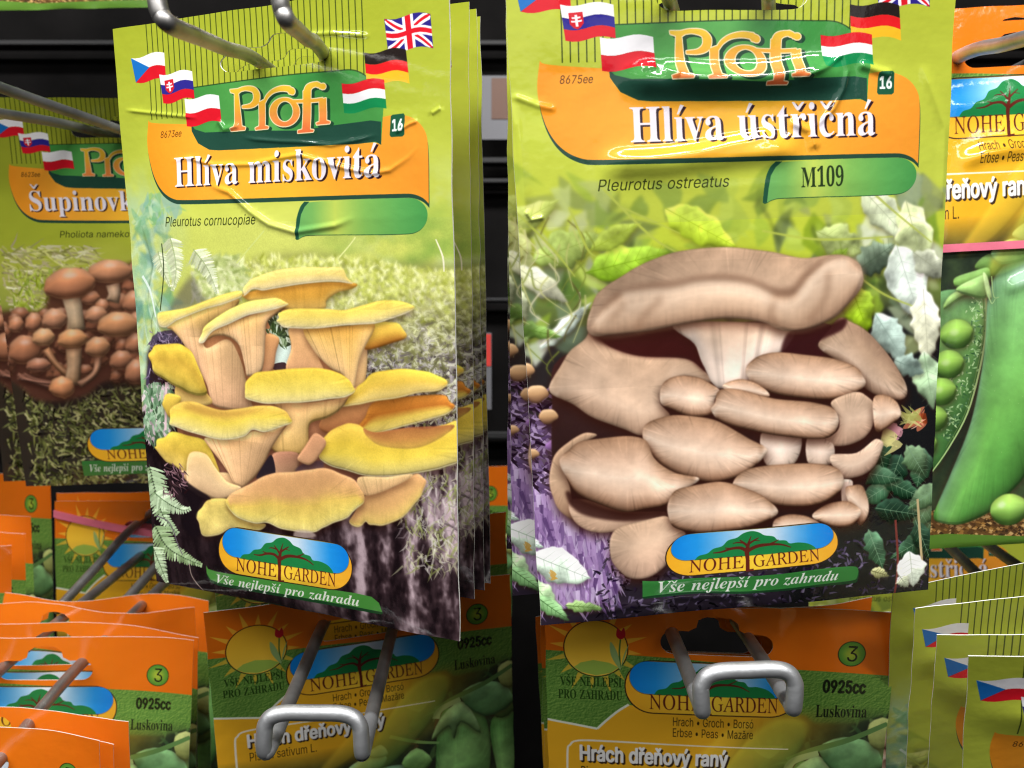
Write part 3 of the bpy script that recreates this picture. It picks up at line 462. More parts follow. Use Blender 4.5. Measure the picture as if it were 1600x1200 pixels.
def profi_header(A, fr, title, tx, tw, code, latin, lx, lw, tab=None, stripes=True):
    F = A.f = fr
    # stripes
    A.f = None
    for i in range(38):
        x = 128+19.6*i
        if 352 > x > 1e9: continue
        A.line([(x, -5), (x+1, 140), (x-1, 262)], 3.2, (52, 66, 20), .9)
    A.f = fr
    # banner with its dark lower line
    A.fill([np.asarray(BANNER)+(1, 6.5)], (38, 72, 58))
    A.fill([BANNER], ('h', [(0, (240, 150, 36)), (.25, (246, 168, 52)), (.55, (244, 186, 52)), (.8, (240, 158, 50)), (1, (238, 150, 48))]))
    # green brand panel and its darker foot
    A.fill([PANEL], (66, 140, 62))
    A.fill([PANEL], ('h', [(0, (64, 140, 62)), (.45, (92, 168, 84)), (.6, (60, 140, 66)), (1, (72, 146, 70))]))
    A.fill([[(300, 195), (306, 202), (322, 207), (345, 206), (400, 204), (470, 204), (520, 196), (580, 188), (596, 190), (597, 226), (588, 221), (560, 225), (345, 235), (330, 234), (312, 224), (301, 205)]], (32, 72, 58))
    A.line([(302, 137), (430, 119), (520, 111), (548, 109), (563, 113), (575, 121)], 3, (30, 62, 34), .8)
    # green tab
    A.fill([np.asarray(TAB)+(-.5, 1)], (30, 70, 50))
    A.fill([TAB], ('h', [(0, (104, 172, 96)), (.14, (120, 178, 92)), (.32, (190, 208, 92)), (.55, (128, 182, 88)), (.8, (92, 164, 84)), (1, (70, 148, 76))]))
    A.fill([[(482, 315), (477, 322), (473, 334), (471, 350), (470, 373), (475, 373), (476, 352), (478, 335), (483, 323), (490, 315)]], (36, 84, 62))
    # number plate
    A.fill([[(611, 181), (614, 179), (631, 177), (633, 180), (633, 210), (630, 213), (612, 214), (610, 211)]], (30, 86, 60))
    c = A.px([(612, 206)])[0]/A.K
    A.text('16', 's', c[0]+1, c[1]-2, 54, (240, 244, 240), sx=.72, grow=1.3)
    # brand lettering
    P = []
    def st(p, w, cl=False):
        P.append(ribbon(smooth(A.px(p), 6, False), np.asarray(w, float)*A.K))
    def pg(p): P.append(A.px(p))
    k = 1.
    # P
    pg([(360, 140), (375, 138.5), (376.5, 143), (373, 146), (379, 197), (385, 199), (384, 203), (363, 205), (362, 201), (368, 198), (367, 146), (361, 144)])
    st([(372, 141.5), (384, 138), (396, 140), (401, 148), (400, 158), (392, 165), (379, 167)], [9, 10, 14, 21, 20, 11, 6])
    # r with its long arm
    pg([(404, 160), (414, 155), (415, 196), (421, 198), (420, 201), (401, 203), (400, 200), (406, 197), (405, 165)])
    st([(413, 160), (418, 150), (427, 142), (440, 138), (453, 139)], [7, 9, 10, 13, 14])
    st([(450, 139), (457, 142), (457, 144), (451, 143)], [14, 14, 12, 8])
    # o
    o = np.linspace(0, 2*np.pi, 40)
    P.append(A.px(np.c_[445+np.cos(o)*23.5, 175+np.sin(o)*22.5]))
    hole = A.px(np.c_[445.5+np.cos(o)*13, 174+np.sin(o)*16.5])
    # f + i with the shared bar
    pg([(474, 142), (486, 139), (486, 202), (492, 203), (491, 206), (467, 208), (467, 204), (474, 202)])
    st([(480, 146), (482, 138), (488, 133), (497, 131)], [24, 20, 13, 10])
    st([(494, 131), (500, 134), (499, 137)], [12, 12, 8])
    st([(453, 158), (470, 158), (490, 157), (505, 155)], [6, 7, 8, 8])
    pg([(499, 156), (510, 153), (511, 188), (517, 190), (516, 193), (496, 195), (495, 192), (500, 190)])
    P.append(A.px(np.c_[505+np.cos(o)*4.6, 135+np.sin(o)*4.6]))
    x0, y0, x1, y1 = A.box(P, 16)
    m = np.zeros((y1-y0, x1-x0), np.float32)
    for q in P: m = np.maximum(m, cover([q-(x0, y0)], y1-y0, x1-x0))
    m *= 1-cover([hole-(x0, y0)], y1-y0, x1-x0)
    bx = (x0, y0, x1, y1)
    big = dil(m, 2.2*A.K/.85)
    sh = np.roll(np.roll(dil(m, 3.2*A.K/.85), int(5*A.K), 0), int(9*A.K), 1)
    A.put(sh, bx, rgb((30, 70, 48)))
    A.put(big, bx, rgb((244, 222, 178)))
    yy = np.linspace(0, 1, y1-y0)
    g = np.stack([np.interp(yy, [.1, .35, .6, .9], [q[i]/255. for q in ((240, 200, 60), (238, 180, 50), (236, 150, 70), (232, 108, 62))]) for i in range(3)], -1)[:, None].astype(np.float32)
    A.put(m, bx, g)
    # flags
    for nm, q in FLAGS.items():
        G = flag_map(q)
        def R(c, *r, al=1.): A.fill([G(rect01(*r))], c, al)
        W, RD, BL = (240, 238, 242), (214, 24, 40), (46, 40, 140)
        if nm == 'czech flag':
            R(W, 0, 0, 1, .5); R(RD, 0, .5, 1, 1); A.fill([G(np.array([(0, 0), (.5, .5), (0, 1)]))], (26, 110, 190))
        elif nm == 'slovak flag':
            R(W, 0, 0, 1, .36); R(BL, 0, .36, 1, .68); R(RD, 0, .68, 1, 1)
            A.fill([G(np.array([(.13, .2), (.4, .2), (.4, .52), (.33, .62), (.265, .66), (.2, .62), (.13, .52)]))], (206, 34, 48))
            for r in ((.24, .25, .29, .58), (.18, .31, .35, .36), (.16, .41, .37, .46)): R(W, *r)
        elif nm == 'polish flag': R(W, 0, 0, 1, .52); R(RD, 0, .52, 1, 1)
        elif nm == 'hungarian flag': R((216, 30, 40), 0, 0, 1, .34); R(W, 0, .34, 1, .67); R((20, 134, 76), 0, .67, 1, 1)
        elif nm == 'german flag': R((34, 26, 24), 0, 0, 1, .36); R((222, 28, 34), 0, .36, 1, .68); R((238, 184, 40), 0, .68, 1, 1)
        else:
            R((44, 36, 130), 0, 0, 1, 1)
            for a, b in (((0, 0), (1, 1)), ((1, 0), (0, 1))):
                t = np.linspace(0, 1, 12)[:, None]; l = np.array(a)*(1-t)+np.array(b)*t
                A.fill([G(np.clip(ribbon(l, .2), 0, 1))], W); A.fill([G(np.clip(ribbon(l, .07), 0, 1))], RD)
            R(W, .38, 0, .62, 1); R(W, 0, .36, 1, .64); R(RD, .44, 0, .56, 1); R(RD, 0, .43, 1, .57)
    # words
    A.f = None
    h = 178
    w0 = A.text(title, 'b', 0, 0, h, (0, 0, 0), dry=True)
    sx = tw/w0
    y = title_y = hap_y(fr, 454)
    A.text(title, 'b', tx+6, y+4, h, (46, 24, 34), sx=sx)
    A.text(title, 'b', tx, y, h, (238, 230, 240), sx=sx)
    cx, cy = fr([(252, 216)])[0]
    A.text(code, 's', cx, cy, 37, (74, 44, 16), sx=.84, skew=.18)
    w0 = A.text(latin, 's', 0, 0, 54, (0, 0, 0), dry=True)
    A.text(latin, 's', lx, hap_y(fr, 566), 54, (52, 60, 24), sx=lw/w0, skew=.2)
    if tab:
        cx, cy = fr([(515, 352)])[0]
        A.text(tab, 'b', cx, cy, 104, (40, 58, 30), sx=.62)
    A.f = fr

def hap_y(fr, y):
    """baseline height y (art units of the first run) in the run drawn through fr"""
    return y-6 if fr is header_shift else y

def brand_logo(A, ribbon_word=True):
    """oval brand logo: blue sky, tree, yellow rim; drawn in its own unit frame (0..600 x 0..200)"""
    o = np.linspace(0, np.pi, 16)
    def stadium(x0, y0, x1, y1, r=None):
        r = (y1-y0)/2 if r is None else r
        c = []
        for cx, cy, a0 in ((x1-r, y0+r, -90), (x1-r, y1-r, 0), (x0+r, y1-r, 90), (x0+r, y0+r, 180)):
            t = np.radians(np.linspace(a0, a0+90, 10)); c.append(np.c_[cx+np.cos(t)*r, cy+np.sin(t)*r])
        return np.concatenate(c)
    A.fill([stadium(-4, -4, 604, 204, 100)], (48, 34, 24))
    A.fill([stadium(0, 0, 600, 200, 97)], ('h', [(0, (240, 172, 40)), (.5, (248, 208, 60)), (1, (238, 168, 44))]))
    sky = stadium(14, 2, 586, 128, 62)
    A.fill([stadium(12, 0, 588, 131, 64)], (60, 60, 60), .55)
    A.fill([sky], ('h', [(0, (16, 132, 226)), (.16, (36, 150, 230)), (.5, (226, 236, 246)), (.62, (206, 226, 244)), (.86, (32, 146, 228)), (1, (12, 126, 222))]))
    crown = [(98, 131), (112, 112), (140, 104), (160, 84), (190, 74), (210, 48), (240, 38), (262, 18), (292, 10), (318, 20), (336, 36), (368, 46), (384, 66), (412, 72), (426, 88), (456, 88), (490, 98), (512, 116), (520, 131)]
    A.fill([np.concatenate([smooth(crown, 5, False), [(98, 131)]])], (30, 126, 66))
    B = (96, 36, 26)
    A.line([(280, 205), (279, 150), (276, 112), (279, 84), (284, 56)], [11, 10, 13, 10, 4], B)
    for l, w in (([(277, 108), (254, 90), (222, 90), (190, 102), (160, 104)], [9, 7, 5, 2]), ([(280, 106), (310, 88), (352, 84), (396, 90), (430, 108)], [9, 8, 5, 2]), ([(279, 84), (264, 66), (250, 50)], [7, 5, 2]),
                 ([(280, 74), (300, 58), (316, 46)], [6, 4, 2]), ([(264, 66), (242, 62), (226, 66)], [4, 3, 1]), ([(352, 84), (372, 74), (386, 64)], [5, 3, 1]), ([(222, 90), (200, 84)], [4, 2]), ([(300, 58), (322, 62)], [3, 1]), ([(284, 56), (290, 34)], [4, 1])):
        A.line(l, np.array(w)*1.15, B)
    A.text_in('NOHE', 'c', 86, 186, 188, 56, B)
    A.text_in('GARDEN', 'c', 302, 186, 236, 56, B)
    A.line([(280, 150), (279, 199), (300, 199)], [10, 9, 7], B, sm=False)
def blades(A, n, region, length, width, cols, seed, ang=(-1.57, .6), poly=None, alpha=1., curl=.3):
    """many short blades/moss tips; region in local coords; drawn dark to light"""
    r = rs(seed)
    x0, y0, x1, y1 = region
    for i in range(n):
        x, y = x0+(x1-x0)*r.rand(), y0+(y1-y0)*r.rand()
        if poly is not None and not inpoly(poly, x, y): continue
        a = ang[0]+ang[1]*r.randn(); L = length*(.5+r.rand())
        b = a+curl*r.randn()
        p = [(x, y), (x+np.cos(a)*L*.5, y+np.sin(a)*L*.5), (x+np.cos(a)*L*.5+np.cos(b)*L*.5, y+np.sin(a)*L*.5+np.sin(b)*L*.5)]
        c = cols(x, y, r) if callable(cols) else cols[r.randint(len(cols))]
        c = np.clip(np.asarray(c)+r.randn()*14, 0, 255)
        A.line(p, [width, width*.8, .4], c, alpha, sm=False)

def inpoly(P, x, y):
    P = np.asarray(P, float); Q = np.roll(P, -1, 0)
    k = (P[:, 1] > y) != (Q[:, 1] > y)
    if not k.any(): return False
    X = P[k, 0]+(y-P[k, 1])*(Q[k, 0]-P[k, 0])/(Q[k, 1]-P[k, 1])
    return bool((X > x).sum() % 2)

def mixc(a, b, t): return np.asarray(a, float)*(1-t)+np.asarray(b, float)*t

def frond(A, p, size, col, seed, dark=(90, 120, 80)):
    """fern frond: a rib with toothed leaflets"""
    r = rs(seed)
    q = smooth(p, 10, False)
    L0 = np.r_[0, np.cumsum(np.hypot(*np.diff(q, axis=0).T))]
    n = max(int(L0[-1]/(size*.17)), 8)
    at_ = np.linspace(L0[-1]*.03, L0[-1]*.97, n)
    q = np.c_[np.interp(at_, L0, q[:, 0]), np.interp(at_, L0, q[:, 1])]
    for i in range(1, n):
        t = i/n; d = q[i]-q[i-1]; st = np.hypot(*d); d = d/max(st, 1e-6); nn = np.array([-d[1], d[0]])
        L = size*np.sin(min(1, .25+.9*(1-t))*1.5)*(1-.6*t)
        for s in (-1, 1):
            dr = nn*s*(.85+.2*r.rand())+d*(.4+.15*r.rand())
            c = np.clip(np.asarray(col)+r.randn()*16-(18 if s > 0 else 0), 0, 255)
            pn = np.array([-dr[1], dr[0]])
            pts = [q[i]+dr*L*u+pn*st*.46*wd*(1+.25*(k % 2)) for k, (u, wd) in enumerate(((0, .5), (.2, .95), (.35, .8), (.5, .9), (.65, .6), (.8, .6), (1, 0)))]
            pts += [q[i]+dr*L*u-pn*st*.46*wd*(1+.25*(k % 2)) for k, (u, wd) in enumerate(((.8, .6), (.65, .6), (.5, .9), (.35, .8), (.2, .95), (0, .5)))]
            A.fill([np.array(pts)], c, .95)
    A.line(q, [4, 1.5], dark, .7, sm=False)

def leaf(A, c, L, W, ang, col, vein, seed, hole=False):
    r = rs(seed)
    t = np.linspace(0, 1, 12)
    w = W*np.sin(np.pi*t**.8)*(1+.08*r.randn(12)); x = L*(t-.5)
    p = np.r_[np.c_[x, w*.5], np.c_[x, -w*.5][::-1]]
    R = np.array([[np.cos(ang), -np.sin(ang)], [np.sin(ang), np.cos(ang)]])
    M = lambda q: np.asarray(q) @ R.T+c
    A.blob(M(p), [(0, np.clip(np.array(col)+16, 0, 255)), (.5, col), (1, np.clip(np.array(col)-24, 0, 255))], shadow=(3, 8, 6, .35), mottle=.6, infl=.12, seed=seed)
    A.line(M([(-L*.5, 0), (L*.5, 0)]), [3, 1.5], vein, .7, sm=False)
    for k in np.linspace(-.3, .35, 6):
        for s in (-1, 1):
            A.line(M([(L*k, 0), (L*(k+.12), s*W*.34)]), [1.8, .8], vein, .55, sm=False)

def art_yellow():
    A = Art(bg=(196, 202, 62))
    h, w = A.h, A.w
    Y = np.arange(h)[:, None]/A.K; X = np.arange(w)[None]/A.K
    n = fbm(h, w, 220, 120, 3, 4)-.5
    # lime ground of the packet, paler to the middle, greenish white leaves to the left
    st = [(0, (160, 170, 46)), (330, (177, 188, 64)), (560, (202, 210, 92)), (720, (198, 206, 92)), (900, (190, 198, 96)), (1690, (110, 110, 70))]
    yy = np.clip(Y+n*120, 0, 1690)
    g = np.stack([np.interp(yy, [q[0] for q in st], [q[1][i]/255. for q in st]) for i in range(3)], -1).astype(np.float32)
    A.a[:] = g
    # lighter haze at the centre
    hz = np.exp(-(((X-640)/330)**2+((Y-640)/150)**2))
    A.a += (hz*.35)[..., None]*(rgb((226, 230, 120))-A.a)
    # pale, leafy left edge and right edge
    le = np.clip(1-(X-20)/260, 0, 1)*np.clip((Y-360)/160, 0, 1)*np.clip((fbm(h, w, 60, 70, 8)-.25)*2.2, 0, 1)
    A.a += (le*.85)[..., None]*(rgb((176, 206, 170))-A.a)
    ri = np.clip((X-640)/300, 0, 1)*np.exp(-((Y-640)/110)**2)*np.clip((fbm(h, w, 90, 60, 18)-.3)*2.4, 0, 1)
    A.a += (ri*.75)[..., None]*(rgb((112, 158, 66))-A.a)
    ri = np.clip((X-760)/300, 0, 1)*np.exp(-((Y-600)/130)**2)*np.clip((fbm(h, w, 70, 60, 28)-.48)*3, 0, 1)
    A.a += (ri*.8)[..., None]*(rgb((196, 216, 190))-A.a)
    Z = zoomed(left_front, 220, 380, 2.963); A.f = Z
    E = zoomed(left_front, 300, 680, 3.81)
    # leaf shapes left
    r = rs(4)
    for i in range(130):
        x, y = -10+150*r.rand()**1.3, -210+900*r.rand()
        c = [(150, 196, 160), (120, 176, 120), (196, 222, 190), (96, 150, 130), (140, 180, 176), (210, 226, 170)][r.randint(6)]
        A.fill([smooth(np.c_[x+r.randn(5)*32, y+r.randn(5)*42][np.argsort(r.rand(5))], 4)], c, .5, feather=1)
    for i in range(9):
        A.line([(20+r.rand()*130, 120+60*i), (40+r.rand()*60, 60+50*i), (10+r.rand()*140, -80+50*i)], [2, 3, 1], (226, 238, 226) if i % 3 else (70, 90, 60), .8)
    # bark ground under everything on the right and below
    bark = [(30, 700), (60, 470), (230, 440), (700, 400), (1000, 330), (1700, 300), (1750, 1900), (0, 1900)]
    bm = A.mask([smooth(bark, 4)], 30)
    m, bx = bm; m = blur(m, 6); x0, y0, x1, y1 = bx
    hh, ww = m.shape
    v = .75*fbm(hh, ww, 34, 150, 31, 5)+.25*fbm(hh, ww, 10, 16, 37, 3); v = np.clip((v-.34)*3.2, 0, 1); v = .4*v+.6*blur(v, 2)
    lit = np.clip((np.arange(x0, x1)[None]/A.K-480)/380, 0, 1)*np.clip((np.arange(y0, y1)[:, None]/A.K-820)/300, .25, 1)
    c0 = rgb((44, 34, 38)); c1 = rgb((118, 92, 98)); c2 = rgb((186, 162, 170))
    col = c0+(c1-c0)*(v*(.35+.65*lit))[..., None]+(c2-c1)*(np.clip(v-.42, 0, 1)*1.9*lit)[..., None]
    A.put(m, bx, col)
    # moss: bright above, greyer and sparser below
    def mc(x, y, r):
        t = np.clip((y-210)/330+.18*r.randn(), 0, 1)
        a = [(222, 224, 130), (200, 208, 92), (180, 188, 76), (234, 236, 170)][r.randint(4)]
        b = [(196, 190, 190), (150, 140, 148), (120, 118, 84), (206, 206, 176), (88, 78, 84)][r.randint(5)]
        return mixc(a, b, t)
    A.f = Z
    moss = [(380, 160), (520, 80), (800, 40), (1100, 90), (1500, 150), (1500, 760), (1250, 640), (1020, 520), (850, 300), (620, 250)]
    q = A.mask([smooth(moss, 4)], 40); A.put(blur(q[0], 10), q[1], rgb((150, 152, 84)), .8)
    blades(A, 2600, (420, 70, 1490, 330), 30, 7, mc, 11, poly=moss, ang=(-1.5, .8))
    blades(A, 2200, (1000, 280, 1490, 840), 34, 6, mc, 12, ang=(-1.2, 1.3), curl=.9)
    blades(A, 420, (1220, 800, 1490, 1500), 60, 6, lambda x, y, r: [(188, 186, 150), (206, 200, 190), (150, 160, 90), (126, 112, 116)][r.randint(4)], 13, ang=(1.5, .6), curl=.8, alpha=.6)
    blades(A, 500, (250, 60, 520, 250), 40, 9, [(206, 214, 150), (186, 200, 120), (220, 224, 170), (160, 176, 100)], 14, ang=(.6, .9), poly=[(230, 0), (480, 40), (520, 220), (420, 240), (260, 260), (250, 160)])
    q0 = int(560*A.K); up = A.a[q0:]                    # the ground behind is out of focus in the print
    fz = np.clip((1250-np.arange(q0, A.h)/A.K)/500, .25, 1)[:, None, None]
    A.a[q0:] = up*(1-fz*.85)+fz*.85*np.stack([blur(up[:, :, i], 3) for i in range(3)], -1)
    A.fill([smooth([(150, 290), (200, 210), (260, 150), (300, 230), (340, 262), (240, 300), (150, 320)], 4)], (86, 74, 92), .5, feather=7)
    for p, s_, k in (([(150, -40), (175, 60), (180, 140), (160, 220)], 60, 5), ([(90, 30), (110, 110), (150, 200)], 44, 6), ([(260, 20), (330, 110), (380, 230)], 62, 7)):
        frond(A, p, s_, (214, 222, 184), k, (150, 170, 120))
    A.fill([smooth([(60, 430), (180, 400), (200, 470), (110, 470), (40, 560), (30, 740), (55, 560)], 4)], (84, 70, 100), .9, feather=1)
    blades(A, 240, (40, 400, 210, 720), 26, 5, [(150, 130, 160), (70, 56, 76), (110, 96, 120)], 15, ang=(1.2, .7))
    blades(A, 260, (20, 640, 150, 900), 50, 14, [(130, 170, 130), (176, 206, 170), (96, 130, 96), (216, 190, 200)], 16, ang=(1.5, .5), alpha=.8)
    A.line([(110, 0), (118, 130), (100, 310)], 4, (70, 84, 56)); A.line([(10, 150), (50, 220), (78, 340)], [10, 9, 5], (210, 226, 216)); A.line([(130, 640), (130, 780), (128, 860)], 10, (222, 190, 196))
    A.line([(1370, -20), (1400, 60), (1405, 130)], [3, 5, 4], (226, 222, 190)); A.line([(470, 90), (540, 10), (600, -60)], 4, (206, 216, 120)); A.line([(930, 70), (985, 5), (1010, -30)], 4, (220, 226, 140))
    # ------------- the cluster of yellow caps, back to front
    RIM = (.55, 4, (248, 236, 200))
    A.lift = 1.03; O0, O1, O2 = (220, 175, 91), (204, 146, 62), (184, 122, 54)      # undersides
    T0, T1, T2 = (223, 181, 130), (210, 164, 104), (190, 132, 82)     # flesh
    Y0, Y1, Y2 = (219, 186, 67), (225, 198, 87), (230, 210, 132)     # cap yellow
    B = A.blob
    B([(300, 420), (460, 330), (700, 300), (1000, 420), (1040, 700), (1100, 900), (1000, 1150), (500, 1150), (260, 1000), (180, 780)], [(0, (176, 118, 76)), (.6, (168, 112, 78)), (1, (120, 78, 66))], mottle=.2, infl=.05)
    # light chink in the cluster
    A.fill([smooth([(645, 470), (690, 450), (720, 450), (716, 560), (700, 575), (640, 575), (636, 520)], 4)], (206, 226, 214))
    A.fill([smooth([(610, 330), (670, 300), (720, 400), (722, 460), (680, 470), (640, 410)], 4)], (70, 84, 60))
    blades(A, 60, (605, 310, 720, 450), 40, 8, [(190, 206, 180), (90, 110, 70), (150, 170, 130)], 17, ang=(1.2, .7))
    A.fill([smooth([(638, 555), (690, 545), (700, 575), (645, 580)], 4)], (84, 62, 66))
    # back right small cap and stem
    B([(1000, 470), (1060, 460), (1052, 640), (1000, 700)], [(0, T0), (1, T1)], fan=(1030, 1200, 102, 0.043))
    B([(1055, 450), (1085, 380), (1150, 360), (1205, 372), (1238, 415), (1222, 442), (1150, 466), (1060, 486)], [(0, (227, 188, 71)), (.45, (220, 175, 66)), (1, (182, 112, 44))], mottle=.08)
    # large back cap
    B([(500, 240), (560, 212), (660, 200), (850, 176), (1004, 182), (988, 210), (925, 226), (880, 262), (862, 300), (700, 300), (640, 262), (540, 262)], [(0, (196, 138, 48)), (.5, (204, 150, 58)), (1, (219, 176, 91))], fan=(800, 700, 119, 0.036), infl=.1)
    B([(500, 238), (506, 200), (540, 164), (600, 140), (680, 117), (780, 107), (880, 108), (942, 114), (968, 142), (1005, 184), (930, 176), (850, 177), (740, 190), (645, 207), (590, 216), (545, 210), (512, 238)], [(0, (217, 193, 104)), (.45, (224, 198, 110)), (1, (228, 208, 158))], shadow=(0, 8, 7, .4), rim=RIM, fib=24, streak=.025)
    # far left funnel
    B([(130, 385), (200, 348), (320, 300), (470, 258), (450, 310), (340, 370), (310, 440), (330, 480), (420, 440), (470, 500), (505, 600), (522, 700), (524, 756), (370, 756), (342, 720), (320, 640), (268, 550), (210, 452), (165, 402)],
      [(0, (219, 176, 94)), (.35, (220, 176, 122)), (1, (211, 163, 124))], [(0, 1.06), (.35, 1.02), (.75, .88), (1, .8)], fan=(440, 1400, 442, 0.094), infl=.18, seed=3)
    B([(84, 345), (95, 320), (150, 309), (230, 295), (330, 260), (420, 230), (480, 217), (502, 226), (480, 250), (400, 280), (320, 302), (230, 336), (180, 356), (132, 386), (100, 380)], [(0, (219, 193, 79)), (.5, (224, 200, 104)), (1, (232, 212, 158))], [(0, .97), (.4, 1), (1, 1.03)], rim=RIM, fib=24, shadow=(0, 9, 7, .4))
    # second funnel
    B([(600, 420), (665, 430), (652, 500), (636, 580), (585, 584)], [(0, (208, 148, 91)), (1, (200, 143, 102))])
    B([(308, 458), (360, 400), (520, 336), (692, 288), (612, 360), (602, 440), (588, 582), (520, 604), (506, 560), (480, 470), (432, 430), (370, 424)], [(0, (210, 166, 96)), (.4, (220, 174, 121)), (1, (225, 184, 138))], [(0, .92), (.5, 1.03), (.8, 1.0), (1, .88)], fan=(560, 1000, 340, 0.086), infl=.18, seed=4)
    B([(294, 452), (299, 410), (340, 360), (420, 310), (500, 274), (580, 255), (660, 249), (706, 275), (680, 291), (610, 311), (520, 331), (430, 371), (360, 402), (310, 458)], [(0, (225, 202, 96)), (.5, (228, 206, 120)), (1, (234, 218, 176))], rim=RIM, fib=24, shadow=(0, 9, 7, .45))
    # right big funnel
    B([(712, 392), (800, 392), (842, 520), (852, 590), (700, 590), (722, 480)], [(0, (209, 159, 102)), (1, (206, 152, 106))], fan=(770, 1200, 102, 0.036))
    B([(775, 392), (850, 388), (960, 375), (1096, 370), (1052, 480), (1022, 560), (1000, 690), (985, 690), (960, 612), (900, 572), (832, 505)], [(0, (204, 150, 62)), (.4, (219, 175, 97)), (1, (225, 182, 128))], [(0, .94), (.6, 1.02), (1, 1.0)], fan=(985, 800, 204, 0.122), infl=.14, seed=5)
    B([(664, 345), (668, 325), (692, 304), (760, 297), (880, 300), (960, 305), (1040, 285), (1110, 265), (1190, 261), (1240, 275), (1268, 296), (1200, 336), (1110, 366), (1020, 373), (960, 376), (850, 389), (760, 391), (690, 386), (664, 362)], [(0, (220, 190, 74)), (.4, (225, 200, 92)), (.75, (226, 204, 120)), (1, (232, 214, 164))], [(0, .97), (.55, .98), (.65, 1.05), (1, 1.02)], rim=RIM, fib=24, shadow=(0, 10, 8, .5), streak=.025)
    # left caps
    B([(180, 640), (260, 640), (320, 680), (350, 740), (190, 740)], [(0, (210, 171, 82)), (1, (210, 175, 104))])
    B([(45, 522), (55, 485), (100, 464), (180, 461), (232, 480), (272, 530), (310, 620), (326, 684), (282, 700), (240, 690), (185, 662), (130, 632), (80, 602), (55, 560)], [(0, (217, 186, 60)), (.4, (209, 169, 60)), (.75, (215, 181, 67)), (1, (222, 197, 91))], mottle=.14, infl=.3)
    B([(115, 732), (130, 700), (182, 694), (202, 722), (170, 762), (150, 802), (125, 766)], [(0, (217, 185, 67)), (1, (205, 168, 66))])
    # right pair of caps
    B([(960, 690), (1060, 650), (1130, 720), (1110, 850), (960, 880), (850, 850), (880, 770)], [(0, (200, 145, 89)), (1, (160, 98, 60))])
    B([(1000, 882), (1050, 800), (1100, 726), (1250, 704), (1380, 699), (1422, 720), (1448, 752), (1420, 790), (1330, 816), (1240, 841), (1100, 876), (1050, 872)], [(0, (196, 124, 46)), (.42, (192, 116, 44)), (.68, (225, 191, 79)), (1, (232, 206, 112))], [(0, .86), (.5, .95), (1, 1.12)], rim=RIM, fib=24, infl=.14)
    B([(950, 745), (1000, 680), (1040, 640), (1080, 600), (1160, 582), (1260, 580), (1340, 594), (1400, 624), (1417, 656), (1380, 682), (1280, 692), (1180, 716), (1080, 728), (1010, 745)], [(0, (225, 191, 62)), (.45, (224, 186, 71)), (.8, (220, 191, 104)), (1, (217, 185, 104))], [(0, .84), (.25, .98), (1, 1.05)], rim=(.5, 5, (240, 220, 160)))
    # middle cap with its stalk
    B([(640, 730), (780, 728), (960, 704), (972, 714), (930, 772), (880, 802), (804, 832), (800, 940), (780, 966), (720, 979), (650, 961), (618, 920), (630, 878), (690, 850), (702, 800)], [(0, (205, 156, 100)), (.4, (215, 175, 111)), (1, (212, 169, 94))], [(0, .9), (.3, 1.04), (.6, .98), (1, .92)], fan=(750, 2200, 714, 0.072), infl=.2, seed=6)
    B([(504, 692), (513, 640), (545, 600), (620, 584), (750, 574), (880, 580), (962, 610), (1002, 652), (1003, 682), (960, 705), (880, 716), (780, 731), (700, 733), (600, 736), (520, 715)], [(0, (207, 176, 57)), (.3, (217, 190, 69)), (.65, (224, 202, 94)), (1, (232, 214, 146))], rim=RIM, fib=24, shadow=(0, 14, 10, .5), streak=.025)
    # lower left cone and wide cap
    B([(75, 932), (90, 905), (130, 894), (152, 864), (222, 880), (312, 905), (352, 966), (384, 1052), (360, 1062), (280, 1061), (200, 1046), (130, 1002), (80, 948)], [(0, (215, 185, 62)), (.5, (210, 175, 66)), (1, (219, 188, 99))], mottle=.16)
    B([(190, 1045), (300, 1060), (380, 1052), (432, 1060), (474, 1112), (440, 1165), (320, 1175), (240, 1122)], [(0, (217, 173, 122)), (1, (213, 167, 122))], infl=.12)
    B([(318, 898), (420, 900), (500, 884), (540, 862), (600, 866), (692, 838), (640, 920), (602, 990), (552, 1070), (500, 1118), (468, 1110), (430, 1060), (368, 970)], [(0, (210, 164, 106)), (.4, (217, 171, 122)), (1, (216, 170, 122))], [(0, 1.12), (.28, 1.05), (.5, .98), (.8, .88), (1, .84)], fan=(492, 1190, 144, 0.130), infl=.14, seed=7)
    B([(150, 822), (155, 770), (190, 734), (260, 727), (330, 750), (400, 765), (480, 758), (560, 745), (640, 745), (692, 770), (718, 812), (690, 836), (600, 866), (540, 856), (500, 886), (420, 903), (340, 896), (250, 871), (170, 842)], [(0, (210, 171, 74)), (.25, (217, 181, 71)), (.45, (227, 200, 76)), (.75, (229, 208, 111)), (1, (236, 220, 156))], rim=RIM, fib=24, shadow=(0, 12, 9, .45), streak=.025)
    A.fill([smooth([(215, 752), (262, 742), (330, 755), (420, 771), (520, 760), (572, 760), (500, 786), (400, 796), (290, 786)], 5)], (196, 142, 66), .55, feather=5)
    # lower right ring
    B([(845, 962), (855, 920), (900, 860), (960, 829), (1022, 832), (1060, 858), (1100, 868), (1250, 852), (1330, 856), (1400, 840), (1474, 826), (1480, 950), (1478, 1012), (1400, 1036), (1300, 1056), (1180, 1071), (1060, 1069), (960, 1041), (890, 1020), (852, 992)], [(0, (219, 181, 71)), (.4, (224, 191, 62)), (.62, (229, 200, 71)), (.85, (224, 203, 104)), (1, (224, 204, 128))], [(0, .94), (.5, 1), (1, 1.02)], rim=RIM, fib=24, shadow=(0, 14, 10, .5), infl=.2)
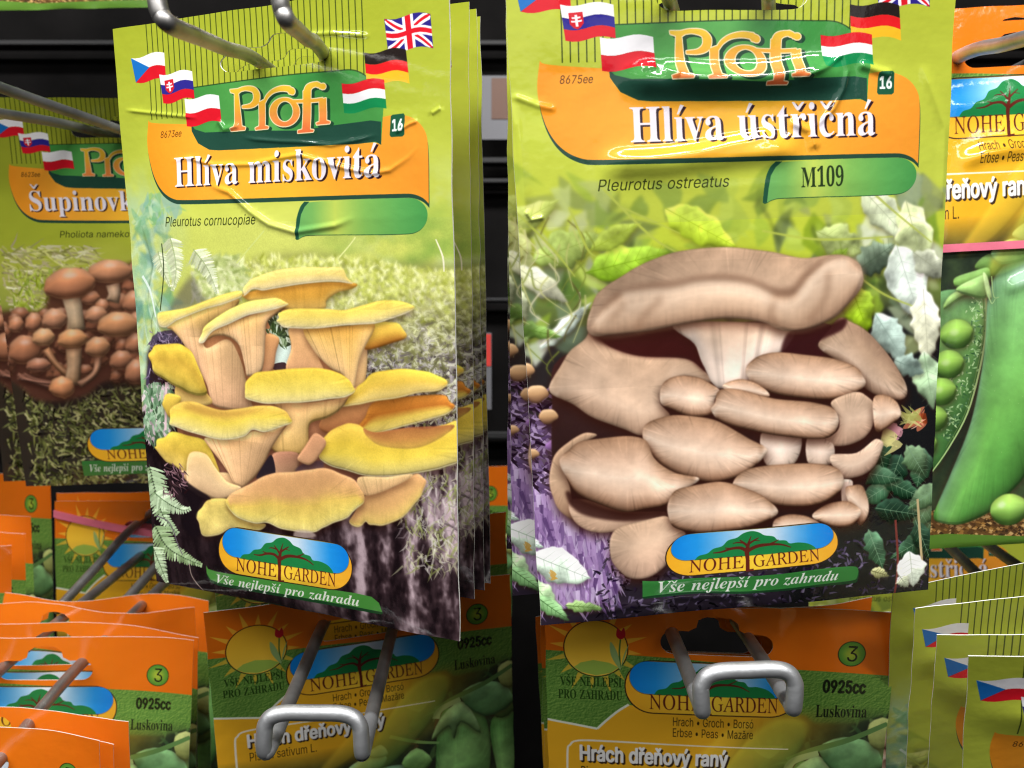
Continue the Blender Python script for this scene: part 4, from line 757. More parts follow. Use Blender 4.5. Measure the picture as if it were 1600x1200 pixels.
    B([(1050, 850), (1100, 868), (1250, 848), (1400, 842), (1452, 842), (1410, 890), (1330, 930), (1250, 950), (1140, 934), (1072, 900)], [(0, (150, 86, 54)), (.5, (184, 120, 68)), (1, (212, 166, 77))], shadow=None, infl=.05, alpha=.85)
    # ------------- lower part
    A.f = E
    B([(515, 100), (660, 92), (645, 205), (528, 220)], [(0, (180, 124, 96)), (1, (203, 154, 117))], [(0, 1.05), (1, .8)])
    A.fill([smooth([(410, 245), (450, 170), (502, 105), (524, 212), (480, 222)], 4)], (60, 50, 58), feather=1)
    A.fill([smooth([(640, 200), (700, 150), (800, 140), (800, 190), (700, 200)], 4)], (84, 66, 80), .8, feather=2)
    B([(658, 130), (700, 60), (760, -20), (820, 40), (782, 120), (720, 165)], [(0, (197, 140, 100)), (1, (205, 152, 110))])
    A.f = Z
    B([(600, 925), (560, 1040), (640, 1000)], [(0, T2), (1, T2)], shadow=None) if 0 else None
    A.f = E
    B([(1000, 440), (1060, 330), (1200, 300), (1330, 226), (1392, 250), (1397, 300), (1372, 362), (1312, 432), (1250, 492), (1160, 526), (1090, 522), (1058, 502), (1020, 530), (950, 502)], [(0, (205, 152, 100)), (.5, (211, 162, 99)), (1, (222, 191, 101))], [(0, .86), (.6, 1), (1, 1.08)], rim=(.4, 5), streak=.025)
    B([(1010, 240), (1180, 238), (1330, 224), (1240, 290), (1050, 345)], [(0, (213, 177, 121)), (1, (205, 160, 110))], fan=(1180, 700, 221, 0.086), infl=.05)
    B([(0, 100), (100, 100), (165, 180), (232, 262), (322, 300), (235, 362), (150, 366), (60, 332), (-10, 290)], [(0, (219, 181, 121)), (.5, (220, 184, 136)), (1, (213, 173, 130))], infl=.15)
    B([(50, 470), (80, 408), (150, 364), (232, 368), (242, 410), (300, 475), (400, 510), (462, 515), (432, 552), (330, 562), (260, 540), (180, 582), (100, 587), (60, 522)], [(0, (214, 185, 92)), (.4, (219, 195, 101)), (1, (215, 191, 111))], mottle=.2, rim=(.4, 5))
    B([(230, 402), (245, 350), (330, 298), (430, 242), (520, 214), (640, 205), (720, 190), (820, 180), (902, 210), (1002, 262), (1042, 330), (1047, 382), (1000, 422), (960, 472), (862, 512), (800, 542), (742, 562), (640, 562), (560, 546), (480, 512), (400, 512), (300, 476)], [(0, (213, 160, 108)), (.4, (212, 164, 97)), (.58, (220, 186, 86)), (.8, (224, 200, 97)), (1, (234, 216, 130))], [(0, 1.02), (.5, .98), (1, 1.02)], rim=RIM, fib=24, mottle=.1, shadow=(0, 14, 10, .5), streak=.025)
    A.fill([smooth([(330, 318), (440, 255), (640, 220), (810, 196), (930, 250), (860, 286), (770, 320), (700, 352), (590, 362), (490, 346), (400, 322)], 5)], (214, 158, 104), .6, feather=9)
    A.fill([smooth([(640, 555), (720, 555), (760, 590), (640, 600)], 4)], (190, 170, 160), .7, feather=2)
    # dark gaps between caps and fern at the left edge
    A.f = zoomed(left_front, 220, 700, 2.857)
    A.fill([smooth([(110, 70), (170, 75), (230, 150), (330, 215), (290, 230), (265, 310), (285, 370), (250, 390), (200, 330), (240, 260), (170, 160)], 4)], (46, 36, 42), .9, feather=2)
    frond(A, [(40, 60), (70, 180), (110, 300), (180, 380)], 84, (188, 216, 168), 21)
    frond(A, [(60, 190), (130, 240), (200, 270), (238, 262)], 60, (204, 228, 186), 22)
    frond(A, [(60, 330), (120, 430), (200, 480), (292, 516)], 70, (176, 206, 150), 23)
    frond(A, [(50, 430), (90, 520), (120, 600)], 54, (196, 222, 176), 24)
    A.line([(75, 300), (140, 330), (180, 430), (200, 470)], 4, (120, 110, 120)); A.line([(230, 510), (240, 570), (290, 640), (330, 665)], 4, (170, 150, 140))
    blades(A, 60, (110, 60, 210, 200), 30, 5, [(150, 110, 120), (80, 56, 60)], 25, ang=(1., .6))
    # the printed photograph is a little soft
    A.a[int(560*A.K):] = .8*A.a[int(560*A.K):]+.2*np.stack([blur(A.a[int(560*A.K):, :, i], 1) for i in range(3)], -1)
    ph = A.a[int(560*A.K):]; gr = ph.mean(2, keepdims=True); ph += (gr-ph)*.21; ph += (ph-.57)*.22; np.clip(ph, 0, 1, ph); ph *= 1+.06*(vnoise(ph.shape[0], ph.shape[1], 2, 2, 99)-.5)[..., None]
    # brand oval and slogan ribbon
    A.f = left_front
    A.fill([[(328, 882), (331, 888), (345, 893), (420, 905), (500, 917), (560, 926), (585, 932), (597, 942), (601, 956), (598, 958), (560, 951), (420, 926), (345, 913), (333, 907), (328, 897)]], (26, 66, 34))
    A.fill([[(328, 880), (331, 886), (345, 890), (420, 902), (500, 914), (560, 923), (585, 929), (596, 939), (600, 954), (560, 946), (420, 921), (345, 908), (333, 903), (328, 893)]], ('h', [(0, (84, 152, 66)), (.5, (74, 148, 64)), (1, (72, 138, 58))]))
    H = hom([(0, 0), (600, 0), (600, 200), (0, 200)], [(351, 817), (556, 850), (554, 922), (347, 888)])
    A.f = lambda p: left_front(hap(H, p))
    brand_logo(A)
    H2 = hom([(0, 0), (600, 0), (600, 100), (0, 100)], [(342, 890), (570, 926), (568, 951), (340, 913)])
    A.f = lambda p: left_front(hap(H2, p))
    A.text_in('Vše nejlepší pro zahradu', 'i', 4, 78, 590, 62, (238, 240, 230))
    # header
    profi_header(A, left_front, 'Hlíva miskovitá', 205, 695, '8673ee', 'Pleurotus cornucopiae', 158, 344)
    return A
def leaf_outline(c, L, W, ang, r):
    t = np.linspace(0, 1, 9)
    w = W*np.sin(np.pi*t**.8)*(1+.1*r.randn(9)); x = L*(t-.5); b = W*.5*r.randn()*np.sin(np.pi*t)
    p = np.r_[np.c_[x, w*.5+b], np.c_[x, -w*.5+b][::-1]]
    return p @ np.array([[np.cos(ang), np.sin(ang)], [-np.sin(ang), np.cos(ang)]])+c

def art_oyster():
    A = Art(bg=(198, 206, 60))
    h, w = A.h, A.w
    Y = np.arange(h)[:, None]/A.K; X = np.arange(w)[None]/A.K
    n = fbm(h, w, 200, 120, 43, 4)-.5
    st = [(0, (163, 172, 46)), (330, (180, 190, 64)), (560, (190, 201, 74)), (700, (186, 200, 70)), (820, (120, 140, 70)), (1000, (60, 60, 50)), (1690, (52, 44, 56))]
    yy = np.clip(Y+n*140, 0, 1690)
    A.a[:] = np.stack([np.interp(yy, [q[0] for q in st], [q[1][i]/255. for q in st]) for i in range(3)], -1)
    r = rs(9)
    A.f = zoomed(right_front, 780, 360, 2.222)
    # dark understorey right and left
    A.fill([smooth([(1230, 300), (1560, 380), (1560, 1300), (1000, 1300), (1100, 700)], 4)], (34, 34, 36), feather=14)
    A.fill([smooth([(0, 420), (220, 400), (240, 800), (0, 860)], 4)], (50, 44, 46), .9, feather=10)
    # leaves of the ground behind
    LV = [(-50, -130, 130, 90, .3, (176, 194, 110)), (90, -40, 260, 100, -.5, (186, 200, 120)), (60, 70, 180, 110, .9, (196, 200, 150)), (240, 60, 260, 120, -.35, (160, 180, 110)), (440, 110, 300, 130, -.25, (140, 176, 60)), (400, 20, 200, 70, -.5, (170, 190, 90)),
          (690, -10, 280, 120, .5, (176, 200, 70)), (1180, 40, 200, 110, .4, (176, 190, 130)), (1330, -60, 240, 120, .8, (206, 214, 190)), (1300, 90, 160, 110, -.6, (110, 126, 110)), (1440, 20, 260, 130, 1.3, (196, 206, 160)),
          (1420, 190, 300, 150, 1.25, (206, 216, 206)), (1480, 330, 260, 110, 1.5, (214, 214, 190)), (1240, 270, 170, 120, 1.2, (160, 190, 60)), (1350, 370, 200, 120, 1.0, (176, 196, 186)), (1490, 520, 200, 110, 1.4, (170, 196, 160)), (1420, 470, 120, 80, .4, (150, 170, 160)),
          (150, 190, 210, 80, .6, (206, 206, 180)), (60, 260, 150, 80, 1.2, (190, 196, 160)), (230, 330, 240, 50, -.75, (214, 226, 214)), (120, 350, 200, 60, .2, (120, 150, 80)), (50, 400, 130, 60, -.5, (150, 170, 110)), (1500, 120, 160, 90, .6, (186, 190, 170)), (1130, 130, 200, 100, -.8, (130, 160, 60))]
    for i in range(150):                                # a mass of soft leaves behind
        x, y = -60+1640*r.rand(), -150+560*r.rand()**1.2
        e = abs(x-760)/760
        c = [(150, 176, 70), (120, 150, 60), (176, 196, 90), (96, 124, 60)][r.randint(4)] if r.rand() > e else [(170, 182, 150), (120, 136, 110), (200, 206, 186), (86, 100, 80), (150, 160, 110)][r.randint(5)]
        q = leaf_outline(np.array((x, y)), 70+130*r.rand(), 34+60*r.rand(), r.rand()*6.3, r)
        A.fill([q], np.clip(np.array(c)+r.randn()*14, 0, 255), .8, feather=2)
        if i % 3 == 0: A.fill([q*.6+np.array((x, y))*.4+(6, -5)], np.clip(np.array(c)+30, 0, 255), .35, feather=3)
    for i in range(40):
        x, y = -60+1640*r.rand(), -100+480*r.rand(); A.fill([leaf_outline(np.array((x, y)), 60+70*r.rand(), 14+24*r.rand(), r.rand()*6.3, r)], (40, 52, 36), .5, feather=3)
    A.a[:] = .25*A.a+.75*np.stack([blur(A.a[:, :, i], 2) for i in range(3)], -1)
    for i, (x, y, L, W_, a, c) in enumerate(LV): leaf(A, np.array((x, y)), L, W_, a, c, tuple(np.clip(np.array(c)-40, 0, 255)), 50+i)
    for i in range(46):
        x, y = -20+330*r.rand(), -60+480*r.rand()
        A.line([(x, y), (x+30*r.randn(), y+60), (x+60*r.randn(), y+110*r.rand()+60)], [5, 4, 2], [(120, 130, 60), (190, 190, 130), (92, 84, 50), (214, 206, 176)][r.randint(4)], .8)
    for p in ([(60, -60), (180, 60), (260, 160)], [(240, -80), (300, 60), (330, 90)], [(340, -160), (520, 20), (640, 90)], [(420, -80), (620, 10)], [(900, 0), (1100, 30), (1360, 20)], [(1240, 160), (1330, 220), (1430, 260)], [(1180, -260), (1300, -120), (1500, 40)]):
        A.line(p, [5, 6, 3], (176, 186, 90))
    A.a[:] = .35*A.a+.65*np.stack([blur(A.a[:, :, i], 2) for i in range(3)], -1)
    # washed-out lime haze over the top leaves, as printed
    hz = np.clip((800-Y)/300, 0, 1)*np.clip((1060-X)/500, .25, 1)
    A.a += (hz*.55)[..., None]*(rgb((196, 208, 74))-A.a)
    # violet tree stump at the left foot
    for poly, c in (([(20, 560), (110, 640), (330, 660), (330, 800), (200, 900), (30, 900)], (70, 50, 76)), ([(30, 900), (80, 850), (120, 880), (170, 830), (250, 900), (330, 960), (420, 1040), (400, 1250), (20, 1300)], (158, 134, 172))):
        A.blob(poly, [(0, np.clip(np.array(c)+26, 0, 255)), (.5, c), (1, np.clip(np.array(c)-30, 0, 255))], mottle=.7, infl=.05, streak=.35)
    blades(A, 380, (40, 560, 330, 900), 50, 9, [(110, 88, 126), (56, 40, 56), (150, 128, 164), (80, 62, 80)], 61, ang=(.3, .9))
    blades(A, 420, (110, 900, 400, 1250), 90, 12, [(176, 148, 192), (150, 120, 168), (196, 176, 210), (110, 84, 130)], 62, ang=(1.45, .18), alpha=.8)
    A.blob([(160, 740), (240, 690), (330, 665), (250, 720), (180, 760)], [(0, (170, 130, 190)), (1, (140, 104, 160))], infl=.1)
    blades(A, 900, (330, 1060, 1490, 1400), 24, 7, [(60, 48, 74), (38, 30, 42), (96, 84, 112), (120, 108, 136), (30, 24, 32)], 63, ang=(.4, 1.2), alpha=.8)
    # crinkled dark leaves at the right foot
    for i in range(16):
        leaf(A, np.array((1290+190*r.rand(), 640+470*r.rand())), 120+60*r.rand(), 70+30*r.rand(), r.rand()*3, [(52, 84, 62), (40, 66, 50), (76, 110, 84), (96, 120, 90)][i % 4], (130, 160, 130), 80+i)
    for x, y, c in ((1370, 690, (206, 150, 160)), (1340, 720, (214, 206, 140)), (1450, 650, (200, 120, 90)), (1420, 640, (190, 190, 120))):
        for k in range(7): A.fill([smooth(np.c_[x+r.randn(5)*24, y+r.randn(5)*20], 4)], np.clip(np.array(c)+r.randn()*26, 0, 255), .8)
    A.line([(1450, 930), (1462, 1100), (1470, 1180)], [7, 8, 6], (190, 170, 130)); A.line([(1370, 1000), (1378, 1150), (1370, 1300)], [7, 7, 6], (120, 60, 56))
    # ------------- oyster caps, back to front
    A.lift = 1.08; B = A.blob
    C0, C1, C2, C3 = (155, 126, 102), (218, 196, 174), (190, 162, 139), (128, 88, 64)
    CAP = [(0, (129, 100, 79)), (.1, (159, 128, 105)), (.3, (193, 163, 141)), (.55, (223, 199, 179)), (.78, (201, 170, 147)), (.92, (159, 124, 101)), (1, (105, 74, 56))]
    U = [(0, .82), (.3, .96), (.68, 1.06), (.9, 1.0), (1, .88)]
    kw = dict(mottle=.10, infl=.12, streak=.02, shadow=(2, 15, 14, .85), soft=1, fib=60)
    B([(240, 420), (700, 330), (1160, 330), (1330, 600), (1250, 900), (1180, 1000), (600, 1050), (240, 960), (180, 600)], [(0, (61, 38, 36)), (1, (43, 31, 31))], infl=.02)
    for x, y, q in ((86, 492, 32), (130, 572, 36), (168, 648, 30), (112, 780, 22)): B([(x-q, y), (x-q*.5, y-q*.8), (x+q*.6, y-q*.8), (x+q, y), (x+q*.5, y+q*.7), (x-q*.5, y+q*.7)], [(0, (190, 160, 126)), (.5, (175, 138, 102)), (1, (112, 81, 63))])
    B([(1085, 392), (1130, 350), (1172, 305), (1212, 310), (1282, 360), (1352, 440), (1402, 520), (1410, 560), (1386, 582), (1330, 574), (1270, 550), (1230, 500), (1150, 440)], [(0, (142, 115, 96)), (.4, (172, 145, 123)), (.75, (199, 173, 152)), (1, (142, 110, 91))], U, **kw)
    B([(180, 562), (194, 500), (240, 420), (300, 368), (322, 352), (380, 400), (480, 430), (640, 440), (702, 480), (722, 522), (630, 502), (566, 540), (552, 592), (582, 642), (500, 702), (430, 690), (340, 650), (260, 602)], [(0, (168, 140, 117)), (.35, (190, 162, 139)), (.7, (200, 173, 151)), (1, (168, 137, 115))], U, **kw)
    A.fill([smooth([(308, 350), (420, 330), (700, 330), (712, 480), (640, 440), (500, 436), (390, 408)], 5)], (70, 32, 30), .92, feather=4)
    B([(612, 320), (990, 326), (984, 400), (932, 440), (872, 470), (852, 522), (770, 542), (728, 530), (700, 460), (668, 390)], [(0, (168, 135, 113)), (.25, (207, 181, 160)), (.6, (221, 201, 187)), (1, (227, 208, 195))], [(0, .82), (.35, .98), (.7, 1.03), (1, .96)], fan=(800, 900, 160, .16), infl=.16)
    A.fill([smooth([(965, 420), (1000, 340), (1110, 330), (1190, 300), (1180, 340), (1090, 385), (1110, 430), (1020, 425)], 5)], (64, 30, 32), .9, feather=3)
    top = [(305, 340), (318, 270), (350, 210), (430, 150), (540, 95), (660, 65), (800, 57), (920, 70), (1040, 92), (1130, 84), (1200, 90), (1242, 130), (1252, 172), (1210, 240), (1160, 292), (1100, 322), (1010, 342), (960, 340), (900, 312), (800, 301), (700, 306), (600, 326), (500, 346), (400, 356), (330, 363)]
    B(top, [(0, (153, 127, 106)), (.2, (178, 150, 127)), (.55, (190, 162, 139)), (1, (162, 131, 109))], U, **kw)
    B([(318, 352), (350, 275), (420, 220), (520, 203), (600, 197), (680, 177), (780, 172), (870, 186), (940, 216), (1010, 214), (1062, 150), (1122, 106), (1190, 96), (1240, 132), (1246, 176), (1182, 270), (1090, 323), (1000, 343), (902, 313), (780, 301), (600, 327), (420, 358)],
      [(0, (186, 158, 135)), (.3, (208, 182, 159)), (.65, (188, 159, 135)), (1, (150, 119, 97))], [(0, .9), (.3, 1.02), (.6, 1.02), (.8, .95), (1, 1.02)], mottle=.06, infl=.14, streak=.035, shadow=(0, -9, 16, .25), soft=7)
    for p, w in (([(352, 272), (422, 216), (520, 198), (600, 191), (680, 171), (780, 166), (870, 180), (940, 210), (1008, 208), (1056, 152), (1112, 108)], [6, 16, 22, 16, 20, 14, 24, 20, 8]),):
        m = A.mask([ribbon(smooth(A.px(p), 5, False), np.array(w)*A.K)], 30, raw=True); A.put(blur(m[0], 6), m[1], rgb((118, 87, 68)), .62)
    for p in ([(420, 225), (520, 212), (600, 206), (680, 188), (780, 184), (860, 198), (930, 230)], [(1030, 226), (1080, 164), (1140, 120), (1196, 112)]):
        m = A.mask([ribbon(smooth(A.px(p), 5, False), 20*A.K)], 30, raw=True); A.put(blur(m[0], 7), m[1], rgb((236, 214, 192)), .6)
    for p in ([(940, 240), (930, 290), (950, 330)], [(560, 230), (500, 290), (470, 345)], [(430, 250), (380, 310)], [(1130, 140), (1120, 230), (1060, 310)]):
        m = A.mask([ribbon(smooth(A.px(p), 5, False), 18*A.K)], 30, raw=True); A.put(blur(m[0], 7), m[1], rgb((135, 103, 82)), .4)
    B([(850, 492), (868, 440), (950, 417), (1050, 425), (1150, 440), (1240, 480), (1259, 522), (1230, 556), (1150, 577), (1020, 573), (920, 552), (868, 522)], CAP, U, **kw)
    B([(770, 530), (830, 511), (890, 530), (918, 568), (850, 574), (780, 552)], CAP, **kw)
    B([(1138, 590), (1200, 560), (1250, 549), (1287, 590), (1292, 652), (1260, 712), (1190, 742), (1130, 741), (1108, 720), (1160, 690), (1166, 640)], [(0, (178, 151, 129)), (.5, (198, 172, 151)), (1, (168, 137, 117))], **kw)
    B([(1290, 580), (1340, 571), (1377, 600), (1382, 642), (1340, 682), (1296, 686)], CAP, **kw)
    B([(905, 690), (1032, 700), (1010, 800), (918, 806)], [(0, (193, 167, 146)), (.5, (227, 208, 195)), (1, (208, 184, 166))], [(0, .9), (.5, 1.03), (1, .86)], **kw)
    B([(1064, 705), (1146, 730), (1140, 800), (1062, 800)], [(0, (188, 159, 139)), (.5, (221, 200, 185)), (1, (199, 173, 154))], [(0, .9), (.5, 1.03), (1, .86)], **kw)
    B([(548, 592), (560, 530), (622, 499), (702, 514), (754, 546), (738, 582), (732, 632), (670, 642), (600, 620)], CAP, U, **kw)
    B([(730, 590), (760, 549), (830, 549), (950, 575), (1080, 590), (1147, 611), (1167, 656), (1142, 702), (1080, 714), (960, 702), (850, 682), (762, 652), (730, 622)], CAP, U, **kw)
    B([(1138, 770), (1230, 765), (1300, 718), (1324, 742), (1302, 802), (1250, 842), (1190, 852), (1150, 812)], [(0, (192, 165, 145)), (.5, (207, 182, 162)), (1, (160, 129, 111))], **kw)
    B([(180, 900), (178, 810), (214, 750), (290, 698), (334, 708), (244, 762), (218, 812), (242, 880), (256, 940), (320, 990), (262, 1004), (206, 962)], [(0, (162, 134, 111)), (.5, (176, 148, 124)), (1, (160, 129, 106))], **kw)
    B([(236, 940), (300, 930), (420, 966), (566, 970), (562, 992), (422, 1032), (340, 1042), (268, 1012)], [(0, (113, 84, 71)), (.4, (192, 163, 141)), (1, (180, 149, 127))], **kw)
    A.fill([smooth([(232, 900), (300, 935), (420, 968), (580, 965), (572, 985), (430, 1002), (300, 985), (245, 950)], 5)], (56, 30, 28), .85, feather=3)
    B([(482, 692), (520, 660), (600, 639), (700, 639), (780, 670), (850, 711), (918, 752), (880, 802), (820, 842), (740, 862), (660, 852), (560, 802), (514, 752)], CAP, U, **kw)
    B([(213, 802), (240, 750), (320, 719), (420, 709), (500, 720), (532, 782), (602, 832), (684, 852), (640, 892), (580, 942), (480, 962), (400, 962), (300, 922), (234, 872)], CAP, U, **kw)
    B([(1180, 862), (1216, 862), (1205, 940), (1180, 940)], [(0, (215, 193, 181)), (1, (208, 183, 165))], **kw)
    B([(1195, 882), (1240, 879), (1267, 910), (1272, 980), (1240, 1012), (1222, 962), (1200, 932)], CAP, **kw)
    B([(945, 992), (1000, 974), (1060, 984), (1092, 1012), (1020, 1040), (940, 1032)], CAP, **kw)
    B([(1075, 982), (1130, 940), (1200, 934), (1242, 970), (1222, 1012), (1150, 1017)], CAP, **kw)
    B([(798, 882), (830, 830), (900, 804), (1020, 799), (1130, 804), (1182, 842), (1177, 892), (1120, 932), (1020, 947), (920, 937), (838, 912)], CAP, U, **kw)
    B([(378, 1082), (400, 1030), (470, 1000), (570, 984), (602, 1020), (642, 1046), (600, 1082), (572, 1152), (500, 1197), (430, 1192), (388, 1142)], [(0, (182, 153, 129)), (.4, (198, 170, 147)), (1, (178, 147, 127))], U, **kw)
    B([(576, 962), (600, 900), (660, 874), (760, 864), (862, 890), (942, 942), (952, 977), (880, 1012), (780, 1032), (680, 1042), (600, 1020)], CAP, U, **kw)
    # pale leaves at the feet
    A.f = zoomed(right_front, 780, 740, 2.286)
    for x, y, L, W_, a, c in ((100, 240, 120, 60, .4, (196, 216, 200)), (120, 310, 90, 60, 1.2, (206, 224, 200)), (220, 330, 220, 130, .35, (206, 222, 206)), (160, 440, 150, 80, .9, (176, 206, 160)), (300, 470, 130, 44, .05, (140, 170, 110)), (190, 480, 140, 60, .6, (120, 156, 110)),
                             (1470, 340, 130, 104, 1.45, (222, 230, 214)), (1355, 350, 70, 46, .3, (150, 150, 110)), (1440, 380, 60, 50, .9, (200, 206, 180))):
        leaf(A, np.array((x, y), float), L, W_, a, c, tuple(np.clip(np.array(c)-50, 0, 255)), int(x+y))
    for k in range(3): A.fill([smooth(np.c_[185+r.randn(6)*9, 362+r.randn(6)*9], 3)], (196, 150, 70), .8)
    ph = A.a[int(640*A.K):]; ph += (ph-.5)*.12; np.clip(ph, 0, 1, ph)
    A.a[int(640*A.K):] = .8*A.a[int(640*A.K):]+.2*np.stack([blur(A.a[int(640*A.K):, :, i], 1) for i in range(3)], -1)
    # ribbon and oval
    A.f = zoomed(right_front, 780, 740, 2.286)
    A.fill([soft_corners([(505, 378), (560, 380), (700, 366), (850, 362), (1000, 350), (1120, 334), (1250, 322), (1276, 330), (1274, 376), (1262, 386), (1150, 392), (1000, 410), (850, 420), (700, 416), (560, 434), (507, 438)], (0, 15))], (24, 62, 34))
    A.fill([soft_corners([(505, 372), (560, 374), (700, 360), (850, 356), (1000, 344), (1120, 328), (1250, 318), (1274, 326), (1270, 366), (1258, 374), (1150, 384), (1000, 402), (850, 412), (700, 410), (560, 424), (507, 432)], (0, 15))], (54, 128, 58))
    H = hom([(0, 0), (600, 0), (600, 200), (0, 200)], [(598, 213), (1190, 158), (1202, 300), (582, 362)])
    A.f = lambda p: zoomed(right_front, 780, 740, 2.286)(hap(H, p))
    brand_logo(A)
    H2 = hom([(0, 0), (600, 0), (600, 100), (0, 100)], [(552, 372), (1210, 330), (1204, 376), (556, 424)])
    A.f = lambda p: zoomed(right_front, 780, 740, 2.286)(hap(H2, p))
    A.text_in('Vše nejlepší pro zahradu', 'i', 4, 86, 592, 80, (236, 240, 232))
    profi_header(A, header_shift, 'Hlíva ústřičná', 280, 622, '8675ee', 'Pleurotus ostreatus', 194, 326, tab='M109')
    return A
def art_nameko():
    K = .5
    A = Art(K=K, bg=(196, 202, 60))
    h, w = A.h, A.w
    Y = np.arange(h)[:, None]/K; X = np.arange(w)[None]/K
    n = fbm(h, w, 100, 60, 73, 4)-.5
    st = [(0, (150, 158, 42)), (560, (172, 182, 54)), (720, (186, 190, 80)), (860, (160, 170, 70)), (1000, (60, 48, 36)), (1690, (46, 40, 34))]
    yy = np.clip(Y+n*120, 0, 1690)
    A.a[:] = np.stack([np.interp(yy, [q[0] for q in st], [q[1][i]/255. for q in st]) for i in range(3)], -1)
    A.f = None
    blades(A, 500, (20, 600, 420, 900), 60, 9, [(206, 206, 120), (150, 150, 80), (186, 176, 130), (220, 216, 170)], 71, ang=(.3, .5))
    blades(A, 600, (60, 730, 1100, 900), 40, 9, [(170, 186, 60), (140, 160, 50), (196, 206, 90)], 72, ang=(-1.4, .7))
    blades(A, 2600, (40, 1150, 1100, 1690), 46, 9, [(110, 116, 60), (150, 152, 90), (66, 70, 36), (40, 36, 30), (90, 92, 50), (180, 176, 120)], 74, ang=(1.1, .9), curl=.8)
    A.fill([smooth([(60, 1180), (300, 1060), (700, 1060), (760, 1200), (420, 1240), (200, 1320)], 5)], (36, 26, 24), .8, feather=8)
    A.fill([smooth([(640, 1240), (760, 1300), (740, 1460), (640, 1560), (560, 1480)], 5)], (60, 50, 46), .7, feather=8)
    def cap(x, y, rx, ry, c=(190, 106, 56), tilt=0., k=0):
        t = np.linspace(0, 2*np.pi, 16, endpoint=False)
        p = np.c_[np.cos(t)*rx, np.where(np.sin(t) < 0, np.sin(t)*ry*1.1, np.sin(t)*ry*.75)]
        R = np.array([[np.cos(tilt), -np.sin(tilt)], [np.sin(tilt), np.cos(tilt)]])
        p = p @ R.T+(x, y)
        A.blob(p, [(0, np.clip(np.array(c)+(30, 34, 30), 0, 255)), (.35, np.clip(np.array(c)+(14, 10, 4), 0, 255)), (.7, c), (1, np.clip(np.array(c)-(40, 36, 30), 0, 255))], [(0, .82), (.45, 1.06), (1, .8)], infl=.5, mottle=.1, shadow=(0, 14, 12, .55), rim=(.25, 6, (230, 170, 120)))
        A.fill([smooth(np.array([(x-rx*.3, y-ry*.62), (x, y-ry*.8), (x+rx*.3, y-ry*.66), (x, y-ry*.5)]), 4)], (244, 226, 220), .55, feather=3)
    def stem(p, w0, c=(190, 140, 104)):
        q = ribbon(smooth(p, 6, False), [w0, w0*.85, w0])
        A.blob(q, [(0, np.array(c)-20), (.5, c), (1, np.array(c)-40)], [(0, .8), (.5, 1.08), (1, .7)], sm=False, infl=.3, mottle=.25)
    def fN(p):
        p = np.asarray(p, float).reshape(-1, 2); x, y = p[:, 0]/3.158, p[:, 1]/3.158+380
        return np.c_[(x-(-42+(y-152)*.134))/.367, (y-152)/.360]
    A.f = fN; r0 = rs(79)
    A.fill([smooth([(-20, 300), (200, 280), (260, 180), (480, 100), (900, 40), (950, 620), (560, 640), (420, 720), (200, 740), (90, 660), (-20, 560)], 5)], (92, 54, 42), .95, feather=5)
    for i in range(60):
        cap(-10+640*r0.rand(), 300+330*r0.rand(), 34+16*r0.rand(), 30+14*r0.rand(), (150, 96, 72))
    PK = (198, 140, 108)
    r = rs(77)
    for i in range(46):                                   # the dense bunch going back and to the right
        x, y = 640+380*r.rand(), 60+560*r.rand()
        cap(x, y, 44+20*r.rand(), 40+18*r.rand(), (178+20*r.rand(), 118, 88))
    for x, y, rx, ry in ((680, 100, 52, 60), (450, 225, 50, 40), (590, 250, 52, 52), (670, 250, 62, 62), (690, 350, 60, 56), (75, 355, 42, 46), (165, 345, 46, 54), (680, 460, 52, 60), (610, 545, 60, 56), (690, 610, 60, 72), (510, 270, 40, 44)): cap(x, y, rx, ry, (187, 126, 95))
    stem([(560, 150), (570, 200), (560, 240)], 70, (219, 182, 150)); cap(545, 100, 116, 64, (198, 137, 102))
    stem([(350, 200), (372, 290), (380, 380)], 96, (230, 199, 163)); cap(345, 160, 132, 84, (202, 134, 97), -.08)
    cap(270, 330, 66, 58, PK); cap(120, 490, 88, 82, (178, 117, 86)); cap(215, 420, 60, 50, (206, 152, 110)); cap(480, 310, 58, 48, PK)
    stem([(230, 470), (280, 550), (345, 610)], 36); stem([(370, 470), (372, 560), (365, 660)], 84, (208, 168, 132)); stem([(495, 510), (480, 600), (400, 660)], 40, (198, 148, 119))
    for i in range(8): stem([(80+r.rand()*60, 590+r.rand()*40), (160+r.rand()*40, 630+r.rand()*30), (240+r.rand()*60, 640+r.rand()*40)], 20, (170, 121, 102))
    cap(590, 365, 106, 70, (208, 146, 104)); cap(362, 430, 78, 54, (211, 148, 102)); cap(490, 475, 66, 58, (202, 143, 104))
    cap(190, 560, 66, 40, (170, 114, 91)); cap(310, 680, 68, 62, (206, 139, 97), .3)
    A.a[int(600*K):] = .4*A.a[int(600*K):]+.6*np.stack([blur(A.a[int(600*K):, :, i], 1) for i in range(3)], -1)
    # lower band with the oval
    A.f = None
    A.fill([[(270, 1572), (930, 1572), (940, 1634), (270, 1646)]], (56, 120, 56))
    A.text('Vše nejlepší pro zahradu', 'i', 300, 1626, 80, (220, 226, 214), sx=.7)
    H = hom([(0, 0), (600, 0), (600, 200), (0, 200)], [(306, 1420), (890, 1420), (890, 1576), (306, 1576)])
    A.f = lambda p: hap(H, p)
    brand_logo(A)
    profi_header(A, left_front, 'Šupinovka', 172, 500, '8623ee', 'Pholiota nameko', 290, 300)
    return A
HOLE_PEA = (360, 100, 712, 184)
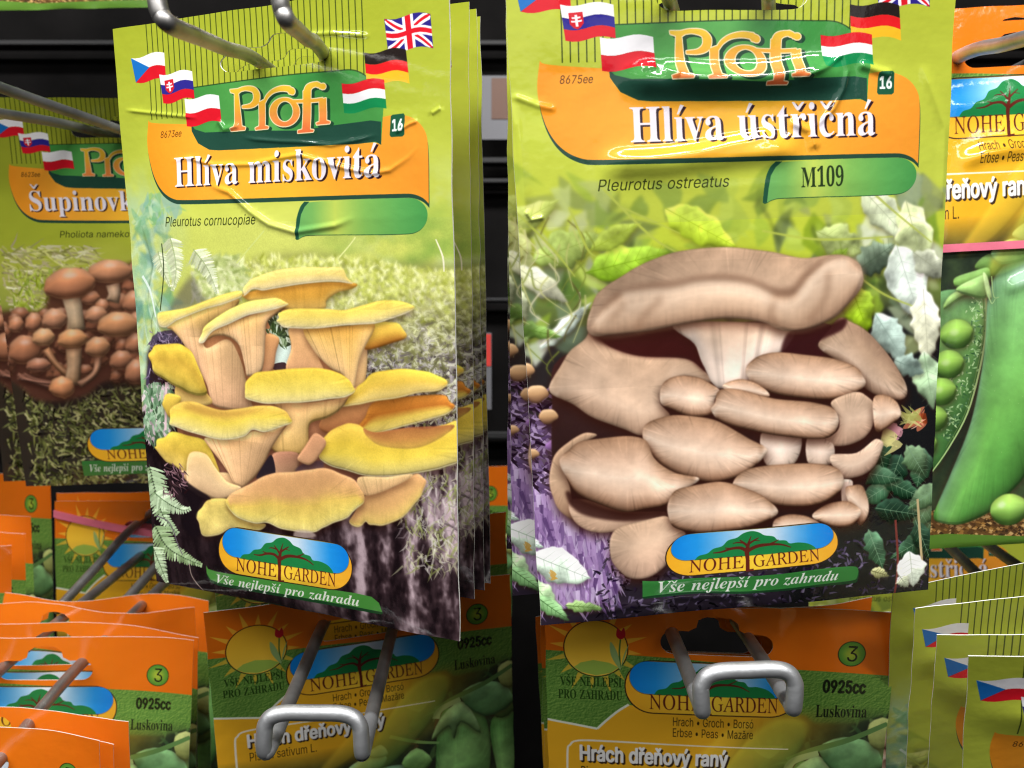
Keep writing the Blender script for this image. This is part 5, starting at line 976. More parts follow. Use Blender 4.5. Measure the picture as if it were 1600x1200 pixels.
def art_pea():
    K = .75
    A = Art(K=K, bg=(240, 180, 40))
    h, w = A.h, A.w
    Y = np.arange(h)[:, None]/K; X = np.arange(w)[None]/K
    A.f = None
    def B(*a, **k): A.blob(*a, **dict(dict(rough=.25), **k))
    # dark ground of the picture
    n = fbm(h, w, 60, 60, 83, 4)
    A.a[:] = rgb((34, 44, 34))+(rgb((66, 84, 52))-rgb((34, 44, 34)))*np.clip((n-.35)*2, 0, 1)[..., None]
    r = rs(91)
    for i in range(60):
        x, y = 640+460*r.rand(), 380+420*r.rand()
        c = [(60, 96, 56), (90, 130, 70), (44, 70, 44), (120, 150, 90), (90, 70, 50)][r.randint(5)]
        A.fill([smooth(np.c_[x+r.randn(5)*26, y+r.randn(5)*36], 4)], c, .7, feather=1)
    # soil with pale grains
    A.fill([[(0, 1600), (500, 1540), (1100, 1500), (1100, 1690), (0, 1690)]], (110, 76, 40), feather=4)
    for i in range(1500):
        x, y = 1100*r.rand(), 1560+130*r.rand()
        c = [(196, 150, 90), (166, 120, 60), (216, 176, 116), (90, 60, 34), (60, 40, 26)][r.randint(5)]
        A.fill([np.c_[x+np.array([-9, -2, 9, 3])*(.6+.6*r.rand()), y+np.array([0, -6, 1, 6])*(.6+.6*r.rand())]], c)
    A.fill([[(0, 1652), (300, 1640), (560, 1662), (1100, 1650), (1100, 1690), (0, 1690)]], (96, 140, 50))
    P = lambda p: (np.asarray(p, float).reshape(-1, 2)/2.4+(1430-1333, 360-15))/(.468, .49)
    G0, G1, G2 = (134, 182, 106), (160, 204, 126), (92, 148, 76)
    # pods to the right
    for q in ([(790, 620), (860, 560), (960, 600), (1000, 760), (980, 1000), (900, 1250), (780, 1450), (640, 1560), (700, 1300), (760, 1000)],
              [(1000, 700), (1080, 640), (1140, 760), (1140, 1300), (1040, 1500), (980, 1450), (1040, 1100)]):
        B(q, [(0, G2), (.3, G0), (1, G2)], [(0, .84), (.35, 1.16), (1, .78)], infl=.22, mottle=.22, fib=70)
    A.f = P
    # open pod on the left with its row of peas
    B([(30, 215), (120, 190), (236, 215), (242, 330), (218, 480), (172, 650), (100, 780), (42, 862), (-120, 930), (-230, 800), (-200, 500), (-90, 290)], [(0, (96, 140, 92)), (.3, (110, 152, 84)), (1, (60, 104, 52))], mottle=.3, infl=.1)
    blades(A, 500, (60, 200, 235, 760), 16, 5, [(176, 206, 150), (70, 110, 70), (140, 180, 120)], 92, ang=(0, 2.5), poly=[(150, 215), (236, 215), (240, 330), (214, 480), (168, 650), (96, 780), (60, 700), (120, 500), (190, 350)])
    for x, y, rr in ((132, 355, 60), (100, 465, 58), (74, 565, 56), (44, 665, 54), (8, 760, 52), (-50, 840, 44)):
        t = np.linspace(0, 2*np.pi, 16, endpoint=False)
        B(np.c_[x+np.cos(t)*rr*1.02, y+np.sin(t)*rr*.92], [(0, (150, 190, 92)), (.4, (158, 204, 90)), (1, (84, 138, 50))], [(0, .82), (.5, 1.06), (1, .8)], infl=.5, mottle=.05, shadow=(4, 6, 8, .5))
        A.fill([smooth(np.array([(x-26, y-6), (x-8, y-20), (x+8, y-8), (x-8, y+6)]), 4)], (226, 240, 200), .45, feather=3)
    A.line([(238, 200), (243, 330), (219, 480), (172, 650), (101, 780), (40, 865)], [8, 7, 6, 5, 4], (176, 206, 136)); A.line([(230, 230), (233, 330), (209, 480), (163, 650), (93, 775)], [3, 3, 2], (96, 130, 70))
    # closed pod
    B([(246, 240), (262, 180), (300, 120), (408, 90), (520, 110), (600, 190), (610, 330), (560, 520), (480, 720), (400, 880), (330, 960), (262, 1022), (150, 1066), (62, 1052), (48, 1022), (62, 985), (120, 852), (180, 700), (214, 552), (236, 400)],
      [(0, (120, 164, 124)), (.2, (118, 172, 104)), (.6, (108, 170, 82)), (1, (72, 134, 56))], [(0, .78), (.3, 1.1), (.55, 1.06), (1, .74)], infl=.26, mottle=.14, fib=90, shadow=(-8, 12, 14, .6))
    A.fill([smooth([(330, 150), (390, 110), (480, 120), (420, 170), (350, 190)], 5)], (190, 214, 206), .6, feather=6)
    for k in range(40): A.fill([np.array([(0, 0), (2, 0), (2, 3), (0, 3)])+(260+240*r.rand(), 250+600*r.rand())], (190, 220, 160), .5)
    # calyx and stem
    for q, c in (([(200, 110), (250, 70), (320, 86), (300, 120), (270, 150), (230, 140)], (96, 130, 66)), ([(88, 240), (120, 205), (200, 180), (236, 200), (150, 226), (90, 262)], (150, 186, 110)), ([(126, 150), (190, 130), (250, 120), (248, 170), (180, 186), (130, 182)], (124, 166, 88)), ([(130, 190), (210, 150), (240, 150), (246, 225), (190, 222)], (146, 184, 110)),
                 ([(230, 140), (246, 150), (262, 230), (246, 226)], (190, 214, 150)), ([(262, 60), (330, 20), (420, 30), (400, 90), (320, 110), (280, 100)], (150, 196, 140)), ([(340, 0), (400, -40), (430, 20), (380, 30)], (170, 206, 160))):
        B(q, [(0, np.array(c)+18), (1, np.array(c)-26)], mottle=.25, infl=.3)
    A.line([(248, 215), (262, 250), (275, 235)], [4, 2], (160, 190, 130)); A.line([(262, 150), (270, 225), (290, 228)], [4, 2], (150, 180, 120))
    t = np.linspace(0, 2*np.pi, 18, endpoint=False)
    B(np.c_[331+np.cos(t)*72, 1019+np.sin(t)*60], [(0, (166, 200, 96)), (.4, (160, 206, 100)), (1, (84, 140, 50))], [(0, .84), (.5, 1.06), (1, .78)], infl=.5, mottle=.05)
    A.fill([smooth(np.array([(285, 1000), (305, 985), (318, 1000), (300, 1012)]), 4)], (236, 246, 220), .6, feather=3)
    A.f = None
    # calyx of the right-hand pods, stems and leaves
    for q, c in (([(800, 600), (760, 700), (830, 650), (850, 720), (880, 640), (960, 720), (930, 610), (880, 540)], (140, 176, 116)), ([(640, 780), (700, 720), (760, 800), (700, 850)], (130, 176, 100)), ([(1000, 560), (1100, 470), (1100, 640), (1030, 660)], (110, 146, 84)), ([(880, 520), (960, 470), (1060, 500), (1100, 600), (980, 640)], (112, 158, 104)), ([(1040, 420), (1100, 400), (1100, 520), (1050, 500)], (186, 196, 120))):
        B(smooth(q, 3), [(0, np.array(c)+16), (1, np.array(c)-28)], mottle=.3, infl=.3, sm=False)
    A.line([(780, 560), (860, 520), (980, 480), (1100, 420)], [26, 22, 20, 18], (96, 136, 76)); A.line([(600, 640), (700, 690), (790, 720)], [16, 14, 10], (126, 170, 96)); A.line([(780, 600), (800, 560), (880, 530)], [30, 26, 20], (160, 190, 130))
    # yellow field with a ghosted pod, fading into the picture
    ax = (X-330)/520+(Y-470)/620
    m = np.clip(1.25-ax-.0*Y, 0, 1)
    m = np.clip(m*1.3, 0, 1)*np.clip((760-Y)/120, 0, 1)
    yel = rgb((238, 178, 40))*(1-.0)+0*m[..., None]
    A.a += (m*(Y > 200))[..., None]*(yel-A.a)
    B([(700, 430), (780, 400), (840, 430), (820, 520), (700, 680), (560, 800), (420, 830), (520, 680), (600, 540)], [(0, (196, 190, 64)), (.5, (160, 172, 66)), (1, (96, 138, 60))], infl=.15, shadow=None, alpha=.6, soft=8)
    B([(560, 470), (640, 420), (660, 450), (560, 600), (440, 720), (330, 760), (420, 640)], [(0, (230, 190, 60)), (1, (196, 170, 50))], infl=.1, shadow=None, alpha=.55, soft=6)
    # leathery green band
    gm = A.mask([[(-10, 150), (1110, 150), (1110, 380), (980, 420), (860, 420), (830, 390), (300, 380), (258, 372), (230, 396), (196, 430), (160, 462), (100, 452), (-10, 440)]], 20)
    m, bx = gm; x0, y0, x1, y1 = bx
    m2 = blur(m, 4); fade = np.clip((470-Y[y0:y1])/120, 0, 1)*(X[:, x0:x1] > 700)+(X[:, x0:x1] <= 700)
    g = vnoise(y1-y0, x1-x0, 5, 4, 95)+.5*vnoise(y1-y0, x1-x0, 2.5, 2.2, 96); gy, gx = np.gradient(g)
    tex = np.clip(.5+(gx+gy)*1.6, 0, 1)[..., None]
    A.put(np.where(X[:, x0:x1] > 700, m2, m)*fade, bx, rgb((72, 118, 46))+(rgb((150, 186, 88))-rgb((72, 118, 46)))*tex*.75)
    A.line([(-10, 438), (60, 448), (100, 454), (160, 464)], 8, (236, 240, 220)); A.line([(160, 464), (190, 432), (226, 398), (262, 372)], 8, (236, 240, 220))
    # orange head
    o = [(-10, -10), (1110, -10), (1110, 236), (800, 226), (400, 200), (-10, 186)]
    A.fill([o], ('h', [(0, (228, 112, 18)), (.5, (232, 118, 20)), (1, (228, 110, 18))]))
    # sun disc with rays (and the tulip)
    for k in range(16):
        a = 2*np.pi*k/16+.1; R0, R1 = 104, 168 if k % 2 else 146
        A.fill([np.array([(158+np.cos(a-.09)*R0, 176+np.sin(a-.09)*R0), (158+np.cos(a)*R1, 176+np.sin(a)*R1), (158+np.cos(a+.09)*R0, 176+np.sin(a+.09)*R0)])], (246, 196, 60), .75)
    t = np.linspace(0, 2*np.pi, 40, endpoint=False); C = np.c_[np.cos(t), np.sin(t)]
    A.fill([C*102+(158, 176)], (44, 32, 20)); A.fill([C*99+(158, 176)], ('v', [(0, (228, 170, 40)), (.6, (250, 200, 60)), (1, (252, 208, 80))]))
    A.fill([np.r_[C[:20][(C[:20, 1] > .45)]*98+(158, 176), [(90, 214)]]] if 0 else [np.array([(88, 245), (110, 228), (150, 218), (200, 226), (230, 242), (205, 262), (158, 273), (112, 262)])], (160, 190, 80))
    A.line([(236, 250), (232, 190), (236, 130)], [7, 5, 4], (70, 110, 50)); A.fill([smooth([(236, 250), (206, 200), (204, 150), (226, 190)], 4)], (150, 180, 110)); A.fill([smooth([(236, 250), (250, 200), (262, 156), (246, 196)], 4)], (150, 180, 110))
    A.fill([smooth([(222, 128), (226, 100), (236, 112), (246, 98), (250, 128), (236, 140)], 4)], (190, 30, 40))
    # round number
    A.fill([C*(44, 47)+(962, 160)], (30, 40, 20)); A.fill([C*(41, 44)+(962, 160)], (80, 140, 50)); A.fill([C*(24, 26)+(962, 160)], (176, 190, 60), feather=9)
    A.text('3', 's', 944, 188, 112, (20, 24, 16), sx=.82)
    # oval
    H = hom([(0, 0), (600, 0), (600, 200), (0, 200)], [(252, 214), (804, 214), (804, 398), (252, 398)])
    A.f = lambda p: hap(H, p); brand_logo(A); A.f = None
    D = (58, 44, 18)
    A.text_in('VŠE NEJLEPŠÍ', 'b', 44, 312, 196, 32, (40, 66, 22)); A.text_in('PRO ZAHRADU', 'b', 36, 358, 206, 32, (40, 66, 22))
    A.text_in('0925cc', 's', 880, 306, 138, 44, (28, 36, 18), grow=2); A.text_in('Luskovina', 'b', 862, 396, 168, 44, (26, 34, 18))
    A.text_in('Hrach • Groch • Borsó', 's', 402, 442, 262, 30, D); A.text_in('Erbse • Peas • Mazăre', 's', 402, 481, 262, 30, D)
    A.line([(62, 800), (62, 570), (72, 530), (100, 512), (200, 508), (400, 510), (780, 516)], [7, 7, 7, 7, 7, 5, 3], (244, 236, 214))
    A.text_in('Hrách dřeňový raný', 's', 105, 591, 484, 55, (60, 44, 30), grow=3); A.text_in('Hrách dřeňový raný', 's', 100, 585, 484, 55, (244, 242, 240), grow=2.4)
    A.text_in('Pisum sativum L.', 's', 104, 648, 232, 38, D)
    return A
# ------------------------------------------------------------------ helpers
def at(x, y, d): return Vector(((x-CX)/F*d, d, -(y-CY)/F*d))

def tag(o, label=None, cat=None, group=None, kind=None):
    for k, v in (('label', label), ('category', cat), ('group', group), ('kind', kind)):
        if v: o[k] = v
    return o
def empty(name, loc=(0, 0, 0)):
    o = bpy.data.objects.new(name, None); COL.objects.link(o); o.location = loc; o.empty_display_size = .01
    return o
def link(name, me, parent=None, mat=None):
    o = bpy.data.objects.new(name, me); COL.objects.link(o)
    if mat is not None and not me.materials: me.materials.append(mat)
    if parent is not None:
        o.parent = parent; o.matrix_parent_inverse.identity(); o.location = -parent.location
    return o

def material(name, col, rough=.5, metal=0., noise=None, bump=None, spec=.5, coat=0.):
    m = bpy.data.materials.new(name); m.use_nodes = True
    N, L = m.node_tree.nodes, m.node_tree.links
    b = N['Principled BSDF']; b.inputs['Roughness'].default_value = rough; b.inputs['Metallic'].default_value = metal
    b.inputs['Specular IOR Level'].default_value = spec; b.inputs['Coat Weight'].default_value = coat
    tc = N.new('ShaderNodeTexCoord')
    n = N.new('ShaderNodeTexNoise'); n.inputs['Scale'].default_value = (noise or (60, .1))[0]; n.inputs['Detail'].default_value = 6
    L.new(tc.outputs['Object'], n.inputs['Vector'])
    r = N.new('ShaderNodeValToRGB'); k = (noise or (60, .1))[1]
    r.color_ramp.elements[0].position = .3; r.color_ramp.elements[1].position = .72
    r.color_ramp.elements[0].color = tuple(c*(1-k) for c in col)+(1,); r.color_ramp.elements[1].color = tuple(min(c*(1+k), 1) for c in col)+(1,)
    L.new(n.outputs['Fac'], r.inputs['Fac']); L.new(r.outputs['Color'], b.inputs['Base Color'])
    if bump:
        q = N.new('ShaderNodeTexNoise'); q.inputs['Scale'].default_value = bump[0]; q.inputs['Detail'].default_value = 4
        L.new(tc.outputs['Object'], q.inputs['Vector'])
        u = N.new('ShaderNodeBump'); u.inputs['Strength'].default_value = bump[1]; u.inputs['Distance'].default_value = bump[2]
        L.new(q.outputs['Fac'], u.inputs['Height']); L.new(u.outputs['Normal'], b.inputs['Normal'])
    return m

def print_material(name, A):
    """glossy printed paper: the artwork painted above as its ink, slight cockle in the paper"""
    im = bpy.data.images.new(name+'_print', A.w, A.h)
    px = np.ones((A.h, A.w, 4), np.float32); px[..., :3] = np.clip(A.a, 0, 1)[::-1]
    im.pixels.foreach_set(px.ravel()); im.update(); im.pack()
    m = bpy.data.materials.new(name); m.use_nodes = True
    N, L = m.node_tree.nodes, m.node_tree.links
    b = N['Principled BSDF']; b.inputs['Roughness'].default_value = .45; b.inputs['Specular IOR Level'].default_value = .08
    b.inputs['Coat Weight'].default_value = 1.; b.inputs['Coat IOR'].default_value = 1.6; b.inputs['Coat Roughness'].default_value = .10
    t = N.new('ShaderNodeTexImage'); t.image = im; t.extension = 'EXTEND'
    L.new(t.outputs['Color'], b.inputs['Base Color'])
    tc = N.new('ShaderNodeTexCoord')
    q = N.new('ShaderNodeTexNoise'); q.inputs['Scale'].default_value = 75; q.inputs['Detail'].default_value = 3
    L.new(tc.outputs['Object'], q.inputs['Vector'])
    q2 = N.new('ShaderNodeTexNoise'); q2.inputs['Scale'].default_value = 900; q2.inputs['Detail'].default_value = 2
    L.new(tc.outputs['Object'], q2.inputs['Vector'])
    u2 = N.new('ShaderNodeBump'); u2.inputs['Strength'].default_value = .05; u2.inputs['Distance'].default_value = .0004
    L.new(q2.outputs['Fac'], u2.inputs['Height'])
    u = N.new('ShaderNodeBump'); u.inputs['Strength'].default_value = .17; u.inputs['Distance'].default_value = .0022
    L.new(q.outputs['Fac'], u.inputs['Height']); L.new(u2.outputs['Normal'], u.inputs['Normal'])
    L.new(u.outputs['Normal'], b.inputs['Normal']); L.new(u.outputs['Normal'], b.inputs['Coat Normal'])
    return m

def inside(P, q):
    """even-odd test of the points q (n x 2) against the outline P"""
    P = np.asarray(P, float); Q = np.roll(P, -1, 0)
    c = (P[None, :, 1] > q[:, None, 1]) != (Q[None, :, 1] > q[:, None, 1])
    with np.errstate(divide='ignore', invalid='ignore'):
        x = P[None, :, 0]+(q[:, None, 1]-P[None, :, 1])*(Q-P)[None, :, 0]/(Q-P)[None, :, 1]
    return ((c & (x > q[:, None, 0])).sum(1) % 2).astype(bool)

def dense(P, step):
    P = np.asarray(P, float); out = []
    for a, b in zip(P, np.roll(P, -1, 0)):
        n = max(int(np.hypot(*(b-a))/step+.5), 1)
        out += [a+(b-a)*i/n for i in range(n)]
    out = np.array(out); k = np.hypot(*(out-np.roll(out, 1, 0)).T) > step*.15
    return out[k]

def waves(seed, n=7, lo=.004, hi=.012):
    r = rs(seed); a = r.rand(n)*np.pi*2; k = lo+(hi-lo)*r.rand(n); ph = r.rand(n)*6.3
    return lambda x, y: sum(np.sin(np.cos(a[i])*k[i]*x+np.sin(a[i])*k[i]*y+ph[i]) for i in range(n))/n

def seg_dist(x, y, P):
    d = np.full(x.shape, 1e9); s = np.zeros(x.shape); L = 0
    tot = np.hypot(*np.diff(P, axis=0).T).sum()
    for a, b in zip(P[:-1], P[1:]):
        v = b-a; l = np.hypot(*v)
        t = np.clip(((x-a[0])*v[0]+(y-a[1])*v[1])/(l*l), 0, 1)
        e = ((x-a[0])*v[1]-(y-a[1])*v[0])/l
        dd = np.hypot(x-a[0]-t*v[0], y-a[1]-t*v[1])
        k = dd < d
        d = np.where(k, dd, d); s = np.where(k, (L+t*l)/tot, s); L += l
    return d, s

def stadium(x0, y0, x1, y1, bump=None):
    r = (y1-y0)/2; c = []
    for cx, a0 in ((x1-r, -90), (x0+r, 90)):
        t = np.radians(np.linspace(a0, a0+180, 14)); c.append(np.c_[cx+np.cos(t)*r, (y0+y1)/2+np.sin(t)*r])
        if bump and a0 == 90:
            m = (x0+x1)/2; b = bump
            c.append(np.array([(m-b*.75, y0), (m-b*.55, y0-b*.12), (m-b*.5, y0-b*.35), (m-b*.3, y0-b*.5), (m, y0-b*.54), (m+b*.3, y0-b*.5), (m+b*.5, y0-b*.35), (m+b*.55, y0-b*.12), (m+b*.75, y0)]))
    return np.concatenate(c)

def packet(label, corners, mat, group, hole=None, regions=(), wrinkles=(), step=24., bulge=.0022, seed=1, cockle=.0005, curl=None, name='seed_packet', rim=.00022, fold=0.):
    """one paper seed packet hung from its punched hole: corners TL TR BR BL in space"""
    P = [np.array(c, float) for c in corners]
    nrm = np.cross(P[3]-P[0], P[1]-P[0]); nrm /= np.linalg.norm(nrm)
    if nrm[1] > 0: nrm = -nrm
    wv, wv2 = waves(seed), waves(seed+50, 6, .012, .03)
    WR = [(np.asarray(p, float), w, a) for p, w, a in wrinkles]
    def bump(x, y):
        u, v = x/AW, y/AH
        side = np.clip(np.sin(np.pi*np.clip(u, 0, 1)), 0, 1)**.7
        z = bulge*side*np.clip((v-.17)/.16, 0, 1)*np.clip((1.0-v)/.06, 0, 1)**.6
        z = z+cockle*(wv(x, y)*1.0+.28*wv2(x, y))
        if fold: z = z-fold*np.clip(v-.17, 0, 1)*1.
        for p, w, a in WR:
            d, s = seg_dist(x, y, p)
            z = z+a*np.exp(-(d/w)**2)*np.clip(np.sin(np.pi*np.clip(s, 0, 1))*2.5, 0, 1)
        if curl is not None: z = z+curl(u, v)
        return z
    def pos(x, y, off=0.):
        u, v = (x/AW)[:, None], (y/AH)[:, None]
        q = (P[0]*(1-u)+P[1]*u)*(1-v)+(P[3]*(1-u)+P[2]*u)*v
        return q+nrm*(bump(x, y)+off)[:, None]
    def normals(x, y):
        e = 2.
        a = pos(x+e, y)-pos(x-e, y); b = pos(x, y+e)-pos(x, y-e)
        n = np.cross(b, a); n /= np.linalg.norm(n, axis=1)[:, None]
        return np.where((n @ nrm)[:, None] < 0, -n, n)
    r = rs(seed)
    out = dense(RECT, step)
    wob = waves(seed+9, 6, .01, .05)                       # cut edges are never quite straight
    out = out+np.c_[wob(out[:, 1], out[:, 0]), wob(out[:, 0], out[:, 1]*1.3)]*3.5
    loops = [out]
    if hole is not None: loops.append(dense(hole, step*.6))
    reg = [(n, dense(q, max(step*.5, 7)), lb) for n, q, lb in regions]
    for n, q, lb in reg: loops.append(q)
    V, E = [], []
    for l in loops:
        i0 = len(V); V += [tuple(p) for p in l]; E += [(i0+i, i0+(i+1) % len(l)) for i in range(len(l))]
    gx, gy = np.meshgrid(np.arange(step*.5, AW, step), np.arange(step*.5, AH, step))
    G = np.c_[gx.ravel(), gy.ravel()]
    for p, w, a in WR:
        q = dense(np.concatenate([p, p[::-1][1:-1]]), w*.6) if len(p) > 2 else dense(p, w*.6)
        for o in (-1.8, -1.2, -.8, -.4, 0, .4, .8, 1.2, 1.8):
            t = np.gradient(p, axis=0); 
            G = np.r_[G, q+np.array([.17, 1.])*o*w+r.randn(len(q), 2)*.2]
    G = G[(G[:, 0] > 6) & (G[:, 0] < AW-6) & (G[:, 1] > 6) & (G[:, 1] < AH-6)]
    V += [tuple(p) for p in G]
    vs, es, fs, *_ = delaunay_2d_cdt([Vector(p) for p in V], E, [], 0, 1e-3)
    vs = np.array([(v.x, v.y) for v in vs]); fs = np.array([f for f in fs if len(f) == 3])
    c = vs[fs].mean(1)
    k = inside(out, c)
    if hole is not None: k &= ~inside(hole, c)
    fs, c = fs[k], c[k]
    d1 = vs[fs[:, 1]]-vs[fs[:, 0]]; d2 = vs[fs[:, 2]]-vs[fs[:, 0]]
    keep = np.abs(d1[:, 0]*d2[:, 1]-d1[:, 1]*d2[:, 0]) > 1e-3
    fs, c = fs[keep], c[keep]
    own = np.zeros(len(fs), int)
    for i, (n, q, lb) in enumerate(reg): own[inside(q, c)] = i+1
    base = (Vector(P[0])+Vector(P[1]))/2
    root = empty(name, base)
    pp = pos(vs[:, 0], vs[:, 1]); nn = normals(vs[:, 0], vs[:, 1])
    parts = {}
    for i in range(len(reg)+1):
        f = fs[own == i]
        if not len(f): continue
        ids, inv = np.unique(f, return_inverse=True); inv = inv.reshape(f.shape)
        # orient to the viewer
        a, b_, c_ = pp[ids][inv[:, 0]], pp[ids][inv[:, 1]], pp[ids][inv[:, 2]]
        fl = (np.cross(b_-a, c_-a) @ nrm) < 0
        inv[fl] = inv[fl][:, ::-1]
        me = bpy.data.meshes.new('front_panel' if i == 0 else reg[i-1][0])
        me.from_pydata(pp[ids].tolist(), [], inv.tolist()); me.update()
        uv = me.uv_layers.new(name='UVMap')
        li = np.empty(len(me.loops), int); me.loops.foreach_get('vertex_index', li)
        q = vs[ids][li]; uv.data.foreach_set('uv', np.c_[q[:, 0]/AW, 1-q[:, 1]/AH].astype(np.float32).ravel())
        me.polygons.foreach_set('use_smooth', [True]*len(me.polygons))
        me.normals_split_custom_set_from_vertices(nn[ids].tolist())
        o = link(me.name, me, root, mat)
        if i and reg[i-1][2]: o['label'] = reg[i-1][2]
        parts[me.name] = o
    # white paper back with the cut edge of the pouch
    t0, t1 = rim, .0026
    ids, inv = np.unique(fs, return_inverse=True); inv = inv.reshape(fs.shape)
    q = vs[ids]; e = np.minimum(np.minimum(q[:, 0], AW-q[:, 0]), np.minimum(q[:, 1], AH-q[:, 1]))
    th = t0+(t1-t0)*np.clip(e/170, 0, 1)*np.clip((q[:, 1]-260)/200, 0, 1)
    bk = pos(q[:, 0], q[:, 1])-nrm*th[:, None]
    n0 = len(bk)
    fr = pp[ids]-nrm*.00002
    a, b_, c_ = bk[inv[:, 0]], bk[inv[:, 1]], bk[inv[:, 2]]
    fl = (np.cross(b_-a, c_-a) @ nrm) > 0
    inv[fl] = inv[fl][:, ::-1]
    ed = {}
    for tri in inv:
        for j in range(3):
            u, v = int(tri[j]), int(tri[(j+1) % 3])
            if (v, u) in ed: del ed[(v, u)]
            else: ed[(u, v)] = 1
    quads = [(u, u+n0, v+n0, v) for u, v in ed]
    me = bpy.data.meshes.new('back_panel')
    me.from_pydata(np.r_[bk, fr].tolist(), [], inv.tolist()+quads); me.update()
    link('back_panel', me, root, MAT['paper'])
    tag(root, label, 'seed packet', group)
    return root, pos

def tube(pts, rad, name, mat, parent=None, seg=14, smooth_n=0, cap=True):
    """round wire through the points"""
    p = np.array([tuple(v) for v in pts], float)
    if smooth_n: p = smooth(p, smooth_n, False)
    t = np.gradient(p, axis=0); t /= np.linalg.norm(t, axis=1)[:, None]
    up = np.array([0, 0, 1.]) if abs(t[0][2]) < .9 else np.array([1., 0, 0])
    V, Fc = [], []
    a = np.cross(t[0], up); a /= np.linalg.norm(a)
    for i in range(len(p)):
        a = a-t[i]*(a @ t[i]); a /= np.linalg.norm(a); b = np.cross(t[i], a)
        for k in range(seg):
            w = 2*np.pi*k/seg; V.append(p[i]+(a*np.cos(w)+b*np.sin(w))*rad)
    for i in range(len(p)-1):
        for k in range(seg):
            Fc.append((i*seg+k, (i+1)*seg+k, (i+1)*seg+(k+1) % seg, i*seg+(k+1) % seg))
    if cap: Fc += [tuple(range(seg)), tuple(range(len(p)*seg-1, (len(p)-1)*seg-1, -1))]
    me = bpy.data.meshes.new(name); me.from_pydata([tuple(v) for v in V], [], Fc); me.update()
    me.polygons.foreach_set('use_smooth', [True]*len(me.polygons))
    return link(name, me, parent, mat)

def box(name, lo, hi, mat, parent=None, bev=.0):
    x0, y0, z0 = lo; x1, y1, z1 = hi
    V = [(x0, y0, z0), (x1, y0, z0), (x1, y1, z0), (x0, y1, z0), (x0, y0, z1), (x1, y0, z1), (x1, y1, z1), (x0, y1, z1)]
    me = bpy.data.meshes.new(name)
    me.from_pydata(V, [], [(0, 3, 2, 1), (4, 5, 6, 7), (0, 1, 5, 4), (1, 2, 6, 5), (2, 3, 7, 6), (3, 0, 4, 7)]); me.update()
    if bev:
        import bmesh
        bm = bmesh.new(); bm.from_mesh(me); bmesh.ops.bevel(bm, geom=bm.edges[:], offset=bev, segments=2, affect='EDGES', profile=.5); bm.to_mesh(me); bm.free()
    return link(name, me, parent, mat)
# ------------------------------------------------------------------ the display wall behind
MAT = {}
MAT['paper'] = material('white_paper', (.78, .77, .72), .7, noise=(200, .06))
MAT['wire'] = material('zinc_wire', (.44, .45, .465), .46, .8, (90, .25), (700, .25, .0003))
MAT['dark_wire'] = material('dull_shaded_wire', (.34, .33, .32), .45, .9, (90, .3), (700, .25, .0003))  # dull wire; on the lower prongs it also carries their shade as colour
MAT['panel'] = material('dark_panel', (.005, .0045, .0045), .9, 0., (30, .4), (300, .2, .0005), spec=.1)
MAT['rail'] = material('grey_rail', (.014, .014, .015), .6, .3, (40, .2))
MAT['card'] = material('white_card', (.13, .13, .145), .6, 0., (40, .05))
MAT['brown'] = material('brown_print', (.09, .03, .01), .5, 0., (40, .15))
MAT['redp'] = material('red_print', (.62, .04, .03), .4, 0., (40, .1))
MAT['band'] = material('pink_rubber', (.72, .16, .24), .55, 0., (120, .1), (500, .3, .0003), spec=.3)

DB = .64
wall = box('back_wall', (-.9, DB, -.75), (.9, DB+.02, .75), MAT['panel']); wall['kind'] = 'structure'
for y, dd, h, lab in ((250, DB-.022, 9, 'upper grey metal rail running behind the packets'), (282, DB-.02, 7, 'thin grey metal rail just below the upper rail'), (468, DB-.02, 6, 'middle grey metal rail across the dark wall'), (680, DB-.02, 11, 'lower pale metal rail between the two big packets'), (66, DB-.02, 8, 'topmost grey rail near the dark top left corner')):
    z = at(0, y, dd).z; t = h/2/F*dd
    tag(box('wall_rail', (-.85, dd, z-t), (.85, dd+.012, z+t), MAT['rail'], bev=.0008), lab, 'rail', 'metal rails of the display wall')
def card(name, px, d, mat, label, cat, th=.0012, patch=None):
    a, b = at(px[0], px[1], d), at(px[2], px[3], d)
    r = empty(name, (a+b)/2)
    box('card_sheet', (a.x, d, b.z), (b.x, d+th, a.z), mat, r, bev=.0002)
    for q, m, n in patch or ():
        a, b = at(q[0], q[1], d-.0004), at(q[2], q[3], d-.0004)
        box(n, (a.x, d-.0006, b.z), (b.x, d-.0001, a.z), m, r)
    return tag(r, label, cat)
card('price_card', (740, 118, 812, 218), DB-.03, MAT['card'], 'white card with a brown picture hanging high between the big packets', 'card', patch=[((768, 112+10, 806, 186), MAT['brown'], 'picture')])
card('small_sign', (752, 520, 768, 640), DB-.03, MAT['card'], 'small red and white sign low on the dark wall', 'sign', patch=[((753, 522, 767, 572), MAT['redp'], 'red_patch')])

# ------------------------------------------------------------------ prints
A_Y, A_O, A_N, A_P = art_yellow(), art_oyster(), art_nameko(), art_pea()
MY, MO, MN, MP = print_material('yellow_mushroom_packet', A_Y), print_material('oyster_mushroom_packet', A_O), print_material('brown_mushroom_packet', A_N), print_material('pea_packet', A_P)

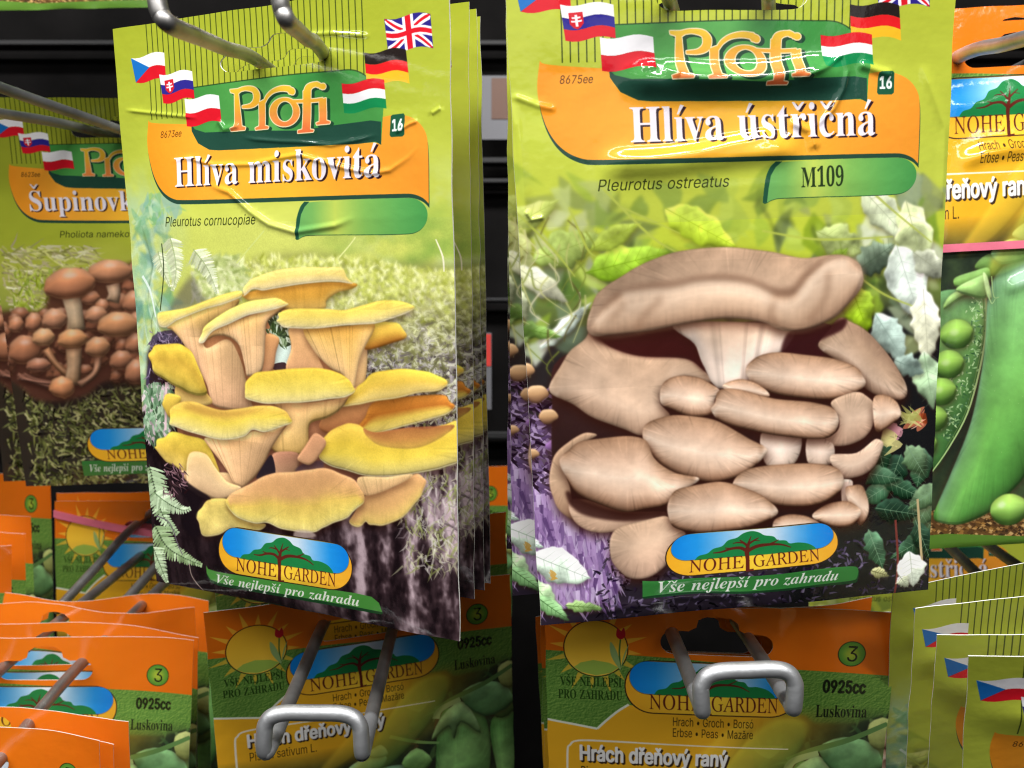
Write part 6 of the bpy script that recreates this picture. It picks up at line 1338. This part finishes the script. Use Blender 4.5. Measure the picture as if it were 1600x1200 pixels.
HOLE = left_front(smooth([(344, 98), (350, 110), (364, 113), (400, 108), (450, 103), (498, 97), (511, 89), (516, 78), (509, 70), (492, 70), (478, 67), (470, 55), (448, 51), (426, 54), (418, 66), (406, 73), (380, 75), (356, 84)], 3))
HOLE2 = header_shift(smooth([(344, 98), (350, 110), (364, 113), (400, 108), (450, 103), (498, 97), (511, 89), (516, 78), (509, 70), (492, 70), (478, 67), (470, 55), (448, 51), (426, 54), (418, 66), (406, 73), (380, 75), (356, 84)], 3))
HOLEP = stadium(*HOLE_PEA, bump=120)
RING = np.c_[np.cos(np.linspace(0, 2*np.pi, 36, endpoint=False)), np.sin(np.linspace(0, 2*np.pi, 36, endpoint=False))]

def profi_regions(fr, extra):
    R = [('title_banner', fr(BANNER), None), ('brand_panel', fr(PANEL), None), ('green_tab', fr(TAB), None), ('number_badge', fr([(611, 181), (614, 179), (631, 177), (633, 180), (633, 210), (630, 213), (612, 214), (610, 211)]), None)]
    for n, q in FLAGS.items(): R.append(('flag', fr(flag_map(q)(rect01(0, 0, 1, 1, 5))), n))
    return R+extra
def oval(H): return hap(H, np.concatenate([np.c_[500+RING[9:28, 0]*0, 0*RING[9:28, 0]][:0], stadium(-3, -3, 603, 203)]))

ZY = zoomed(left_front, 220, 380, 2.963); ZO = zoomed(right_front, 780, 360, 2.222); ZR = zoomed(right_front, 780, 740, 2.286)
CL_Y = ZY(smooth([(84, 340), (150, 309), (330, 258), (480, 216), (520, 190), (600, 140), (780, 107), (940, 114), (1005, 184), (960, 220), (890, 262), (1040, 284), (1190, 261), (1268, 296), (1180, 345), (1238, 415), (1150, 466), (1062, 490), (1055, 590), (1160, 582), (1340, 594), (1417, 656), (1385, 697), (1448, 752), (1420, 790), (1300, 835), (1465, 828), (1470, 1008), (1320, 1056), (1325, 1120), (1257, 1225), (1139, 1298), (1030, 1301), (960, 1270), (814, 1326), (672, 1313), (596, 1289), (494, 1326), (315, 1345), (276, 1254), (330, 1180), (250, 1110), (200, 1046), (80, 948), (90, 905), (150, 864), (150, 822), (150, 800), (115, 732), (130, 700), (185, 690), (130, 632), (55, 560), (50, 500), (100, 465), (180, 461), (210, 452), (165, 402), (100, 380)], 3))
CL_O = ZO(smooth([(180, 562), (194, 500), (240, 420), (305, 350), (318, 270), (350, 210), (430, 150), (540, 95), (660, 65), (800, 57), (1040, 92), (1200, 90), (1252, 172), (1205, 290), (1352, 440), (1410, 560), (1382, 642), (1324, 742), (1302, 802), (1272, 980), (1240, 1012), (1092, 1020), (640, 1046), (572, 1152), (500, 1197), (388, 1142), (378, 1082), (262, 1004), (180, 900), (178, 810), (260, 715)], 3))
LG_Y = left_front(hap(hom([(0, 0), (600, 0), (600, 200), (0, 200)], [(351, 817), (556, 850), (554, 922), (347, 888)]), stadium(-3, -3, 603, 203)))
LG_O = ZR(hap(hom([(0, 0), (600, 0), (600, 200), (0, 200)], [(598, 213), (1190, 158), (1202, 300), (582, 362)]), stadium(-3, -3, 603, 203)))
RB_Y = left_front([(328, 880), (331, 886), (345, 890), (420, 902), (500, 914), (560, 923), (585, 929), (596, 939), (601, 956), (560, 950), (420, 925), (345, 912), (333, 906), (328, 896)])
RB_O = ZR([(505, 372), (560, 374), (700, 360), (850, 356), (1000, 344), (1120, 328), (1250, 318), (1274, 326), (1272, 374), (1258, 384), (1150, 390), (1000, 408), (850, 418), (700, 414), (560, 432), (507, 436)])
PEA_REG = [('orange_header', [(4, 4), (1096, 4), (1096, 236), (800, 226), (400, 200), (4, 186)], None), ('sun_emblem', RING*102+(158, 176), None), ('number_badge', RING*(44, 47)+(962, 160), None), ('brand_logo', hap(hom([(0, 0), (600, 0), (600, 200), (0, 200)], [(252, 214), (804, 214), (804, 398), (252, 398)]), stadium(-3, -3, 603, 203)), None)]

def limp(a, k=1., ph=0.): return lambda u, v: a*np.sin(2*np.pi*k*u+ph)*np.clip(1-v/.45, 0, 1)
def quad(*v): return [at(*q) for q in v]

# ------------------------------------------------------------------ the two big packets in front, each the first of its stack
WL = lambda pts, w, a: (left_front(pts), w, a)
WRL = [WL([(268, 252), (300, 247), (340, 258), (400, 257), (440, 247), (470, 242), (510, 254), (545, 263), (585, 271), (612, 266), (640, 246), (658, 226)], 6.6, 0.00036), WL([(380, 214), (400, 218), (440, 221), (470, 222), (520, 227), (560, 219), (592, 210)], 5.4, 0.00030),
       WL([(340, 186), (352, 202), (376, 196)], 7.2, 0.00040), WL([(196, 172), (250, 178), (310, 184)], 5.4, 0.00030), WL([(330, 288), (365, 300), (400, 330), (430, 350), (470, 362), (530, 352), (560, 340)], 8.4, 0.00046), WL([(455, 55), (520, 52), (580, 56)], 6.0, 0.00033),
       WL([(675, 178), (690, 168)], 5.4, 0.00030), WL([(618, 208), (640, 194), (655, 188)], 5.4, 0.00030),
       WL([(350, 940), (450, 962), (580, 975)], 8.4, 0.00046)]
Lq = quad((177, 46, .255), (701, -36, .209), (719, 1003, .238), (245, 908, .284))
packet('big packet of yellow mushrooms on a mossy trunk, glossy and creased, foremost on its hook', Lq, MY, 'yellow mushroom packets on the upper left hook', HOLE,
       profi_regions(left_front, [('mushroom_picture', CL_Y, None), ('brand_logo', LG_Y, None), ('slogan_ribbon', RB_Y, None)]), WRL, step=13, bulge=.0022, seed=3, cockle=.0006, rim=.0005)
for lab, q in (('yellow mushroom packet directly behind the foremost one, its lime edge showing at the right', quad((200, 62, .276), (733, 4, .226), (741, 936, .264), (268, 862, .308))),
               ('third yellow mushroom packet in its stack, a narrow shaded strip at the right', quad((214, 80, .29), (745, 14, .240), (757, 922, .276), (284, 850, .32))),
               ('rearmost yellow mushroom packet of its stack, crumpled lower right corner showing', quad((226, 96, .304), (750, 24, .254), (766, 912, .288), (292, 838, .332)))):
    packet(lab, q, MY, 'yellow mushroom packets on the upper left hook', HOLE, step=34, bulge=.001, seed=int(q[1].x*1e5) % 97, cockle=.0009)

WR_ = lambda pts, w, a: (right_front(pts), w, a)
WRR = [WR_([(960, 122), (1080, 130), (1200, 128), (1330, 112)], 34.0, .00205), WR_([(930, 262), (1040, 256), (1150, 240), (1250, 232)], 30.0, .0017), WR_([(800, 160), (812, 220), (818, 300), (824, 420)], 10.4, 0.00049), WR_([(800, 150), (840, 165), (870, 172)], 7.8, 0.00033), WR_([(940, 248), (1010, 246), (1080, 238), (1130, 226), (1190, 214), (1220, 225)], 14.3, 0.00066), WR_([(1240, 128), (1290, 104), (1318, 84), (1324, 110), (1316, 140), (1300, 170), (1270, 200)], 7.2, 0.00049),
       WR_([(1030, 112), (1110, 122), (1200, 118), (1300, 100)], 20.0, .00125), WR_([(1340, 100), (1365, 108), (1395, 118)], 10.4, 0.00066), WR_([(1035, 108), (1060, 116)], 10.4, 0.00049), WR_([(1000, 108), (1024, 104)], 7.8, 0.00039), WR_([(820, 330), (830, 344), (850, 340)], 5.2, 0.00044), WR_([(1440, 100), (1475, 200), (1470, 330)], 10.4, 0.00039),
       WR_([(1230, 190), (1262, 205), (1270, 235)], 10.4, 0.00061), WR_([(900, 960), (1060, 930), (1200, 925)], 11.7, 0.00033)]
Rq = quad((784, -90, .201), (1497, -95, .212), (1450, 922, .249), (845, 977, .237))
packet('biggest packet, brown oyster mushrooms over a violet stump, foremost on the right', Rq, MO, 'oyster mushroom packets on the upper right hook', HOLE2,
       profi_regions(header_shift, [('mushroom_picture', CL_O, None), ('brand_logo', LG_O, None), ('slogan_ribbon', RB_O, None)]), WRR, step=13, bulge=.0024, seed=11, cockle=.0006, rim=.0005)
for lab, q in (('oyster mushroom packet just behind the biggest one, its left edge and white leaf corner showing', quad((790, -80, .217), (1487, -85, .228), (1438, 905, .263), (801, 930, .250))),
               ('rearmost oyster mushroom packet, a thin sliver left of the others', quad((794, -60, .231), (1478, -62, .242), (1430, 872, .275), (793, 858, .264)))):
    packet(lab, q, MO, 'oyster mushroom packets on the upper right hook', HOLE2, step=34, bulge=.001, seed=int(q[1].x*1e5) % 97, cockle=.0008)

# ------------------------------------------------------------------ brown mushroom packets at the left
NB = lambda fr: left_front(fr)
Nq = quad((-42, 152, .356), (372, 154, .360), (420, 748, .404), (40, 760, .400))
packet('shaded packet of small round brown mushrooms, partly hidden behind the yellow mushroom packet', Nq, MN, 'brown mushroom packets on the left hook', HOLE,
       profi_regions(left_front, [('brand_logo', hap(hom([(0, 0), (600, 0), (600, 200), (0, 200)], [(306, 1420), (890, 1420), (890, 1576), (306, 1576)]), stadium(-3, -3, 603, 203)), None)]), step=22, bulge=.0014, seed=21)
packet('brown mushroom packet hidden behind its neighbour, a dark strip at the left picture edge', quad((-60, 158, .374), (354, 160, .378), (398, 742, .420), (6, 752, .416)), MN, 'brown mushroom packets on the left hook', HOLE, step=40, seed=22)

# ------------------------------------------------------------------ pea packets
G1, G2, G3, G4, G5 = 'pea packets on the lower left hook', 'pea packets on the lower right hook', 'pea packets in the bottom left corner', 'pea packets on the upper right hook', 'pea packets far back at the left'
packet('orange topped pea packet under the yellow mushroom packet, behind the wide wire hook end', quad((318, 957, .300), (797, 897, .345), (808, 1407, .402), (370, 1520, .357)), MP, G1, HOLEP, PEA_REG, step=24, seed=31, bulge=.0022)
packet('second pea packet of the lower left hook, its yellow front seen through the punched hole', quad((330, 846, .318), (790, 800, .362), (801, 1310, .418), (376, 1410, .374)), MP, G1, HOLEP, step=44, seed=32)
packet('orange topped pea packet under the oyster mushroom packet, punched hole over the hook bar', quad((850, 932, .2725), (1409, 957, .2735), (1330, 1566, .331), (868, 1572, .330)), MP, G2, HOLEP, PEA_REG, step=22, seed=33, bulge=.0024,
       wrinkles=[(np.array([(480, 40), (620, 22), (760, 46)]), 60, .0016)])
packet('second pea packet on the lower right hook, plain orange edge above the front one', quad((842, 960, .288), (1384, 946, .292), (1318, 1540, .348), (866, 1550, .345)), MP, G2, HOLEP, step=36, seed=34, curl=limp(.004, 1., 2.))
packet('third pea packet on the lower right hook, a dark orange edge under the stump picture', quad((836, 962, .304), (1362, 932, .308), (1306, 1520, .364), (868, 1530, .362)), MP, G2, HOLEP, step=36, seed=35, curl=limp(.004, 1., 3.))
packet('pea packet at the bottom left with its number badge and a wire through its hole', quad((-150, 985, .338), (300, 1005, .345), (284, 1566, .378), (-130, 1545, .372)), MP, G3, HOLEP, PEA_REG, step=24, seed=41, bulge=.0022, curl=limp(.003, .8, .4))
for i, (lab, q) in enumerate((('pea packet right behind the badge packet, a bent orange edge with green corner', quad((-140, 958, .356), (312, 992, .362), (300, 1540, .396), (-120, 1520, .39))),
               ('third orange pea packet of the bottom left stack, top edge lit', quad((-130, 945, .374), (302, 953, .380), (318, 1500, .414), (-110, 1490, .408))),
               ('rearmost orange pea packet of the bottom left stack, longest top edge', quad((-110, 930, .392), (328, 936, .398), (330, 1480, .43), (-100, 1470, .425))))):
    packet(lab, q, MP, G3, HOLEP, step=34, seed=42+i, cockle=.0011, curl=limp(.0045, 1.1+.3*i, 1.2*i))
packet('orange pea packet in front of the badge packet, its dark badge half hidden', quad((-230, 1112, .300), (205, 1120, .304), (215, 1700, .345), (-220, 1690, .34)), MP, G3, HOLEP, PEA_REG[:3], step=36, seed=46, curl=limp(.004, .8, 2.))
packet('plain orange pea packet lowest in the bottom left corner', quad((-280, 1140, .282), (158, 1152, .286), (166, 1750, .325), (-270, 1740, .32)), MP, G3, HOLEP, step=40, seed=47, curl=limp(.004, .9, 1.))
packet('plain orange pea packet second lowest in the bottom left corner', quad((-262, 1146, .291), (180, 1160, .295), (190, 1740, .334), (-252, 1730, .33)), MP, G3, HOLEP, step=40, seed=48, curl=limp(.004, 1., .3))
UR, URpos = packet('tall pea packet at the right edge, open pod picture crossed by a pink rubber band', quad((1333, 22, .290), (1848, -6, .296), (1835, 836, .306), (1340, 864, .300)), MP, G4, HOLEP, PEA_REG, [(np.array([(330, 480), (420, 452), (540, 440), (700, 470)]), 26, .0016), (np.array([(270, 300), (480, 290), (800, 300)]), 40, .0012), (np.array([(480, 880), (560, 850), (640, 870)]), 24, .0012)], step=20, seed=51, bulge=.003)
packet('pea packet behind the banded tall one at the right edge, mostly hidden', quad((1338, 44, .306), (1840, 22, .312), (1830, 832, .322), (1345, 858, .316)), MP, G4, HOLEP, step=44, seed=52)
BL, BLpos = packet('small distant pea packet at the left held by a pink rubber band', quad((85, 783, .458), (412, 783, .462), (404, 1285, .482), (95, 1288, .478)), MP, G5, HOLEP, PEA_REG, step=28, seed=61)
packet('orange pea packet edge just above the banded distant packet', quad((88, 770, .474), (408, 768, .478), (402, 1270, .498), (98, 1272, .494)), MP, G5, HOLEP, step=44, seed=62)
for i, (lab, q) in enumerate((('dark orange pea packet at the far left edge with a shaded hole', quad((-190, 745, .44), (78, 742, .47), (90, 1220, .50), (-180, 1230, .47))),
               ('first slanted pea packet at the left edge, cut corner', quad((-230, 812, .40), (48, 806, .43), (74, 1300, .46), (-220, 1310, .43))),
               ('second slanted pea packet at the left edge, reddish orange corner', quad((-250, 830, .38), (40, 828, .412), (42, 1330, .445), (-240, 1340, .415))),
               ('third slanted pea packet at the left edge, narrow orange corner', quad((-270, 848, .365), (18, 848, .396), (22, 1350, .43), (-260, 1360, .40))))):
    packet(lab, q, MP, 'slanted pea packets at the left edge', HOLEP, step=40, seed=71+i, curl=limp(.004, .9, i))
packet('glossy dark green packet bottom cut off by the top left picture corner', quad((-120, -470, .46), (228, -480, .465), (232, 12, .455), (-110, 18, .45)), MP, 'packets of the row above', HOLEP, step=40, seed=81)
packet('orange topped packet deep in the gap between the two big packets', quad((515, 735, .52), (802, 728, .525), (796, 1160, .545), (525, 1170, .54)), MP, 'packets deep in the gap', HOLEP, step=44, seed=82)
packet('second orange packet deep in the gap, only a dark slice visible', quad((512, 880, .49), (790, 872, .49), (786, 1300, .51), (520, 1310, .51)), MP, 'packets deep in the gap', HOLEP, step=44, seed=83)

# unseen packets of the row above, added to shade the packets behind
for i, (lab, q) in enumerate((('unseen lime packet of the row above, added to shade the brown mushroom packet', quad((-540, -860, .268), (20, -860, .268), (28, -44, .268), (-530, -44, .268))),
               ('unseen lime packet of the row above, added as shade over the gap left of the big packets', quad((100, -860, .31), (610, -860, .31), (610, -60, .31), (105, -60, .31))))):
    packet(lab, q, MY, 'packets of the row above', HOLE, step=60, seed=110+i)

# ------------------------------------------------------------------ lime packets at the bottom right
G6 = 'lime mushroom packets in the bottom right corner'
packet('shaded mushroom packet at the right, part of its orange title showing under the pea picture', quad((1262, 752, .440), (1605, 752, .444), (1600, 1290, .466), (1268, 1295, .462)), MO, 'packets deep at the right', HOLE2, [('title_banner', header_shift(BANNER), None)], step=36, seed=91)
for i, (lab, q, f) in enumerate((('lime packet furthest back in the corner stack, striped top with a punched hole', quad((1394, 922, .262), (1975, 800, .268), (1815, 1390, .353), (1375, 1431, .347)), .0),
               ('second lime packet of the corner stack, white and red flag half covered', quad((1431, 951, .240), (2040, 880, .246), (1857, 1445, .331), (1397, 1487, .325)), .0),
               ('third lime packet of the corner stack, folded at the flag', quad((1463, 990, .222), (2150, 996, .228), (1912, 1550, .313), (1428, 1547, .307)), .0),
               ('nearest lime packet in the bottom right corner, orange title panel just in view', quad((1514, 1026, .204), (2270, 1032, .208), (1990, 1612, .295), (1478, 1607, .289)), .0))):
    packet(lab, q, MO if i else MY, G6, HOLE2 if i else HOLE, profi_regions(header_shift if i else left_front, [])[:10], [(np.array([(0, 200), (500, 206), (1100, 200)]), 50, .0012)], step=26, seed=95+i, fold=f)

# ------------------------------------------------------------------ wire hooks
def hook(label, prongs, bar, mat, rad=.0022, group='wire prong hooks of the display wall'):
    r = empty('display_hook', prongs[0][-1])
    if bar:                               # the bar bends down and back and runs into the two prongs
        n = next(i for i, v in enumerate(prongs[0]) if (v-prongs[0][i+1]).length > .006)
        bar = [prongs[0][n].lerp(prongs[0][n+1], .8), prongs[0][n]]+prongs[0][:n][::-1]+bar[1:-1]+prongs[1][:n]+[prongs[1][n], prongs[1][n].lerp(prongs[1][n+1], .8)]
        prongs = [[p[n].lerp(p[n+1], .7)]+p[n+1:] for p in prongs]
    for p in prongs: tube(p, rad*.985, 'prong', MAT['dark_wire'] if 'lower' in label or 'bottom' in label else mat, r, smooth_n=7, seg=16)  # lower prongs get the darker wire: their shade is put into the colour
    if bar: tube(bar, rad*1.03, 'end_bar', mat, r, smooth_n=8, seg=18)
    return tag(r, label, 'hook', group)
def back(p, q, d=DB-.001):
    """carry the line p -> q straight on to the wall"""
    v = q-p; return q+v*((d-q.y)/v.y)
def prong(front, hole, up=()):
    a, b = at(*front), at(*hole); c = back(a, b); c.z = b.z+(c.z-b.z)*.6
    return [at(*u) for u in up]+[a, a*.75+b*.25, a*.5+b*.5, b, b*.75+c*.25, b*.5+c*.5, c]
hook('upper left hook, two scratched wires reflecting lime through the yellow mushroom packet', [prong((268, 40, .172), (410, 100, .243), [(238, -40, .171), (245, 0, .171), (252, 24, .1712)]), prong((450, 34, .175), (504, 82, .226), [(434, -30, .174), (438, 2, .174), (442, 18, .1745)])],
     [at(238, -36, .171), at(240, -64, .171), at(262, -84, .171), at(330, -88, .172), at(400, -84, .173), at(426, -66, .174), at(434, -26, .174)], MAT['dark_wire'], .00175)
hook('upper right hook, mostly above the picture, passing through the oyster mushroom packet', [prong((1012, -90, .170), (1043, -8, .2030), [(990, -140, .168), (998, -110, .168)]), prong((1196, -100, .170), (1200, -16, .2045), [(1190, -140, .168), (1192, -110, .168)])],
     [at(990, -136, .168), at(996, -160, .168), at(1030, -176, .168), at(1160, -176, .168), at(1184, -160, .168), at(1190, -136, .168)], MAT['dark_wire'], .0017)
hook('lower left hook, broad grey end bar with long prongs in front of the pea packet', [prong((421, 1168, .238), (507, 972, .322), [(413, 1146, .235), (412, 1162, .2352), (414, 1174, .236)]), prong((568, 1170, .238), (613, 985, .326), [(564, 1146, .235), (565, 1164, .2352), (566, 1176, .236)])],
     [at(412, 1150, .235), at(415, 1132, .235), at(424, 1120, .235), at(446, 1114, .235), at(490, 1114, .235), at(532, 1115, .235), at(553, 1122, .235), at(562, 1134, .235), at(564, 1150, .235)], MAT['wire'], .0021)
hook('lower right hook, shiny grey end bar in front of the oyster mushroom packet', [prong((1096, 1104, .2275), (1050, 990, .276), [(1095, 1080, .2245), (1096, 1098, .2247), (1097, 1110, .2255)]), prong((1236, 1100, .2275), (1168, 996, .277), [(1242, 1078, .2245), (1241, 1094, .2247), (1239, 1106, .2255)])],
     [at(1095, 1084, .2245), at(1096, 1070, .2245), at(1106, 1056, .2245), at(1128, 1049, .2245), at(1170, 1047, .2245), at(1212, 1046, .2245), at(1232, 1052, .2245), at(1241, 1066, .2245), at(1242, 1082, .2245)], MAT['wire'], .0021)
hook('dark wire hook of the brown mushroom packets at the left', [prong((-70, 112, .285), (196, 206, .358)), prong((-150, 150, .285), (118, 198, .358))], None, MAT['wire'], .0019)
hook('hook at the bottom left corner, slanting wire over the badge packet', [prong((-127, 1335, .25), (122, 1042, .342)), prong((-290, 1335, .25), (8, 1040, .342))], None, MAT['wire'])
hook('distant hook of the banded pea packet, two dull slanting wires', [prong((88, 954, .401), (208, 824, .458)), prong((186, 950, .402), (296, 826, .460))], None, MAT['dark_wire'])
hook('upper right edge hook, one wire through the tall pea packet', [prong((1660, 44, .215), (1499, 88, .291)), prong((1860, 40, .215), (1652, 80, .293))], None, MAT['wire'], .0022)
hook('dark hook wires low at the right edge', [prong((1700, 960, .30), (1500, 822, .42)), prong((1540, 910, .34), (1440, 812, .43))], None, MAT['dark_wire'])

# ------------------------------------------------------------------ rubber bands
def rubber_band(label, posf, y0, y1, w, bow=0., th=.0009):
    n = 40; V, Fc = [], []
    x = np.linspace(-8, AW+8, n); y = y0+(y1-y0)*np.linspace(0, 1, n)+bow*np.sin(np.pi*np.linspace(0, 1, n))
    fr = posf(np.clip(x, 0, AW), y, .0007); bk = posf(np.clip(x, 0, AW), y, -.0072)
    nr = (fr-bk); nr /= np.linalg.norm(nr, axis=1)[:, None]
    ring = np.r_[fr, bk[::-1]]; nr = np.r_[nr, -nr[::-1]]; m = len(ring)
    dn = posf(np.full(1, 500.), np.full(1, y0+60.))-posf(np.full(1, 500.), np.full(1, y0)); dn /= np.linalg.norm(dn)
    for i in range(m):
        for s, t in ((-1, 1), (1, 1), (1, 0), (-1, 0)): V.append(tuple(ring[i]+dn[0]*s*w/2+nr[i]*t*th))
    for i in range(m):
        j = (i+1) % m
        for k in range(4): Fc.append((i*4+k, j*4+k, j*4+(k+1) % 4, i*4+(k+1) % 4))
    me = bpy.data.meshes.new('rubber_band'); me.from_pydata(V, [], Fc); me.update()
    o = link('rubber_band', me, None, MAT['band'])
    return tag(o, label, 'rubber band')
rubber_band('flat pink rubber band stretched across the tall pea packet at the right', URpos, 738, 742, .0026)
rubber_band('pink rubber band sagging across the small distant pea packet', BLpos, 60, 190, .0036, 40)
